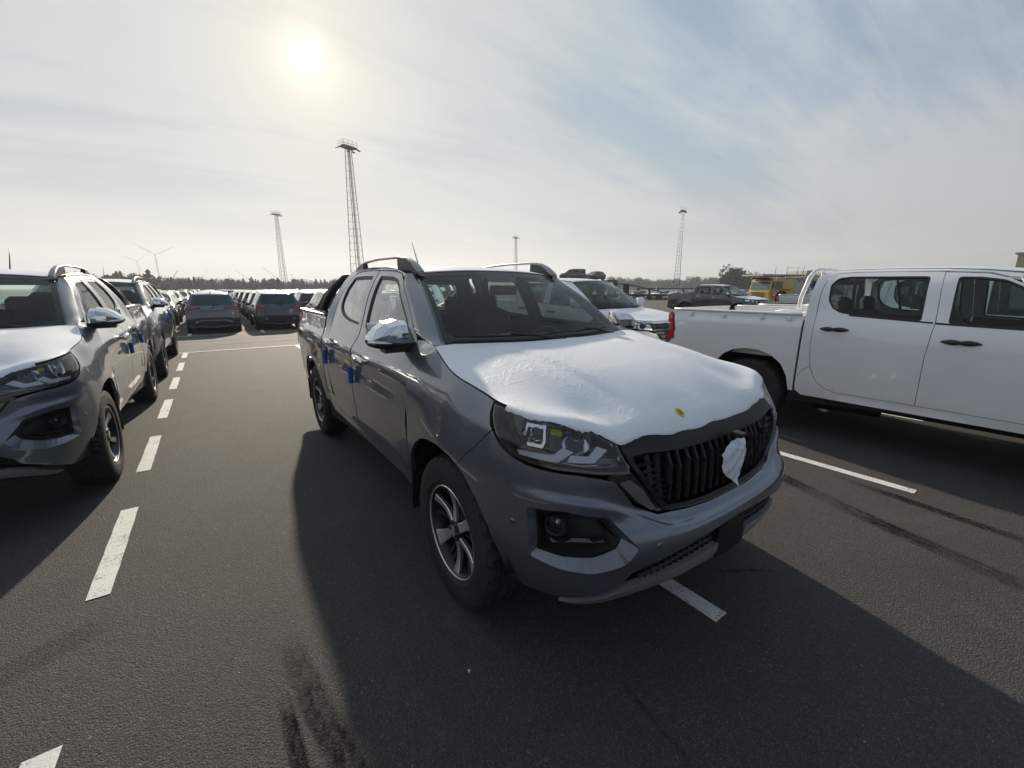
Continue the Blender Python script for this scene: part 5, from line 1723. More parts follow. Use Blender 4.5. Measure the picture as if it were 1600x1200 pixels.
def build_hilux(PAINT, rack=False, film=True, chrome=False, name='pickup_truck'):
    root = empty(name)
    S = HX.S
    sh = MB()
    for sg in (1, -1):
        f = lambda s, z: S(sg * s, z, -.022)
        out = [(1.16, .40)] + [(a + HS0, b) for a, b in HARCH(0)] + [(HS0 + .5, .50)] + [(a + HS0, b) for a, b in HARCH(3.085)] + [(HS0 + 4.2, .5), (HS0 + 4.2, 1.28), (HS0 + 2.5, 1.26), (HS0 + .5, 1.20), (1.5, 1.05), (1.4, .9), (1.16, .7)]
        panel('', f, out, None, mb=sh, step=.14, flange=0)
    sh.build('inner_body', DARK, root)
    ub = MB()
    ub.box((0, 1.5, .50), (1.45, 4.0, .22)); ub.box((0, 3.5, .62), (1.2, 1.4, .2)); ub.box((0, -.3, .72), (1.1, 1.0, .45))
    for sx in (-.45, .45): ub.box((sx, 1.7, .38), (.10, 4.6, .12))
    for yy in (0, 3.085): ub.tube([(-.72, yy, .38), (.72, yy, .38)], .06, 8)
    ub.lathe([(-.1, 0), (-.1, .13), (.1, .13), (.1, 0)], 12, Matrix.Translation((0, 3.085, .38)))
    ub.tube([(-.45, 1.9, .34), (-.47, 2.5, .32)], .09, 10)
    for sy in (0, 3.085):
        for sg in (-1, 1):
            arc = [(sy - .47 * math.cos(a), .42 + .51 * math.sin(a)) for a in [PI * k / 12 for k in range(13)]]
            ub.loft([[(sg * .40, a, b), (sg * .875, a, b)] for a, b in arc], cap=False, close=False)
            ub.box((sg * .42, sy, .65), (.02, .94, .55))
    ub.build('underbody', DARK, root)
    # bumper, grille, lamps
    bh = [(0, .62), (.45, .62), (.50, .72), (.62, .86), (.80, .905), (1.0, .91), (1.20, .93), (1.33, .90), (1.42, .845), (1.34, .78), (1.26, .64), (1.20, .48), (1.18, .36), (.9, .34), (.5, .33), (0, .33)]
    fog = rc([(.70, .55), (.92, .58), (1.04, .66), (1.05, .74), (.92, .74), (.76, .66)], .02)
    full = bh + [(-a, b) for a, b in bh[::-1]][1:-1]
    bp = panel('front_bumper', S, full, PAINT, root, holes=[fog, mir(fog)], step=.06, gap=.002)
    for sg in (1, -1):
        panel('fog_lamp_pocket', lambda s, z: S(s, z, -.03), fog if sg > 0 else mir(fog), PLASTIC, bp, step=.06)
        H = [(.62, .895), (.80, .915), (1.0, .92), (1.22, .94), (1.40, .97), (1.44, 1.06), (1.25, 1.065), (1.0, 1.05), (.80, 1.035), (.64, 1.02)]
        H = H if sg > 0 else mir(H)
        hs = panel('headlamp', lambda s, z: S(s, z, -.05), inset(H, .006), LENSIN, root, step=.08, flange=-.04)
        panel('lamp_lens', S, H, CLEAR_L, hs, step=.06, gap=.002, flange=.01)
        for c_ in (.86, 1.10):
            p = Vector(S(np.array([sg * c_]), np.array([.985]), -.04)[0]); _, N = HX.base(np.array([sg * c_]))
            b = MB(); b.lathe([(-.01, .055), (.02, .05), (.03, .03), (.034, 0)], 16, Matrix.Translation(p) @ Matrix.Rotation(math.atan2(N[0][1], N[0][0] * sg), 4, 'Z')); b.build('projector_glass', DGLASS, hs)
        panel('lamp_divider', lambda s, z: S(s, z, -.03), [(sg * a, b_) for a, b_ in [(.97, .925), (1.0, .925), (1.0, 1.045), (.97, 1.04)]], PLASTIC_G, hs, step=.08)
    gh = [(0, .63), (.43, .63), (.485, .72), (.60, .87), (.61, 1.012), (0, 1.012)]
    gf = gh + [(-a, b) for a, b in gh[::-1]][1:-1]
    gr = panel('grille', lambda s, z: S(s, z, -.03), gf, PLASTIC_G, root, step=.08)
    for k in range(6):
        zz = .66 + k * .06
        a1 = float(np.interp(zz, [.63, .72, .87], [.41, .47, .58]))
        pts = [tuple(S(np.array([a]), np.array([zz]), -.015)[0]) for a in np.linspace(-a1, a1, 11)]
        b = MB(); b.tube(pts, .012, 6); b.build('grille_bar', PLASTIC if not chrome else CHROME, gr)
    # fenders, doors, cab frame, bed
    for sg in (1, -1):
        f = HX.side(sg)
        fe = [(1.45, 1.095), (1.42, .97), (1.345, .91), (1.43, .85)] + [(HS0 - .24, .855), (HS0 - .10, .897), (HS0 + .05, .902), (HS0 + .20, .872), (HS0 + .32, .80), (HS0 + .41, .69), (HS0 + .45, .56), (HS0 + .455, .48),
              (HS0 + .52, .48), (HS0 + .52, .8), (HS0 + .49, 1.12), (HS0 + .56, 1.24), (HS0 + .44, 1.25), (HS0 + .42, 1.218), (1.9, 1.175), (1.7, 1.14)]
        panel('fender', S, [(sg * a, b) for a, b in fe], PAINT, root, step=.06, gap=.002)
        FD = [(.53, .53), (.53, .8), (.50, 1.12), (.57, 1.24), (.66, 1.31), (.90, 1.49), (1.08, 1.62), (1.20, 1.69), (1.32, 1.728), (1.50, 1.742), (1.595, 1.746), (1.56, 1.30), (1.575, 1.0), (1.57, .535)]
        FW = [(.66, 1.285), (.80, 1.385), (.96, 1.505), (1.12, 1.62), (1.22, 1.675), (1.36, 1.70), (1.50, 1.705), (1.48, 1.30), (1.05, 1.278), (.70, 1.262)]
        RD = [(1.57, .535), (1.575, 1.0), (1.56, 1.30), (1.595, 1.750), (1.9, 1.760), (2.25, 1.762), (2.40, 1.750), (2.47, 1.69), (2.485, 1.55), (2.478, 1.3), (2.475, 1.0), (2.448, .78), (2.385, .64), (2.30, .565), (2.20, .535)]
        RW = [(1.655, 1.31), (1.68, 1.712), (2.28, 1.722), (2.38, 1.708), (2.425, 1.64), (2.41, 1.48), (2.36, 1.40), (2.28, 1.355), (2.15, 1.335)]
        for nm, OUT, WIN in (('front_door', FD, FW), ('rear_door', RD, RW)):
            W_ = rc(WIN, .025)
            d = panel(nm, f, OUT, PAINT, root, holes=[W_], step=.07, gap=.0025, flange=.03)
            black_ring(f, inset(W_, -.001), inset(W_, .016), d, off=-.003, step=.08)
            panel('door_glass', lambda y, z: HX.S(sg * (y + HS0), z, -.009), inset(W_, .014), HGLASS, d, step=.1, flange=0)
            by0, by1 = (.68, 1.562) if nm == 'front_door' else (1.574, 2.20)
            panel('belt_moulding', f, [(by0, 1.262 if nm == 'front_door' else 1.292), (by1, 1.288 if nm == 'front_door' else 1.328), (by1, 1.304 if nm == 'front_door' else 1.345), (by0, 1.276 if nm == 'front_door' else 1.306)], SEAL, d, step=.1, off=.0015, flange=.002)
            if nm == 'rear_door':
                panel('window_divider', f, [(2.17, 1.345), (2.195, 1.345), (2.245, 1.70), (2.22, 1.70)], SEAL, d, step=.1, off=-.002)
                ymin, ymax = 1.60, 2.42
            else: ymin, ymax = .62, 1.55
            b = MB(); panel('', lambda y, z: HX.S(sg * (y + HS0), z, -.07), [(ymin, .6), (ymax, .6), (ymax, 1.27), (ymin, 1.25)], None, mb=b, step=.12, flange=-.05); b.build('door_trim', CABIN, d)
            hy, hz = (1.37, 1.145) if nm == 'front_door' else (2.29, 1.19)
            b = MB(); secs = []
            for t in np.linspace(-1, 1, 9):
                o = .036 * math.cos(t * 1.3) + .004; p = Vector(f(np.array([hy + t * .125]), np.array([hz]))[0]); h = .015 + .009 * math.sin(PI * min(1, abs(t) * 1.25)) - (.010 if abs(t) > .95 else 0)
                secs.append([p + Vector((sg * (o - .014), 0, h)), p + Vector((sg * o, 0, h * .6)), p + Vector((sg * (o + .002), 0, -h * .5)), p + Vector((sg * (o - .012), 0, -h))])
            b.loft(secs)
            b.build('door_handle', CHROME if chrome else PLASTIC, d, fixn=True)
            panel('handle_recess', f, rc([(hy - .055, hz - .012), (hy + .055, hz - .012), (hy + .05, hz + .030), (hy - .05, hz + .030)], .02), PAINT, d, step=.04, off=.001, flange=0)
        panel('sill', f, [(.53, .48), (.55, .45), (2.5, .45), (2.565, .50), (2.567, .62), (2.52, .72), (2.452, .778), (2.387, .636), (2.302, .561), (2.20, .531), (1.5, .531), (.53, .526)], PAINT, root, step=.08, gap=.0, flange=.05)
        Q = [(2.452, .782), (2.478, 1.0), (2.481, 1.3), (2.489, 1.55), (2.474, 1.693), (2.402, 1.755), (2.25, 1.767), (1.6, 1.758), (1.32, 1.740), (1.20, 1.70), (1.14, 1.69), (1.14, 1.722), (1.35, 1.755), (1.6, 1.777), (2.0, 1.787), (2.3, 1.787), (2.48, 1.778), (2.555, 1.73), (2.565, 1.45), (2.567, 1.2), (2.567, .625), (2.522, .724)]
        panel('cab_side_frame', f, Q, PAINT, root, step=.07, gap=.0)
        wsv = np.linspace(-.05, 1, 13)
        E0 = hx_ws(np.full(13, sg * .985), wsv); tt = np.linspace(0, 1, 13)
        dl = np.array([(.40, 1.215), (.57, 1.242), (.66, 1.312), (.90, 1.492), (1.14, 1.66), (1.16, 1.72)])
        E1 = f(np.interp(tt, [0, .10, .22, .58, .93, 1], dl[:, 0]), np.interp(tt, [0, .10, .22, .58, .93, 1], dl[:, 1]))
        secs = []
        for a_, b_ in zip(E0, E1):
            a_, b_ = Vector(a_), Vector(b_); o = Vector((sg * .75, -.45, .35)).normalized() * .009
            secs.append([a_ + Vector((0, .01, -.012)), a_, a_ * .7 + b_ * .3 + o, a_ * .3 + b_ * .7 + o, b_, b_ - Vector((sg * .02, 0, 0))])
        b = MB(); b.loft(secs, close=False, cap=False); b.build('windscreen_pillar', PAINT, root)
        AR = [p for p in HARCH(3.085) if p[1] > .47]
        BS = [(2.585, .48)] + [(AR[0][0], .48)] + AR + [(AR[-1][0] + .02, .52), (4.20, .56), (4.24, .70), (4.235, .86), (4.18, .92), (4.14, 1.05), (4.20, 1.31), (4.19, 1.325), (3.4, 1.318), (2.585, 1.31)]
        def bedf(y, z):
            y = np.asarray(y, float); z = np.asarray(z, float)
            return HX.S(sg * (y + HS0), z, -.010 * np.clip((z - 1.235) / .012, 0, 1))
        bs = panel('bed_side', bedf, BS, PAINT, root, step=.055, gap=.003, flange=.03, lines=[[(2.62, 1.235), (3.9, 1.235)], [(2.62, 1.247), (3.9, 1.247)]])
        tl = rc([(4.145, .93), (4.275, .90), (4.285, 1.10), (4.27, 1.25), (4.215, 1.285), (4.175, 1.14)], .01)
        lamp = panel('tail_lamp', lambda y, z: HX.S(sg * (y + HS0), z, .004), tl, RED_LENS, root, step=.05, flange=.04)
        panel('lamp_surround', lambda y, z: HX.S(sg * (y + HS0), z, .005), inset(tl, -.004), SEAL, lamp, holes=[inset(tl, .007)], step=.05, flange=.004)
        for zz in (1.00, 1.10, 1.18):
            panel('lamp_rib', lambda y, z: HX.S(sg * (y + HS0), z, .006), [(4.18, zz), (4.26, zz - .012), (4.26, zz - .022), (4.18, zz - .010)], DRED_LENS, lamp, step=.05, flange=0)
        # rail tube, rope hooks, inner wall
        b = MB(); b.tube([tuple(Vector(f(np.array([y]), np.array([1.315]))[0]) + Vector((-sg * .006, 0, .012))) for y in np.linspace(2.60, 4.19, 12)], .017, 8)
        secs = []
        for yy in np.linspace(2.60, 4.20, 8):
            p = Vector(f(np.array([yy]), np.array([1.318]))[0]); secs.append([p + Vector((-sg * .004, 0, .008)), p + Vector((-sg * .065, 0, .008)), p + Vector((-sg * .065, 0, -.03)), p + Vector((-sg * .03, 0, -.03))])
        b.loft(secs, smooth=False); rail = b.build('bed_rail', PAINT, bs)
        for yy in (2.72, 3.01, 3.46, 3.91):
            p = Vector(f(np.array([yy]), np.array([1.272]))[0]); b = MB(); b.box(p + Vector((sg * .010, 0, .004)), (.014, .040, .046), None, .004, rot=Matrix.Rotation(R(-6) * sg, 4, 'Y')); b.build('rope_hook', PAINT, rail)
        b = MB(); b.box((sg * .80, 3.39, 1.08), (.02, 1.58, .48)); b.build('bed_inner_wall', PAINT, bs)
        # mirror
        M = Matrix.Translation((sg * 1.02, .62, 1.325))
        b = MB(); b.loft([[(sg * x, math.cos(a) * .06 * k, math.sin(a) * .095 * k) for a in np.linspace(0, 2 * PI, 13)[:-1]] for x, k in ((-.10, .7), (-.08, .95), (0, 1.05), (.07, .95), (.10, .55))], M); mr = b.build('mirror', CHROME if chrome else (PLASTIC if not film else FILM), root, fixn=True)
        b = MB(); b.box((sg * .92, .62, 1.255), (.16, .07, .035), None, .01); b.build('mirror_arm', PLASTIC, mr)
        panel('mirror_base', f, rc([(.60, 1.25), (.78, 1.27), (.78, 1.355), (.68, 1.30)], .01), PLASTIC, root, step=.06, off=.006, flange=.02)
    # tailgate, floor, rear bumper
    tg = MB(); tg.box((0, 4.255, 1.065), (1.40, .06, .50), None, .02); tg.box((0, 4.26, 1.318), (1.44, .07, .03), None, .01); tg.build('tailgate', PAINT, root)
    b = MB(); b.box((0, 3.4, .84), (1.6, 1.6, .04)); b.box((0, 2.60, 1.07), (1.6, .03, .48)); b.build('bed_floor', PAINT, root)
    b = MB(); b.box((0, 4.26, .60), (1.60, .14, .16), None, .03); b.build('rear_bumper', PLASTIC, root)
    # cab rear
    def rear_fn(x, z):
        x = np.asarray(x, float); z = np.asarray(z, float)
        return np.stack([x, np.interp(z, [.6, 1.2, 1.45, 1.75], [2.56, 2.56, 2.555, 2.54]) + .02 * (1 - (x / .8) ** 2), z], -1)
    RWIN = rc([(-.54, 1.33), (.54, 1.33), (.49, 1.66), (-.49, 1.66)], .05)
    cc = np.array([0, 1.5, 1.2])
    rw = panel('cab_rear_panel', rear_fn, [(-.86, .62), (.86, .62), (.86, 1.25), (.83, 1.32), (.71, 1.62), (.64, 1.755), (-.64, 1.755), (-.71, 1.62), (-.83, 1.32), (-.86, 1.25)], PAINT, root, holes=[RWIN], step=.12, cen=cc)
    panel('rear_window', rear_fn, RWIN, HGLASS, rw, step=.15, flange=0, cen=cc)
    b = MB(); panel('', lambda x, z: rear_fn(x, z) - np.array([0, .03, 0]), [(-.84, .62), (.84, .62), (.80, 1.32), (.60, 1.70), (-.60, 1.70), (-.80, 1.32)], None, mb=b, holes=[inset(RWIN, .02)], step=.2, flange=0, cen=cc); b.build('rear_trim', CABIN_L, rw)
    # hood, roof, windscreen
    bd = [(float(x), float(y)) for x, y, z in _hxb[::5]] + [(float(_hxb[-1][0]), float(_hxb[-1][1]))]
    half = bd + [(x, .24 + .17 * (x / .725) ** 2 - .035) for x in (.68, .5, .3)]
    hp = half + [(-a, b) for a, b in half[::-1]]
    hp = [p for i, p in enumerate(hp) if math.hypot(p[0] - hp[i - 1][0], p[1] - hp[i - 1][1]) > .003]
    hood = panel('hood', hx_hood, hp, PAINT, root, step=.07, gap=.002, off=-.004 if film else 0)
    if film: panel('protective_film', hx_hood, inset(hp, .03), FILM, hood, step=.07, off=.003, flange=.003)
    b = MB(); secs = []
    for x in np.linspace(-.74, .74, 11):
        yb = .24 + .17 * (x / .725) ** 2; secs.append([(x, yb - .05, 1.20), (x, yb + .02, 1.218), (x, yb + .02, 1.15), (x, yb - .05, 1.15)])
    b.loft(secs, smooth=False); b.build('cowl', PLASTIC_R, root, fixn=True)
    half = [(.0, 1.06), (.3, 1.085), (.60, 1.15)] + [(e[2], e[0]) for e in HROOF[1:-1]] + [(.60, 2.55), (0, 2.57)]
    rp = half + [(-a, b) for a, b in half[::-1]][1:-1]
    roof = panel('roof', hx_roof, rp, PAINT, root, step=.1, gap=.001)
    if film: panel('protective_film', hx_roof, inset(rp, .03), FILM, roof, step=.1, off=.003, flange=.003)
    b = MB(); panel('', lambda x, y: hx_roof(x, y) - np.array([0, 0, .045]), inset(rp, .03), None, mb=b, step=.2, flange=0); b.build('headliner', CABIN_L, roof)
    for sg in (1, -1):
        b = MB(); b.tube([tuple(Vector(hx_roof(np.array([sg * (x - .012)]), np.array([y]))[0]) + Vector((0, 0, .001))) for y, z, x in HROOF[:-1]], .006, 5); b.build('roof_seam', SEAL, roof)
    wsp = rc([(-1, 0), (1, 0), (1, 1), (-1, 1)], .05)
    ws = panel('windscreen', hx_ws, wsp, WSGLASS, root, step=.15, flange=0)
    panel('windscreen_frit', hx_ws, wsp, SEAL, ws, holes=[rc([(-.95, .06), (.95, .06), (.94, .96), (-.94, .96)], .06)], step=.1, off=-.004, flange=0)
    for (u0, u1) in ((-.9, -.05), (-.1, .78)):
        b = MB(); pts = [Vector(hx_ws(np.array([u0 + (u1 - u0) * i / 6]), np.array([.045]))[0]) + Vector((0, -.012, .016)) for i in range(7)]; b.tube(pts, .008, 6)
        b.tube([Vector(hx_ws(np.array([u1 - .25]), np.array([-.03]))[0]), pts[3]], .010, 6); b.build('wiper', PLASTIC, root)
    if rack:
        b = MB()
        for sg in (1, -1):
            b.tube([(sg * .76, 2.70, 1.33), (sg * .755, 2.695, 1.50), (sg * .70, 2.66, 1.72), (sg * .64, 2.64, 1.785), (sg * .56, 2.64, 1.80)], .022, 10)
            b.box((sg * .77, 2.72, 1.345), (.08, .16, .02), None, .004); b.tube([(sg * .76, 2.70, 1.39), (sg * .77, 2.93, 1.345)], .008, 6)
            b.tube([(sg * .42, 2.645, 1.33), (sg * .42, 2.64, 1.79)], .014, 8)
        b.tube([(-.57, 2.64, 1.80), (.57, 2.64, 1.80)], .022, 10)
        for z in (1.42,): b.tube([(-.74, 2.68, z), (.74, 2.68, z)], .012, 8)
        b.build('headboard_frame', PAINT, root)
    # cabin
    b = MB(); b.box((0, .62, 1.10), (1.40, .50, .20), None, .05); b.box((0, 1.6, .58), (1.4, 1.9, .06)); b.box((0, 1.25, .78), (.24, .9, .34), None, .04); b.build('dashboard', CABIN, root)
    b = MB(); b.lathe([(0, .185), (.012, .193), (.02, .186), (.012, .176)], 24, Matrix.Translation((.38, .92, 1.08)) @ Matrix.Rotation(R(-64), 4, 'X'), axis='Z', close=True); b.box((.38, .92, 1.08), (.34, .03, .06), None, .01, rot=Matrix.Rotation(R(26), 4, 'X')); b.build('steering_wheel', PLASTIC, root)
    for x in (-.36, .36):
        b = MB(); seat_geo(b, x, 1.32, .64, .50); so = b.build('front_seat', PLASTW if film else SEATM, root); b = MB(); headrest_geo(b, x, 1.72, 1.44); b.build('headrest', SEATM, so)
    b = MB(); b.box((0, 2.10, .80), (1.3, .45, .15), None, .05); b.box((0, 2.36, 1.10), (1.3, .13, .55), None, .05, rot=Matrix.Rotation(R(-8), 4, 'X')); rs = b.build('rear_seat', SEATM, root)
    for x in (-.4, .4):
        b = MB(); headrest_geo(b, x, 2.40, 1.42, .24); b.build('headrest', SEATM, rs)
    b = MB(); b.box((0, 1.55, 1.45), (.03, .06, .0001 + .02)); 
    for sg in (1, -1):
        wheel(root, sg * .78, 0, .385, sg, 'hx', r=.387, rimr=.215, w=.255, mats=(SATIN, ALU_D) if not chrome else (ALU, ALU_D), spokes=6)
        wheel(root, sg * .78, 3.085, .385, sg, 'hx', r=.387, rimr=.215, w=.255)
    return root


HGLASS = glassmat('side_glass_tinted', (.58, .68, .66), .95, .03, 1.45, .85)

# ------------------------------------------------------------------ ordinary cars for the rows behind
def stations(rows):
    return np.array(rows, float)


#        y     zb   w    zbelt ztop  wr
SUV_ST0 = [(-2.30, .36, .66, .60, .66, .58), (-2.26, .26, .80, .76, .84, .66), (-2.05, .22, .90, .90, .97, .72), (-1.55, .22, .93, .99, 1.07, .75), (-1.02, .22, .94, 1.04, 1.14, .76),
          (-.62, .22, .94, 1.06, 1.40, .665), (-.30, .22, .94, 1.07, 1.57, .61), (.2, .22, .94, 1.08, 1.645, .61), (.95, .22, .94, 1.09, 1.645, .60), (1.65, .22, .94, 1.11, 1.60, .585),
          (2.0, .24, .93, 1.11, 1.545, .57), (2.12, .26, .925, 1.09, 1.30, .64), (2.20, .28, .92, 1.04, 1.12, .72), (2.27, .30, .90, .92, .98, .76), (2.30, .34, .86, .66, .72, .76), (2.27, .42, .80, .48, .50, .70)]
SUV_ST = [(a - max(0, a - 2.05) * .35, b_, c_ - max(0, i - 10) * .035, d_, e_, (f_ + .045 if 5 <= i <= 10 else f_ - max(0, i - 10) * .02)) for i, (a, b_, c_, d_, e_, f_) in enumerate(SUV_ST0)]
HATCH_ST = [(-2.05, .34, .62, .56, .62, .54), (-2.0, .24, .78, .72, .80, .64), (-1.8, .20, .86, .84, .91, .68), (-1.35, .20, .885, .91, .98, .70), (-.95, .20, .89, .95, 1.04, .71),
            (-.55, .20, .89, .97, 1.28, .62), (-.20, .20, .89, .98, 1.42, .575), (.25, .20, .89, .99, 1.47, .57), (.9, .20, .89, 1.0, 1.46, .56), (1.45, .20, .885, 1.02, 1.40, .54),
            (1.70, .22, .88, 1.01, 1.34, .53), (1.84, .24, .87, .98, 1.14, .62), (1.93, .26, .86, .93, 1.0, .68), (2.0, .28, .84, .80, .86, .70), (2.03, .34, .80, .60, .64, .68), (2.0, .40, .74, .44, .46, .6)]
SEDAN_ST = [(-2.35, .34, .64, .54, .60, .56), (-2.3, .22, .80, .68, .76, .66), (-2.05, .18, .88, .80, .88, .70), (-1.5, .18, .91, .88, .95, .72), (-.95, .18, .92, .92, 1.0, .73),
            (-.50, .18, .92, .94, 1.24, .63), (-.10, .18, .92, .95, 1.38, .58), (.35, .18, .92, .96, 1.42, .57), (.9, .18, .92, .97, 1.40, .56), (1.35, .18, .915, .98, 1.28, .58),
            (1.75, .20, .91, .98, 1.08, .66), (1.95, .22, .90, .97, 1.03, .70), (2.2, .24, .89, .95, 1.01, .72), (2.33, .28, .86, .84, .90, .72), (2.36, .34, .82, .62, .66, .70), (2.32, .40, .76, .44, .46, .6)]
VAN_ST = [(-2.20, .36, .66, .62, .70, .60), (-2.15, .26, .80, .80, .90, .68), (-1.95, .22, .88, .94, 1.04, .74), (-1.55, .22, .90, 1.02, 1.14, .76), (-1.20, .22, .91, 1.06, 1.22, .78),
          (-.80, .22, .92, 1.08, 1.55, .70), (-.45, .22, .92, 1.09, 1.74, .67), (.2, .22, .92, 1.09, 1.80, .67), (1.0, .22, .92, 1.09, 1.81, .67), (1.8, .22, .92, 1.09, 1.79, .66),
          (2.10, .24, .92, 1.09, 1.74, .66), (2.16, .26, .92, 1.08, 1.40, .72), (2.20, .28, .91, 1.04, 1.12, .76), (2.22, .30, .90, .92, .98, .78), (2.23, .34, .86, .66, .72, .78), (2.20, .42, .80, .48, .50, .70)]


class CarSurf:
    def __init__(c, st):
        c.st = stations(st); c.n = len(st)

    def par(c, v):
        return herm(np.arange(c.n), c.st, v)

    def P(c, v, q, off=0.0):
        """v along the car (station number), q round the half section: 0 roof centre .. 3 roof edge, 4 belt, 5 shoulder, 6 door, 7, 8 sill, 9 floor; sign of q gives the side"""
        v = np.asarray(v, float); q = np.asarray(q, float)
        aq = np.abs(q)
        p = c.par(v); y, zb, w, zbelt, zt, wr = [p[..., i] for i in range(6)]
        k = np.clip((zt - zbelt) / .5, 0, 1)
        X = np.stack([0 * w, wr * .60, wr * .90, wr, w * (.955 * k + .93 * (1 - k)), w, w * .995, w * .97, w * .90, w * 0], -1)
        cr = .035
        Z = np.stack([zt + cr, zt + cr * .7, zt + cr * .25, zt - .018, zbelt, zbelt - .11, (zbelt + zb) / 2 - .03, zb + .14, zb, zb - .02], -1)
        i = np.clip(np.floor(aq).astype(int), 0, 8); t = aq - i
        def H(A):
            a0 = np.take_along_axis(A, np.maximum(i - 1, 0)[..., None], -1)[..., 0]; a1 = np.take_along_axis(A, i[..., None], -1)[..., 0]
            a2 = np.take_along_axis(A, (i + 1)[..., None], -1)[..., 0]; a3 = np.take_along_axis(A, np.minimum(i + 2, 9)[..., None], -1)[..., 0]
            return (1 - t) * a1 + t * a2 + 0 * a0
        x = H(X); z = H(Z)
        return np.stack([(x + off * .7) * np.sign(q + 1e-9), y, z + off * (aq < 3)], -1)


def low_wheel(mats=None, r=.34, w=.22):
    m = MB()
    m.lathe([(-w / 2, r * .6), (-w / 2, r * .96), (-w * .4, r), (w * .4, r), (w / 2, r * .96), (w / 2, r * .66)], 22, mi=0)
    m.lathe([(w / 2 - .02, r * .66), (w * .30, r * .60), (w * .30, 0)], 22, mi=1)
    for k in range(5):
        a = 2 * PI * k / 5
        m.box((w / 2 - .022, math.cos(a) * r * .34, math.sin(a) * r * .34), (.02, .05, r * .66), None, rot=Matrix.Rotation(a - PI / 2 + PI, 4, 'X'), mi=2)
    return m.mesh('wheel', [RUBBER, ALU_D, ALU])


LOWW = None


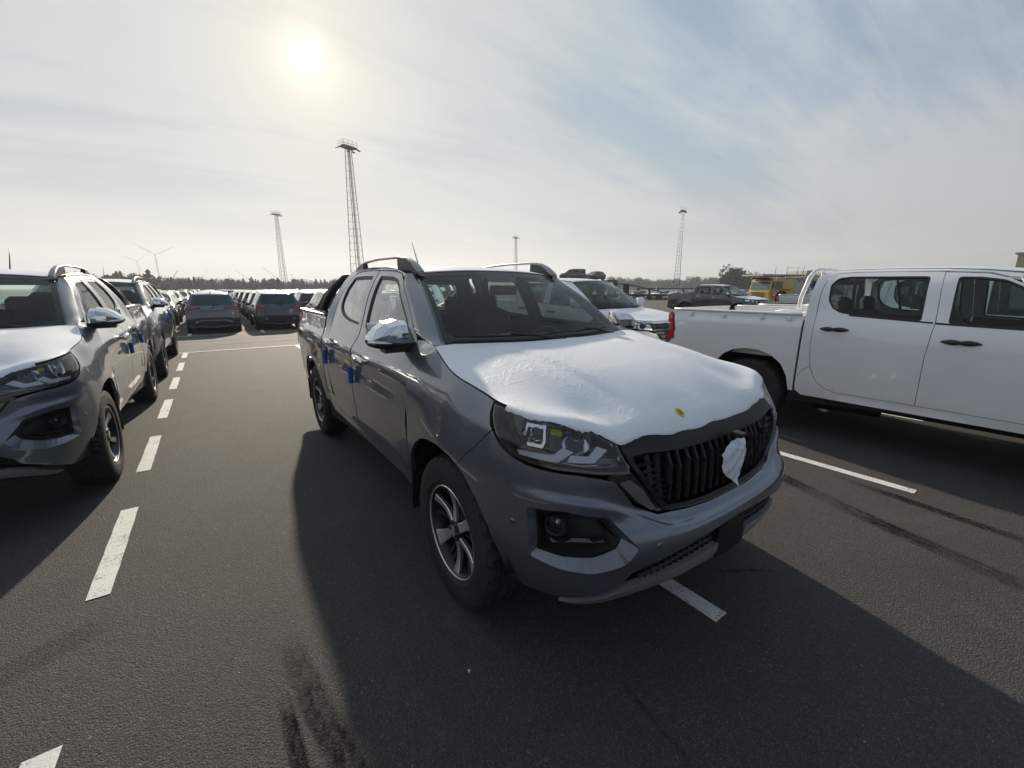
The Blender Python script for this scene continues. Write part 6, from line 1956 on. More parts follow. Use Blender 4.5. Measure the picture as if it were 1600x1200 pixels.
def build_car(kind, st, near=False, far=False):
    """one prototype; body paint sits in slot 0 so copies can be repainted"""
    global LOWW
    c = CarSurf(st)
    name = {'suv': 'parked_suv', 'hatch': 'parked_hatchback', 'sedan': 'parked_saloon', 'van': 'parked_van'}[kind]
    vs = np.linspace(0, c.n - 1, (c.n - 1) * (2 if not far else 1) + 1)
    qs = [-9, -8, -7, -6, -5, -4, -3, -2, -1, 0, 1, 2, 3, 4, 5, 6, 7, 8, 9]
    V, Q = np.meshgrid(vs, qs, indexing='ij')
    G = c.P(V, Q + (Q == 0) * 1e-6)
    body = MB()
    body.loft([[tuple(p) for p in row] for row in G])
    arr = [(-1.42 if kind != 'hatch' else -1.25), (1.36 if kind != 'hatch' else 1.22)]
    if kind == 'sedan': arr = [-1.42, 1.40]
    ar_y = arr
    wv = c.st[7][2]
    def side_q(vlist, q0, q1, sg):
        return [(v, sg * q0) for v in vlist] + [(v, sg * q1) for v in vlist[::-1]]
    # window bands as separate glass
    ft, fb = 4.12, 6.0              # windscreen from cowl to roof front
    if far:
        gl = MB()
        for (v0, v1) in ((4.15, 5.9), (10.05, 11.7)) if kind not in ('sedan',) else ((4.15, 5.9), (8.1, 9.9)):
            A = c.P(*np.meshgrid(np.linspace(v0, v1, 4), [-2.7, -1, 1, 2.7], indexing='ij'), .012)
            gl.loft([[tuple(p) for p in r] for r in A], close=False, cap=False)
        for sg in (-1, 1):
            A = c.P(*np.meshgrid(np.linspace(5.1, 9.7 if kind != 'sedan' else 8.3, 5), [sg * 3.15, sg * 3.9], indexing='ij'), .012)
            gl.loft([[tuple(p) for p in r] for r in A], close=False, cap=False)
        for v_, f_, n_, s_ in zip(gl.v, gl.f, gl.nrm, gl.sm): pass
        base = len(body.v)
        body.v += gl.v; body.nrm += [None] * len(gl.v); body.f += [tuple(i + base for i in f) for f in gl.f]; body.m += [1] * len(gl.f); body.sm += [True] * len(gl.f)
        for yy in ar_y:
            for sg in (-1, 1):
                body.lathe([(-.10, .0), (-.10, .33), (.10, .33), (.10, 0)], 12, Matrix.Translation((sg * (wv - .085), yy, .33)), mi=2)
        for sg in (-1, 1):
            A = c.P(*np.meshgrid([1.2, 1.9], [sg * 2.6, sg * 4.6], indexing='ij'), .012); body.loft([[tuple(p) for p in r] for r in A], close=False, cap=False, mi=3)
            A = c.P(*np.meshgrid([12.2, 13.0], [sg * 2.8, sg * 4.6], indexing='ij'), .012); body.loft([[tuple(p) for p in r] for r in A], close=False, cap=False, mi=4)
        o = body.build(name, [PAINT_GREY, FARGLASS, RUBBER, LENSIN, DRED_LENS])
        o.location = (0, 0, -500)
        return o
    root = empty(name)
    bo = body.build('body', [PAINT_GREY], root)
    # dark lower band and arches
    b = MB()
    for yy in ar_y:
        for sg in (-1, 1):
            b.lathe([(-.22, .0), (-.22, .40), (.012, .40), (.012, .37), (.006, .36), (.006, 0)], 24, Matrix.Translation((sg * (wv - .0), yy, .36)) @ Matrix.Rotation(0 if sg > 0 else PI, 4, 'Z'))
    b.build('wheel_arch', PLASTIC, root)
    if LOWW is None: LOWW = low_wheel()
    for yy in ar_y:
        for sg in (-1, 1):
            w_ = bpy.data.objects.new('wheel', LOWW); link(w_, root); w_.location = (sg * (wv - .095), yy, .34); w_.rotation_euler = (0, 0, 0 if sg > 0 else PI)
    fn = lambda v, q: c.P(v, q)
    cc = np.array([0, 0, .9])
    gm = HGLASS if near else FARGLASS
    wsq = rc([(4.18, -2.75), (4.18, 2.75), (5.88, 2.7), (5.88, -2.7)], .1)
    panel('windscreen', fn, wsq, gm, root, step=.45, off=.010, flange=.0, cen=cc, fnh=.05)
    rv = (10.08, 11.85) if kind != 'sedan' else (8.15, 9.85)
    panel('rear_window', fn, rc([(rv[0], -2.7), (rv[0], 2.7), (rv[1], 2.75), (rv[1], -2.75)], .12), gm, root, step=.45, off=.010, flange=0, cen=cc, fnh=.05)
    for sg in (-1, 1):
        e = {'suv': (9.75, 9.6), 'hatch': (9.5, 9.35), 'sedan': (8.1, 8.6), 'van': (10.0, 10.0)}[kind]
        for nm, vl in (('side_window', [(5.05, 5.8, 6.85)]), ('side_window', [(6.95, 8.15)]), ('side_window', [(8.3, e[0])])):
            vl = vl[0]
            if len(vl) == 3: pq = [(4.75, 3.9), (vl[2], 3.9), (vl[2], 3.14), (6.05, 3.14), (5.5, 3.3)]
            elif vl[1] == e[0] and kind != 'van': pq = [(vl[0], 3.9), (e[0] + .05, 3.80), (e[1] - .1, 3.35), (e[1] - .5, 3.16), (vl[0], 3.14)]
            else: pq = [(vl[0], 3.9), (vl[1], 3.9), (vl[1], 3.14), (vl[0], 3.14)]
            pq = [(a, sg * b_) for a, b_ in pq]
            panel(nm, fn, pq, gm, root, step=.4, off=.008, flange=0, cen=cc, fnh=.05)
        hl = [(1.25, 2.4), (1.25, 4.3), (2.3, 4.7), (2.0, 3.6), (1.5, 2.5)]
        panel('headlamp', fn, [(a, sg * b_) for a, b_ in hl], LAMPM, root, step=.5, off=.006, flange=0, cen=cc, fnh=.05)
        if not near:
            tl = [(12.1, 2.6), (12.1, 4.6), (13.0, 4.7), (13.0, 3.4)]
            panel('tail_lamp', fn, [(a, sg * b_) for a, b_ in tl], DRED_LENS, root, step=.5, off=.008, flange=0, cen=cc, fnh=.05)
        b = MB(); b.box((sg * (wv + .09), -.62, 1.08), (.19, .10, .12), None, .03); b.box((sg * (wv - .02), -.62, 1.04), (.12, .05, .04)); b.build('door_mirror', PLASTIC, root)
    panel('front_grille', fn, [(.6, -2.2), (.6, 2.2), (1.3, 2.0), (1.3, -2.0)], PLASTIC, root, step=.5, off=.012, flange=0, cen=cc, fnh=.05)
    b = MB(); b.box((0, 0, .30), (1.5, 3.9, .18)); b.build('underbody', DARK, root)
    b = MB(); b.prism([(c.st[9][0] - .02, c.st[9][4] + .04), (c.st[9][0] + .16, c.st[9][4] + .035), (c.st[9][0] + .20, c.st[9][4] + .09)], -.015, .015); b.build('aerial_fin', PLASTIC, root)
    if kind in ('suv', 'van'):
        for sg in (-1, 1):
            pts = [tuple(c.P(np.array([v]), np.array([sg * 2.55]))[0] + np.array([0, 0, .035 if 0 < i < 5 else .0])) for i, v in enumerate((6.4, 6.7, 7.5, 8.3, 9.1, 9.4))]
            b = MB(); b.tube(pts, .014, 6); b.build('roof_rail', SATIN, root)
    # ---- rear face
    if near or kind in ('suv',):
        def rf(x, z, o=0.0):
            x = np.asarray(x, float); z = np.asarray(z, float)
            yv = np.interp(z, [.30, .45, .60, .72, .95, 1.02, 1.12, 1.52, 1.60], [2.30, 2.335, 2.345, 2.33, 2.315, 2.305, 2.245, 2.085, 2.05])
            return np.stack([x, yv - .20 * (np.abs(x) / .93) ** 3.2 + o, z], -1)
        ccr = np.array([0, 1.2, .9])
        out = [(-.80, .34), (.80, .34), (.90, .50), (.925, .75), (.915, .95), (.89, 1.08), (.76, 1.36), (.65, 1.58), (-.65, 1.58), (-.76, 1.36), (-.89, 1.08), (-.915, .95), (-.925, .75), (-.90, .50)]
        tail = panel('tailgate', rf, out, [PAINT_GREY][0], root, step=.1, cen=ccr, fnh=.02)
        tail.name = 'tailgate'
        P_ = lambda nm, poly, m, o=.004, par=tail: panel(nm, lambda x, z: rf(x, z, 0), poly, m, par, step=.08, off=o, cen=ccr, flange=.004, fnh=.02)
        P_('rear_window', rc([(-.72, 1.14), (.72, 1.14), (.67, 1.32), (.59, 1.52), (-.59, 1.52), (-.67, 1.32)], .05), gm, .006)
        P_('roof_spoiler', [(-.62, 1.535), (.62, 1.535), (.61, 1.585), (-.61, 1.585)], PAINT_GREY, .03)
        for sg in (-1, 1):
            tl = [(.915, .93), (.52, .985), (.38, 1.055), (.40, 1.095), (.88, 1.10), (.905, 1.05), (.92, .98)]
            l_ = P_('tail_lamp', [(sg * a, b_) for a, b_ in tl], DRED_LENS, .006)
            P_('lamp_strip', [(sg * a, b_) for a, b_ in [(.88, 1.00), (.58, 1.018), (.54, 1.035), (.56, 1.048), (.88, 1.035)]], RED_LENS, .010, l_)
            P_('tail_shadow_gap', [(sg * a, b_) for a, b_ in [(.50, 1.03), (.36, .93), (.0, .93), (.0, .945), (.34, .945), (.44, 1.03)]], SEAL, .003)
            P_('reflector', [(sg * a, b_) for a, b_ in rc([(.74, .67), (.82, .69), (.82, .79), (.76, .78)], .01)], RED_LENS, .008)
            b = MB(); b.lathe([(-.05, .045), (.03, .045), (.03, .036), (-.02, .034)], 14, Matrix.Translation((sg * .56, 2.30, .50)), axis='Y'); b.build('exhaust_tip', CHROME, tail)
        P_('lower_bumper', [(-.88, .40), (-.78, .345), (.78, .345), (.88, .40), (.90, .60), (.66, .60), (.60, .66), (-.60, .66), (-.66, .60), (-.90, .60)], PLASTIC_R, .005)
        P_('diffuser_trim', rc([(-.66, .47), (-.60, .52), (-.40, .58), (.40, .58), (.60, .52), (.66, .47), (.62, .44), (.40, .52), (-.40, .52), (-.62, .44)], .01), SATIN if near == 'trim' else PLASTIC, .012)
        P_('plate_recess', rc([(-.30, .76), (.30, .76), (.27, .90), (-.27, .90)], .02), PAINT_DGREY, .004)
        b = MB(); b.lathe([(0, 0), (.004, .05), (.008, .048)], 20, Matrix.Translation((0, 2.318, 1.02)) @ Matrix.Scale(1.6, 4, (1, 0, 0)), axis='Y'); b.build('badge', SATIN, tail)
        b = MB(); b.tube([(0, 2.27, 1.15), (-.22, 2.25, 1.17)], .012, 6); b.build('rear_wiper', PLASTIC, tail)
    root.location = (0, 0, -500)
    return root


FARGLASS = pbr('dark_car_glass', (.020, .026, .030), .06, coat=1.0, coat_r=.02, dirt=.10)
LAMPM = pbr('lamp_unit', (.55, .57, .60), .12, .6, coat=1.0)


def repaint(root, mat, old='PAINT'):
    def rec(o):
        if o.type == 'MESH':
            for sl in o.material_slots:
                if sl.material and sl.material.name.startswith('paint_'):
                    sl.link = 'OBJECT'; sl.material = mat
        for ch in o.children: rec(ch)
    rec(root)


def place(proto, x, y, rz, mat=None, label=None, cat='car', group=None, z=None, sc=1.0):
    c = copy_tree(proto)
    c.location = (x, y, zg(y) if z is None else z)
    c.rotation_euler = (0, 0, rz)
    if sc != 1.0: c.scale = (sc, sc, sc)
    if mat is not None: repaint(c, mat)
    for k in ('label', 'category', 'group'):
        if k in c: del c[k]
    return tag(c, label, cat, group)

# ------------------------------------------------------------------ masts, turbines, towers, trees
def mast(dist, az, H=30.0, rot=0.0):
    x, y = dist * math.sin(R(az)), dist * math.cos(R(az))
    root = empty('floodlight_mast', (x, y, -.27), rot)
    def half(z): return 1.15 - (1.15 - .42) * z / H
    b = MB()
    cs = [(-1, -1), (1, -1), (1, 1), (-1, 1)]
    for sx, sy in cs:
        b.tube([(sx * half(0), sy * half(0), 0), (sx * half(H), sy * half(H), H)], .065, 6)
    b.build('mast_leg', STEEL, root)
    b = MB()
    n = 21
    for i in range(1, n + 1):
        z = H * i / n; h = half(z); z0 = H * (i - 1) / n; h0 = half(z0)
        for k in range(4):
            a, c_ = cs[k], cs[(k + 1) % 4]
            b.tube([(a[0] * h, a[1] * h, z), (c_[0] * h, c_[1] * h, z)], .022, 4)
            if i % 2: b.tube([(a[0] * h0, a[1] * h0, z0), (c_[0] * h, c_[1] * h, z)], .013, 4)
            else: b.tube([(c_[0] * h0, c_[1] * h0, z0), (a[0] * h, a[1] * h, z)], .013, 4)
    b.build('lattice_brace', STEEL, root)
    b = MB()
    for sx in (-.2, .2): b.tube([(sx, -half(0) + .1, 0), (sx * .8, -half(H) + .05, H)], .03, 4)
    for i in range(60): z = H * i / 60; yy = -half(z) + .08; b.tube([(-.2, yy, z), (.2, yy, z)], .012, 4)
    b.tube([(half(0) * .6, 0, 0), (half(H) * .7, 0, H)], .055, 5)
    b.build('ladder', STEEL, root)
    b = MB(); b.box((0, 0, H + .10), (3.2, 1.9, .16)); b.box((0, 0, H + .28), (2.6, 1.2, .25)); pf = b.build('platform', STEEL, root)
    b = MB()
    for zz in (H + .7, H + 1.2):
        b.tube([(-1.6, -.95, zz), (1.6, -.95, zz), (1.6, .95, zz), (-1.6, .95, zz), (-1.6, -.95, zz)], .03, 5)
    for xx in (-1.6, -.55, .55, 1.6):
        for yy in (-.95, .95): b.tube([(xx, yy, H + .1), (xx, yy, H + 1.2)], .03, 5)
    b.build('railing', STEEL, pf)
    for k, (xx, yy) in enumerate(((-1.9, -.9), (-1.9, .9), (1.9, -.9), (1.9, .9), (.9, -1.2), (-.9, -1.2), (.9, 1.2))):
        b = MB(); b.box((xx, yy, H - .18), (.62, .50, .12), None, .03, rot=Matrix.Rotation(R(18 if xx > 0 else -18), 4, 'Y')); b.tube([(xx * .9, yy * .9, H - .1), (xx * .85, yy * .85, H + .1)], .03, 4); b.build('floodlight', PLASTIC_R, pf)
    return root


def turbine(dist, az, hub, rad, rot, yaw=0.0):
    x, y = dist * math.sin(R(az)), dist * math.cos(R(az))
    root = empty('wind_turbine', (x, y, -.27), -R(az) + yaw)
    b = MB(); b.lathe([(0, 2.3), (hub, 1.3)], 16, axis='Z'); b.build('tower', TURB, root)
    b = MB(); b.box((0, 1.5, hub + 1.2), (3.4, 9, 3.6), None, .8); b.lathe([(-5.2, 0), (-4.8, 1.0), (-3.0, 1.7)], 12, Matrix.Translation((0, 0, hub + 1.2)), axis='Y'); b.build('nacelle', TURB, root)
    for k in range(3):
        a = rot + k * 2 * PI / 3
        b = MB()
        secs = []
        for t, w, th in ((.02, 1.9, 1.7), (.12, 2.2, 1.2), (.25, 3.2, .8), (.6, 2.0, .4), (.95, .9, .2), (1.0, .3, .1)):
            r_ = rad * t
            c = Vector((math.sin(a) * r_, -3.9, hub + 1.2 + math.cos(a) * r_)); tn = Vector((math.cos(a), 0, -math.sin(a)))
            secs.append([c - tn * w * .4, c + Vector((0, -th / 2, 0)), c + tn * w * .6, c + Vector((0, th / 2, 0))])
        b.loft(secs); b.build('blade', TURB, root)
    return root


def leafmat(name, c0, c1):
    m, N = newmat(name)
    oi = N.add('ShaderNodeObjectInfo')
    tc = N.add('ShaderNodeTexCoord').outputs['Object']
    n = N.noise(tc, .8, 4, .6)
    c = N.mix(N.maprange(N.math('ADD', n, N.math('MULTIPLY', oi.outputs['Random'], .3)), .3, .9), c0, c1)
    d = N.add('ShaderNodeBsdfPrincipled', i_Roughness=.8); N.put(d.inputs['Base Color'], c)
    t = N.add('ShaderNodeBsdfTranslucent'); N.put(t.inputs[0], c)
    mx = N.add('ShaderNodeMixShader', i_0=.25); N.put(mx.inputs[1], d.outputs[0]); N.put(mx.inputs[2], t.outputs[0])
    N.add('ShaderNodeOutputMaterial', i_0=mx.outputs[0])
    return m


TURB = pbr('turbine_white', (.62, .63, .64), .5)
LEAF_P = leafmat('needles_dark', (.010, .020, .015), (.028, .046, .030))
LEAF_D = leafmat('leaves_green', (.016, .030, .018), (.045, .065, .034))
BARK = pbr('bark', (.07, .055, .045), .9, vary=.3)
CONC = pbr('concrete_pale', (.42, .42, .41), .85, vary=.12, vscale=.05)


def tree_proto(kind, seed, h, w, dense=1):
    rg = random.Random(seed)
    root = empty('pine_tree' if kind == 'pine' else 'leafy_tree')
    b = MB(); b.tube([(0, 0, 0), (.1, 0, h * .3), (0, .1, h * (.92 if kind == 'pine' else .6))], [.16 * h / 8, .12 * h / 8, .03], 6)
    if kind != 'pine':
        for k in range(6):
            a = rg.uniform(0, 2 * PI); z0 = h * rg.uniform(.25, .5)
            b.tube([(0, 0, z0), (math.cos(a) * w * .3, math.sin(a) * w * .3, z0 + h * .2), (math.cos(a) * w * .42, math.sin(a) * w * .42, z0 + h * .32)], [.06 * h / 8, .04 * h / 8, .015], 5)
    b.build('trunk', BARK, root)
    b = MB()
    n = (900 if kind == 'pine' else 1500) * dense
    clumps = []
    if kind != 'pine':
        for k in range(22):
            a = rg.uniform(0, 2 * PI); rr = w * .5 * rg.uniform(.10, .75); zz = h * rg.uniform(.20, .86)
            rr *= math.sin(PI * min(1, max(.1, (zz / h - .12) / .95)))
            clumps.append((math.cos(a) * rr, math.sin(a) * rr, zz, w * rg.uniform(.13, .24)))
    for i in range(n):
        if kind == 'pine':
            t = rg.random() ** .8; z = h * (.10 + .9 * t)
            lay = .72 + .28 * math.sin(t * 34 + seed)
            rr = w * .5 * (1 - t) ** .8 * lay * rg.uniform(.25, 1.05) + .05
            a = rg.uniform(0, 2 * PI); p = Vector((rr * math.cos(a), rr * math.sin(a), z)); s = rg.uniform(.18, .42) * h / 8
        else:
            c = rg.choice(clumps)
            d = Vector((rg.gauss(0, 1), rg.gauss(0, 1), rg.gauss(0, .8))).normalized() * c[3] * rg.uniform(.55, 1.12)
            p = Vector(c[:3]) + d; s = rg.uniform(.20, .46) * h / 8
        u = Vector((rg.gauss(0, 1), rg.gauss(0, 1), rg.gauss(0, .6))).normalized(); v_ = u.cross(Vector((rg.gauss(0, 1), rg.gauss(0, 1), rg.gauss(0, 1)))).normalized()
        b.add([p - u * s, p + v_ * s * .7, p + u * s, p - v_ * s * .7], [(0, 1, 2, 3)])
    b.build('crown', LEAF_P if kind == 'pine' else LEAF_D, root)
    root.location = (0, 0, -600)
    return root


def cooling(dist, az, w, h, flare):
    x, y = dist * math.sin(R(az)), dist * math.cos(R(az))
    root = empty('cooling_tower', (x, y, -.27))
    b = MB(); b.lathe([(0, w * flare), (h * .25, w * (.5 + (flare - .5) * .55)), (h * .6, w * .5), (h * .85, w * .485), (h, w * .5), (h, w * .48), (h * .9, w * .46)], 32, axis='Z')
    b.build('shell', CONC, root)
    return root


def crane(dist, az, h, lean, name='tower_crane'):
    x, y = dist * math.sin(R(az)), dist * math.cos(R(az))
    root = empty(name, (x, y, -.27), -R(az))
    b = MB(); b.box((0, 0, 6), (6, 6, 12), None, .5); b.build('crane_cab', CONC, root)
    b = MB()
    tip = Vector((lean * h, 0, h)); base = Vector((0, 0, 10))
    d = (tip - base)
    for o in ((-1.2, 0, 0), (1.2, 0, 0), (0, 1.2, 0)): b.tube([base + Vector(o), tip + Vector(o) * .3], .35, 4)
    for i in range(18):
        p = base + d * (i / 18); q = base + d * ((i + 1) / 18); k = 1 - .7 * i / 18
        b.tube([p + Vector((-1.2 * k, 0, 0)), q + Vector((1.2 * k, 0, 0))], .15, 4); b.tube([p + Vector((1.2 * k, 0, 0)), q + Vector((0, 1.2 * k, 0))], .15, 4)
    b.build('jib', STEEL, root)
    return root

# ------------------------------------------------------------------ yellow breakdown lorry
YEL = paint('paint_lorry_yellow', (.62, .42, .02), .0, .35, .25, False)
CREAM = paint('paint_cream', (.50, .46, .36), .0, .4, .25, False)
SIGNRED = pbr('print_red', (.45, .05, .06), .5)
SIGNWHT = pbr('print_white', (.62, .62, .60), .5)
SIGNBLU = pbr('print_blue', (.03, .16, .42), .5)


def lorry():
    """front faces -Y, right side towards the camera (-X)"""
    root = empty('breakdown_lorry')
    W = 1.24
    cab = MB(); sec = [(-.0, .62), (-.02, 1.55), (.10, 1.62), (.30, 2.62), (.42, 2.72), (3.05, 2.72), (3.05, 1.15), (2.35, 1.15), (2.2, 1.45), (1.95, 1.58), (1.35, 1.58), (1.05, 1.42), (.86, 1.0), (.86, .62)]
    cab.prism(sec, -W, W); cab.build('cab', YEL, root, bevel=.03)
    b = MB(); b.add([(-W * .9, .065, 1.70), (W * .9, .065, 1.70), (W * .86, .285, 2.52), (-W * .86, .285, 2.52)], [(0, 1, 2, 3)]); b.build('windscreen', WSBRIGHT, root)
    for sg in (-1, 1):
        X = sg * (W + .004)
        b = MB(); b.add([(X, .62, 1.72), (X, 1.58, 1.78), (X, 1.56, 2.50), (X, .66, 2.50)], [(0, 1, 2, 3)]); b.build('door_window', FARGLASS, root)
        b = MB(); b.box((sg * (W + .16), .24, 2.12), (.22, .10, .62), None, .03); b.box((sg * (W + .05), .28, 2.45), (.3, .05, .05)); b.build('door_mirror', PLASTIC, root)
        b = MB(); b.box((X, 1.12, 1.40), (.02, .34, .05), None, .008); b.build('door_handle', PLASTIC, root)
        # round red and white emblem and a short dark line of lettering too far off to read
        T = Matrix.Translation((X + sg * .004, .62, 1.34))
        b = MB(); b.lathe([(0, 0), (0, .34)], 28, T, smooth=False); em = b.build('emblem', SIGNRED, root)
        b = MB(); b.lathe([(sg * .004, .06), (sg * .004, .24)], 28, T, smooth=False); b.build('emblem_ring', SIGNWHT, em)
        b = MB(); 
        for k, yy in enumerate((-.14, -.03, .09)): b.box((X + sg * .010, .62 + yy, 1.34), (.002, .07, .16 - .03 * (k == 1)))
        b.box((X + sg * .010, .62, .93), (.002, .12, .16)); b.build('emblem_mark', SIGNRED, em)
        b = MB(); rg = random.Random(5)
        for k in range(9):
            w = rg.uniform(.07, .11); T2 = Matrix.Translation((X + sg * .003, 1.20 + k * .165, 1.655)); b.add([(0, 0, 0), (0, w, 0), (0, w + .04, .13), (0, .04, .13)], [(0, 1, 2, 3)], T2); 
            if k % 2: b.add([(0, w, .05), (0, w + .045, .05), (0, w + .055, .09), (0, w + .01, .09)], [(0, 1, 2, 3)], T2)
        b.build('door_lettering', BLACKPRINT, root)
        b = MB(); b.lathe([(-.10, 0), (-.10, .50), (.10, .50), (.12, .44), (.12, 0)], 24, Matrix.Translation((sg * 1.08, 1.62, .50)) @ Matrix.Rotation(0 if sg > 0 else PI, 4, 'Z')); wl = b.build('wheel', RUBBER, root)
        b = MB(); b.lathe([(.13, .30), (.09, .26), (.09, .12), (.16, .10), (.16, 0)], 18, Matrix.Translation((sg * 1.08, 1.62, .50)) @ Matrix.Rotation(0 if sg > 0 else PI, 4, 'Z')); b.build('rim', ALU, wl)
        for yy in (6.2, 7.5):
            b = MB(); b.lathe([(-.22, 0), (-.22, .50), (.10, .50), (.12, .44), (.10, .28), (.06, .26), (.06, 0)], 24, Matrix.Translation((sg * 1.05, yy, .50)) @ Matrix.Rotation(0 if sg > 0 else PI, 4, 'Z')); b.build('wheel', RUBBER, root)
    b = MB()
    for k in range(5): b.box((0, -.03, .95 + k * .12), (1.5, .04, .05))
    b.build('grille', PLASTIC, root)
    b = MB(); b.box((0, -.06, .62), (2.42, .30, .36), None, .05); b.build('bumper', YEL, root)
    for sg in (-1, 1):
        b = MB(); b.box((sg * .92, -.07, .90), (.42, .05, .26), None, .03); b.build('headlamp', LAMPM, root)
    b = MB(); b.box((0, .12, 2.76), (2.2, .5, .07), None, .02); b.box((0, .03, 2.80), (1.8, .18, .16), None, .04); b.build('sun_visor', PLASTIC, root)
    # car deck above the cab with its striped edge
    b = MB(); b.box((0, 1.6, 3.04), (2.45, 5.2, .12)); dk = b.build('top_deck', STEEL, root)
    b = MB(); b.box((0, -.95, 3.08), (2.46, .12, .14)); 
    for sg in (-1, 1): b.box((sg * 1.235, 1.6, 3.07), (.03, 5.2, .17))
    b.build('deck_edge', SIGNWHT, dk)
    for k in range(14):
        for sg in (-1,):
            b = MB(); X = sg * 1.253; y0 = -.6 + k * .34; b.add([(X, y0, 2.99), (X, y0 + .16, 2.99), (X, y0 + .26, 3.15), (X, y0 + .10, 3.15)], [(0, 1, 2, 3)]); b.build('warning_stripe', SIGNRED if k < 5 else BLACKPRINT, dk)
    b = MB()
    for yy in (.5, 1.9, 3.2): b.tube([(-1.2, yy, 3.1), (-1.2, yy, 3.95)], .022, 5)
    b.tube([(-1.2, 1.9, 3.8), (-1.2, 3.9, 3.75)], .012, 4); b.tube([(-1.2, 3.9, 3.1), (-1.15, 4.05, 4.0)], .03, 5); b.build('deck_post', STEEL, dk)
    # equipment body
    b = MB(); b.prism([(3.15, 1.3), (3.15, 2.9), (4.4, 2.95), (4.55, 3.55), (5.3, 3.6), (5.45, 2.8), (5.4, 2.3), (4.6, 2.0), (4.6, 1.3)], -1.1, 1.1); b.build('equipment_body', CREAM, root, bevel=.02)
    b = MB()
    for k in range(4): b.box((-1.11, 3.5 + k * .26, 2.72 - .18 * (k % 2)), (.03, .20, .10))
    b.build('vent_slot', DARK, root)
    for zz, yy, m1 in ((2.35, 4.75, SIGNRED), (1.55, 4.80, SIGNBLU)):
        b = MB(); b.box((-1.16, yy, zz), (.03, .78, .72), None, .02); sg_ = b.build('warning_board', SIGNWHT, root)
        b = MB(); b.lathe([(0, .18), (0, .28)], 24, Matrix.Translation((-1.18, yy, zz)), smooth=False); b.box((-1.18, yy, zz), (.004, .26, .07)); b.build('board_ring', m1, sg_)
        b = MB(); b.box((-1.165, yy, zz - .37), (.03, .80, .05)); b.build('board_edge', SIGNBLU, sg_)
    b = MB(); b.tube([(-1.2, 5.25, 2.25), (-1.22, 5.45, 1.85), (-1.22, 5.85, 1.75), (-1.22, 6.05, 2.05), (-1.2, 6.0, 2.4)], .03, 6); b.build('blue_hose', SIGNBLU, root)
    b = MB(); b.prism([(5.0, 2.75), (5.0, 2.45), (9.8, 1.55), (9.8, 1.85)], -.9, .9); b.build('ramp_arm', DARK, root)
    b = MB(); b.prism([(5.4, 3.0), (5.4, 2.8), (9.6, 2.5), (9.6, 2.65)], -.7, .7); b.tube([(-.7, 7.4, 2.7), (-.7, 8.0, 3.9)], .03, 5); b.build('upper_ramp', CREAM, root)
    b = MB(); b.box((0, 4.8, .85), (1.0, 8.4, .25)); b.box((0, 1.6, 1.0), (2.1, 1.4, .3)); b.build('chassis', DARK, root)
    b = MB(); b.box((0, 3.1, 1.9), (2.3, .12, 1.6)); b.build('cab_rear_wall', DARK, root)
    return root


WSBRIGHT = pbr('lorry_windscreen', (.10, .13, .13), .05, coat=1.0)


def carrier(slope=True, L=11.0, deck=3.2):
    """empty double-deck car carrier, long axis along X"""
    root = empty('car_carrier_trailer')
    b = MB(); b.prism([(-L / 2, .95), (-L / 2, .80), (L / 2, .80), (L / 2, .95)], -1.2, 1.2, axis='Y'); b.build('lower_deck', DARK, root)
    b = MB()
    if slope:
        b.prism([(-L / 2, deck), (-L / 2, deck - .16), (-L * .10, deck - .5), (L * .48, 1.0), (L * .48, 1.16), (-L * .08, deck - .34)], -1.2, -.9, axis='Y')
        b.prism([(-L / 2, deck), (-L / 2, deck - .16), (-L * .10, deck - .5), (L * .48, 1.0), (L * .48, 1.16), (-L * .08, deck - .34)], .9, 1.2, axis='Y')
    else:
        for sg in (-1, 1): b.box((0, sg * 1.05, deck - .1), (L, .3, .16))
    b.build('upper_deck', DARK, root)
    for xx in (-L / 2 + .2, -L * .12, L * .22) if slope else (-L / 2 + .2, -L * .2, L * .15, L / 2 - .2):
        b = MB()
        zt = deck - .1 if not slope else float(np.interp(xx, [-L / 2, -L * .1, L * .48], [deck - .1, deck - .4, 1.1]))
        for sg in (-1, 1): b.box((xx, sg * 1.12, (.9 + zt) / 2), (.26 if abs(xx + L * .12) > .01 else 1.0, .14, max(.1, zt - .9)))
        b.build('deck_post', DARK, root)
    for xx in (-L * .25, -L * .05, L * .1, L * .3):
        b = MB(); b.tube([(xx, -1.2, .9), (xx + .15, -1.2, 2.4 + .3 * math.sin(xx))], .035, 5); b.build('guard_post', STEEL, root)
    for xx in (L * .22, L * .36):
        for sg in (-1, 1):
            b = MB(); b.lathe([(-.2, 0), (-.2, .46), (.12, .46), (.12, .26), (.06, .24), (.06, 0)], 20, Matrix.Translation((xx, sg * 1.02, .46)) @ Matrix.Rotation(R(90) if sg > 0 else R(-90), 4, 'Z')); b.build('wheel', RUBBER, root)
    b = MB(); b.box((L * .02, 0, .72), (L * .9, .8, .18)); b.box((-L * .3, 0, .55), (1.6, 1.6, .5), None, .05); b.build('chassis', DARK, root)
    return root

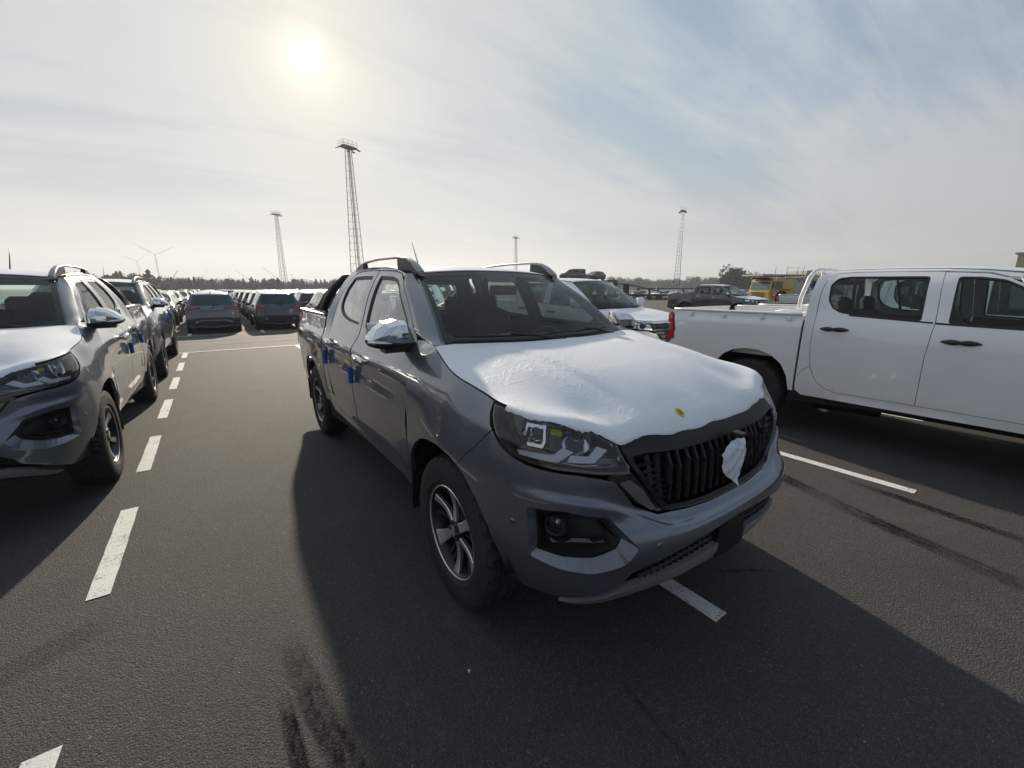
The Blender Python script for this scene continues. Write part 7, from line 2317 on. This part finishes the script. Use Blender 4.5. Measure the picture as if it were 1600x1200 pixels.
# ------------------------------------------------------------------ painted bay lines
dash_lines = []
for ix in range(-4, 1):
    X = -.69 + 2.56 * ix
    dash_lines += [(X - .05, .76, X + .05, 1.885)] + [(X - .05, y, X + .05, min(y + 1.12, 13.38)) for y in [2.82 + 1.92 * k for k in range(0, 6)]]
dash_lines += [(1.87 - .05, .83 + 1.92 * k, 1.87 + .05, 1.95 + 1.92 * k) for k in range(0, 7)]
for (xx, y0) in ((4.43, .62), (7.02, 1.06), (9.6, .8), (12.1, .8), (14.7, .8)):
    for k in range(-0, 6): dash_lines += [(xx - .05, y0 + 1.92 * k, xx + .05, y0 + 1.12 + 1.92 * k)]
marking(dash_lines, 'dashed white bay lines of the first block')
quad_sheet('road_marking', [(-14, 13.36, 12.5, 13.46)], .008, LINE)
bpy.context.view_layer.update()
tag(bpy.data.objects['road_marking.001'] if 'road_marking.001' in bpy.data.objects else bpy.data.objects['road_marking'], 'thin white line across the end of the first block', None, None, 'structure')
l2 = []
for ix in range(-5, 9):
    X = -.86 + 2.54 * ix
    for k in range(0, 16 if -1 <= ix <= 2 else 3): l2.append((X - .06, 20.62 + 1.92 * k, X + .06, 21.74 + 1.92 * k))
marking(l2, 'dashed white bay lines of the second block')
marking([(-16, 20.50, 24, 20.60)], 'white line across the front of the second block')

tyre_mark([(.09, 2.0), (.11, 1.75), (.14, 1.5), (.17, 1.3), (.20, 1.1), (.22, .9)], .13, .006, 'short dark tyre scrub mark near the bottom edge, left of the shadow')
tyre_mark([(.03, 1.7), (.04, 1.45), (.05, 1.2), (.05, 1.0)], .07, .0062, 'thin tyre scrub mark beside the short dark one')
tyre_mark([(4.02, 1.9), (3.86, 1.38), (3.70, .95), (3.58, .55), (3.46, .05), (3.38, -.5)], .19, .006, 'curved tyre mark on the open asphalt right of the bumper')
tyre_mark([(4.26, 1.2), (4.18, .54), (4.11, .03), (4.08, -.6)], .12, .0062, 'faint tyre mark running beside the white pickup')
tyre_mark([(-1.6, 2.05), (-1.2, 2.30), (-.93, 2.42), (-.72, 2.52), (-.5, 2.6)], .20, .006, 'dark tyre smear at the left edge between two dashes', True)
tyre_mark([(1.20, .95), (1.18, .80), (1.155, .68), (1.15, .58), (1.12, .50)], .022, .006, 'thin dark crack in the asphalt in the shadow of the pickup')
tyre_mark([(2.15, 1.12), (2.22, 1.0), (2.36, .92), (2.5, .80)], .02, .0062, 'short crack in the asphalt below the lower grille')
tyre_mark([(-6, 15.6), (0, 15.3), (6, 15.5), (14, 15.2)], .30, .006, 'faint wheel track along the aisle', True)
tyre_mark([(-6, 17.2), (0, 17.0), (6, 17.1), (14, 17.3)], .30, .0062, 'second faint wheel track along the aisle', True)
# ------------------------------------------------------------------ the slate grey pickups
G1 = 'slate grey pickups of the same model'
main_truck = build_landtrek()
main_truck.location = (1.78, 1.73, 0)
tag(main_truck, 'grey pickup in the middle with white film over its whole bonnet and badge', 'pickup truck', G1)
t2 = copy_tree(main_truck); t2.location = (-1.77, 4.72, 0)
tag(t2, 'grey pickup cut by the left edge of the picture, first of the left row', 'pickup truck', G1)
t3 = copy_tree(main_truck); t3.location = (-1.77, 9.98, 0)
tag(t3, 'grey pickup parked directly behind the one at the left edge', 'pickup truck', G1)

# ------------------------------------------------------------------ the plain pickups on the right
G2 = 'work pickups parked on the right'
w1 = build_hilux(PAINT_WHITE, rack=True, film=False); w1.location = (6.13, -.70, 0)
tag(w1, 'white double cab pickup at the right edge with ladder frame behind the cab', 'pickup truck', G2)
w2 = build_hilux(PAINT_WHITE, rack=False, film=True); w2.location = (6.6, 5.2, 0); w2.rotation_euler = (0, 0, .05)
tag(w2, 'white pickup with filmed bonnet facing forward behind the white bed', 'pickup truck', G2)
w4 = copy_tree(w1); w4.location = (8.78, -.62, 0)
tag(w4, 'white pickup with black bed cover on the far side of the ladder frame pickup', 'pickup truck', G2)
b = MB(); b.box((0, 3.4, 1.345), (1.56, 1.62, .035), None, .012); b.build('bed_cover', PLASTIC, w4)
for ch in list(w4.children):
    if ch.name.startswith('headboard_frame'): bpy.data.objects.remove(ch)
w5 = build_hilux(PAINT_DGREY, chrome=True, film=True); w5.location = (23.1, 11.0, 0)
tag(w5, 'dark grey pickup with pale filmed bonnet standing alone across the yard', 'pickup truck', G2)
w6 = copy_tree(w5); w6.location = (22.7, 4.85, 0); repaint(w6, PAINT_SILVER)
tag(w6, 'silver pickup whose bed and red lamp show left of the ladder frame', 'pickup truck', G2)
w7 = copy_tree(w2); w7.location = (6.35, 10.9, 0)
tag(w7, 'white pickup behind the filmed white one, seen through the cab windows', 'pickup truck', G2)

# ------------------------------------------------------------------ car rows of the second block
PR = {}
PR['suv_trim'] = build_car('suv', SUV_ST, near='trim')
PR['suv_near'] = build_car('suv', SUV_ST, near=True)
for k_, s_ in (('suv', SUV_ST), ('hatch', HATCH_ST), ('sedan', SEDAN_ST), ('van', VAN_ST)): PR[k_] = build_car(k_, s_)
for k_, s_ in (('suv', SUV_ST), ('hatch', HATCH_ST), ('sedan', SEDAN_ST)): PR[k_ + '_far'] = build_car(k_, s_, far=True)
PAINTS = [(PAINT_WHITE, 'white', .24), (PAINT_SILVER, 'silver', .20), (PAINT_GREY, 'slate grey', .18), (PAINT_DGREY, 'dark grey', .14), (PAINT_BLACK, 'black', .12), (PAINT_BLUE, 'dark blue', .08), (PAINT_RED, 'red', .02), (PAINT_BEIGE, 'beige', .02)]
KN = {'suv': 'suv', 'hatch': 'hatchback', 'sedan': 'saloon', 'van': 'van'}
ORD = ['first', 'second', 'third', 'fourth', 'fifth', 'sixth', 'seventh', 'eighth', 'ninth', 'tenth', 'eleventh', 'twelfth', 'thirteenth', 'fourteenth', 'fifteenth', 'sixteenth', 'seventeenth', 'eighteenth', 'nineteenth', 'twentieth', 'last', 'last', 'last']
cg = random.Random(21)
GC = 'cars parked in rows in the compound'
place(PR['suv_trim'], .02, 23.6, 0, PAINT_GREY, 'grey suv seen from behind with silver trim round its two exhausts', 'car', GC)
place(PR['suv_near'], 2.50, 24.0, 0, PAINT_BLUE, 'dark blue suv seen from behind, right of the grey suv', 'car', GC)


def pick_paint():
    r = cg.random(); a = 0
    for m, nme, w in PAINTS:
        a += w
        if r < a: return m, nme
    return PAINTS[0][:2]


ncar = 0
LANE = lambda k: .02 + 2.54 * k
for k in range(-5, 22):
    X = LANE(k)
    y = 23.8 + cg.uniform(-.2, .3)
    kind = cg.choice(['suv', 'suv', 'hatch', 'sedan'])
    facing_away = cg.random() < .5
    if k in (0, 1): kind, facing_away = 'suv', True
    if k == -1: kind, facing_away = 'suv', False
    if k in (2, 3): kind, facing_away = 'suv', True
    mat, nm = pick_paint()
    row = 0
    while y < 135:
        if row and row % cg.choice([3, 4, 5, 6]) == 0:
            kind = cg.choice(['suv', 'suv', 'hatch', 'sedan']); mat, nm = pick_paint()
            if y > 45: facing_away = not facing_away
        if cg.random() < .35: mat, nm = pick_paint()
        ratio = X / y
        vis = -.16 < ratio < .30 if y > 34 else -.25 < ratio < .62
        if y > 34 and y < 60 and .3 <= ratio < .5 and k % 2 == 0: vis = True
        skip = (k in (0, 1) and row == 0)
        if vis and not skip and cg.random() > .03:
            L = {'suv': 4.6, 'hatch': 4.08, 'sedan': 4.72}[kind]
            far = y > 56
            m2, n2 = mat, nm
            if k == -1 and row == 0: m2, n2 = PAINT_DGREY, 'dark grey'
            if k == 1 and row < 4: m2, n2 = (PAINT_BLACK, 'black') if row % 2 else (PAINT_DGREY, 'dark grey')
            rz = 0 if facing_away else PI
            # prototypes face -Y (front towards the camera); a car facing away is turned round
            rz = PI if facing_away else 0
            proto = PR[kind + '_far'] if far else PR[kind]
            side = 'left of' if k < 0 else 'right of'
            col = 'the grey suv column' if k else 'behind the grey suv'
            where = ('%s row back, %s' % (ORD[row], col)) if k == 0 else ('%s row back, %s bay %s the grey suv' % (ORD[row], ORD[abs(k) - 1], side))
            place(proto, X + cg.uniform(-.12, .12), y, rz + cg.uniform(-.01, .01), m2, '%s %s, %s' % (n2, KN[kind], where), 'car', GC)
            ncar += 1
        y += 5.35 + cg.uniform(-.1, .35) + (7.0 if row in (7, 14) else 0)
        row += 1
# the two near suvs are seen from the back: their prototypes' rear is at +y, so turn them to face away
for o in bpy.data.objects:
    if o.get('label', '').startswith(('grey suv seen', 'dark blue suv seen')): o.rotation_euler.z = PI

# cars far across the yard on the right
def polar(az, d): return d * math.sin(R(az)), d * math.cos(R(az))
for i in range(26):
    az = 52.5 + i * .95 + cg.uniform(-.2, .2); d = 84 + cg.uniform(-3, 6)
    x, y = polar(az, d)
    kd = cg.choice(['sedan', 'hatch', 'suv']); m_, n_ = pick_paint()
    place(PR[kd + '_far'], x, y, R(-90) - R(az) * 0 + cg.uniform(-.1, .1) + (PI if i % 3 == 0 else 0), m_, '%s %s in the far right row, %s from its left end' % (n_, KN[kd], (ORD + ['very last'] * 9)[i]), 'car', 'cars in the far right row')
    ncar += 1
for p_ in PR.values():                              # prototypes themselves leave the scene
    for o in [p_] + list(p_.children_recursive): bpy.data.objects.remove(o)

# ------------------------------------------------------------------ lorry and carriers
lo = lorry(); lo.location = (44.4, 20.3, -.21); lo.rotation_euler = (0, 0, R(-109.6)); lo.scale = (-1, 1, 1)
tag(lo, 'yellow breakdown lorry with striped deck over its cab and round red emblem', 'lorry')
x, y = polar(51.4, 77); c1 = carrier(True, 11.5, 3.0); c1.location = (x, y, -.27); c1.rotation_euler = (0, 0, -R(51.4))
tag(c1, 'dark empty car carrier trailer with sloping ramp left of the dark pickup', 'trailer', 'car carrier trailers')
x, y = polar(56.0, 88); c2 = carrier(False, 13, 2.0); c2.location = (x, y, -.27); c2.rotation_euler = (0, 0, -R(56.0))
tag(c2, 'low flat car carrier behind the dark pickup, below the right mast', 'trailer', 'car carrier trailers')
x, y = polar(44.5, 74); c3 = carrier(False, 12, 3.25); c3.location = (x, y, -.27); c3.rotation_euler = (0, 0, -R(44.5))
tag(c3, 'tall car carrier holding a dark van on its upper deck', 'trailer', 'car carrier trailers')
vn = build_car('van', VAN_ST); x, y = polar(43.4, 73.6); a_ = R(43.4)
vn.location = (x, y, 2.99); vn.rotation_euler = (0, 0, math.atan2(-math.cos(a_), -math.sin(a_))); repaint(vn, PAINT_DGREY)
tag(vn, 'dark grey van riding on the upper deck above the white pickup roof', 'van')
hb = build_car('hatch', HATCH_ST); x, y = polar(46.3, 74.2); a_ = R(46.3)
hb.location = (x, y, 2.99); hb.rotation_euler = (0, 0, math.atan2(-math.cos(a_), -math.sin(a_)) + .9); repaint(hb, PAINT_BLACK)
tag(hb, 'black hatchback behind the dark van on the upper deck', 'car')

# ------------------------------------------------------------------ masts, turbines, towers, cranes
GM = 'floodlight masts over the yard'
for (d, az, rot, lb) in ((100, 15.7, .35, 'tallest lattice floodlight mast, behind the roof rail of the grey pickup'), (197, 7.38, .2, 'lattice floodlight mast left of the tallest one'), (178, 56.45, .6, 'lattice floodlight mast above the dark pickup on the right'), (250, 35.9, .3, 'small distant floodlight mast above the middle of the pickup roof')):
    m_ = mast(d, az, 30, rot); tag(m_, lb, 'floodlight mast', GM)
GT_ = 'wind turbines on the horizon'
for (d, az, hub, rad, rot, yaw, lb) in ((1640, -4.0, 98, 57, R(62), .1, 'nearest wind turbine, largest, on the left above the treeline'), (2150, -5.5, 102, 62, R(50), .3, 'wind turbine just left of the largest one'), (2800, .15, 104, 60, R(75), .2, 'faint wind turbine between the two left cooling towers'),
                                     (2900, 11.2, 102, 55, R(10), .1, 'faint wind turbine left of the tallest mast'), (2300, 15.0, 104, 58, R(35), .4, 'wind turbine partly hidden behind the tallest mast'), (2150, 45.9, 104, 58, R(3), .3, 'lone wind turbine right of the dark van on the carrier')):
    t_ = turbine(d, az, hub, rad, rot, yaw); tag(t_, lb, 'wind turbine', GT_)
for (d, az, w, h, fl, lb) in ((1500, -6.3, 64, 32, .54, 'widest pale cooling tower, left behind the pines'), (1500, -2.3, 38, 30, .47, 'pale cooling tower right of the largest turbine'), (1700, 1.95, 24, 32, .62, 'narrow flared cooling tower, third from the left'), (1600, 6.2, 44, 29, .50, 'pale cooling tower left of the second mast'), (1500, 9.2, 40, 31, .50, 'pale cooling tower right of the second mast')):
    t_ = cooling(d, az, w, h, fl); tag(t_, lb, 'cooling tower', 'cooling towers on the horizon')
for (d, az, h, ln, lb) in ((1150, -3.3, 40, .45, 'thin leaning crane right of the largest turbine'), (1300, 4.6, 48, -.9, 'thin crane boom leaning left, left of the second mast'), (1300, 7.6, 56, -.9, 'long crane boom leaning left onto the second mast'), (1300, 8.7, 42, -.3, 'short crane boom right of the second mast')):
    t_ = crane(d, az, h, ln); tag(t_, lb, 'crane', 'cranes on the horizon')

# ------------------------------------------------------------------ trees
tg_ = random.Random(9)
PP = [tree_proto('pine', s_, 8, w_) for s_, w_ in ((1, 5.6), (2, 6.6), (3, 4.6), (4, 7.2))]
DP = [tree_proto('leafy', s_, 8, w_) for s_, w_ in ((11, 8.5), (12, 7.5), (13, 9.5), (14, 8.0))]
BIG = tree_proto('leafy', 31, 8, 11.5, 4)


def put_tree(protos, az, d, h, label, group, k=None):
    x, y = polar(az, d)
    p_ = protos[tg_.randrange(len(protos))] if k is None else protos[k]
    c = copy_tree(p_); c.location = (x, y, -.3); s_ = h / 8; c.scale = (s_ * tg_.uniform(.9, 1.15), s_ * tg_.uniform(.9, 1.15), s_); c.rotation_euler = (0, 0, tg_.uniform(0, 6.28))
    return tag(c, label, 'tree', group)


LP = 'dark conifer in the long treeline beyond the car rows'
az = -12.0
while az < 18.5:
    d = 250 + tg_.uniform(-12, 18)
    h = 5.6 + tg_.uniform(-1.0, 1.5) + 1.6 * math.exp(-((az + 6) / 2.2) ** 2) + (1.6 if tg_.random() < .12 else 0)
    put_tree(PP if tg_.random() < .62 else DP, az, d, h, LP, 'conifers of the far treeline')
    az += .20 + tg_.uniform(-.05, .08)
az = 41.5
while az < 48:
    put_tree(PP + DP, az, 290 + tg_.uniform(-15, 25), 6.2 + tg_.uniform(-1, 1.5), 'dark tree low behind the roof of the filmed white pickup', 'treeline behind the filmed white pickup'); az += .55
az = 49.3
while az < 60.8:
    if not 59.2 < az < 59.6:
        put_tree(DP, az, 400 + tg_.uniform(-15, 30), 9.8 + tg_.uniform(-2.0, 2.4), 'pale hazy leafy tree in the row behind the right mast', 'hazy trees behind the right mast')
    az += .34 + tg_.uniform(-.08, .12)
put_tree(DP, 48.4, 250, 8.4, 'darker leafy tree at the left end of the hazy row', None, 0)
put_tree(DP, 48.9, 252, 7.6, 'smaller leafy tree beside the left end of the hazy row', None, 1)
put_tree([BIG], 62.7, 210, 10.0, 'big round dark tree between the dark pickup and the yellow lorry', None, 0)
put_tree(DP, 61.7, 206, 7.0, 'low dark tree leaning against the left of the big round one', None, 3)
put_tree(DP, 63.9, 214, 7.4, 'dark tree against the right side of the big round one', None, 0)
az = 64.6
while az < 80:
    put_tree(DP, az, 330 + tg_.uniform(-15, 25), 10.2 + tg_.uniform(-1.6, 2.0), 'leafy tree in the row behind the yellow lorry', 'trees behind the yellow lorry'); az += .42 + tg_.uniform(-.08, .1)
for p_ in PP + DP + [BIG]:
    for o in [p_] + list(p_.children_recursive): bpy.data.objects.remove(o)
# beige building corner above the roof of the right pickup
b = MB(); x, y = polar(84.0, 120); b.box((0, 0, 3.9), (34, 20, 8.2), None, .1)
bd_ = empty('warehouse', (136.5, 1.0, -.3), 0); b.build('wall', pbr('wall_beige', (.42, .36, .26), .8, vary=.1, vscale=.3), bd_)
b = MB(); b.box((0, 0, 8.1), (34.6, 20.6, .3)); b.build('roof', CONC, bd_)
tag(bd_, 'beige warehouse corner above the roof of the right pickup', 'building')

# small litter on the asphalt in front of the grey pickup
for (px_, py_, s_) in ((.69, 1.29, .012), (.70, .62, .010)):
    b = MB(); b.add([(0, 0, .004), (s_, .003, .012), (s_ * 1.1, s_ * .8, .005), (s_ * .2, s_, .013)], [(0, 1, 2, 3)]); o = b.build('litter_scrap', PAPER); o.location = (px_, py_, 0)
    tag(o, 'tiny pale scrap on the asphalt %s' % ('beside the front wheel' if s_ > .011 else 'near the bottom edge of the picture'), 'litter')

# ------------------------------------------------------------------ hazy air
def haze(dens):
    b = MB(); b.box((200, 1300, 85.35), (5200, 3800, 173.3))
    o = b.build('haze', [])
    m = bpy.data.materials.new('haze'); m.use_nodes = True; N = NT(m.node_tree)
    v = N.add('ShaderNodeVolumePrincipled')
    v.inputs['Color'].default_value = (.86, .92, 1.0, 1)
    v.inputs['Density'].default_value = dens
    v.inputs['Anisotropy'].default_value = 0.3
    out = N.add('ShaderNodeOutputMaterial'); N.nt.links.new(v.outputs[0], out.inputs['Volume'])
    o.data.materials.append(m)
    tag(o, 'pale morning haze over the compound', None, None, 'stuff')
    return o


HAZE_D = .00055
haze(HAZE_D)
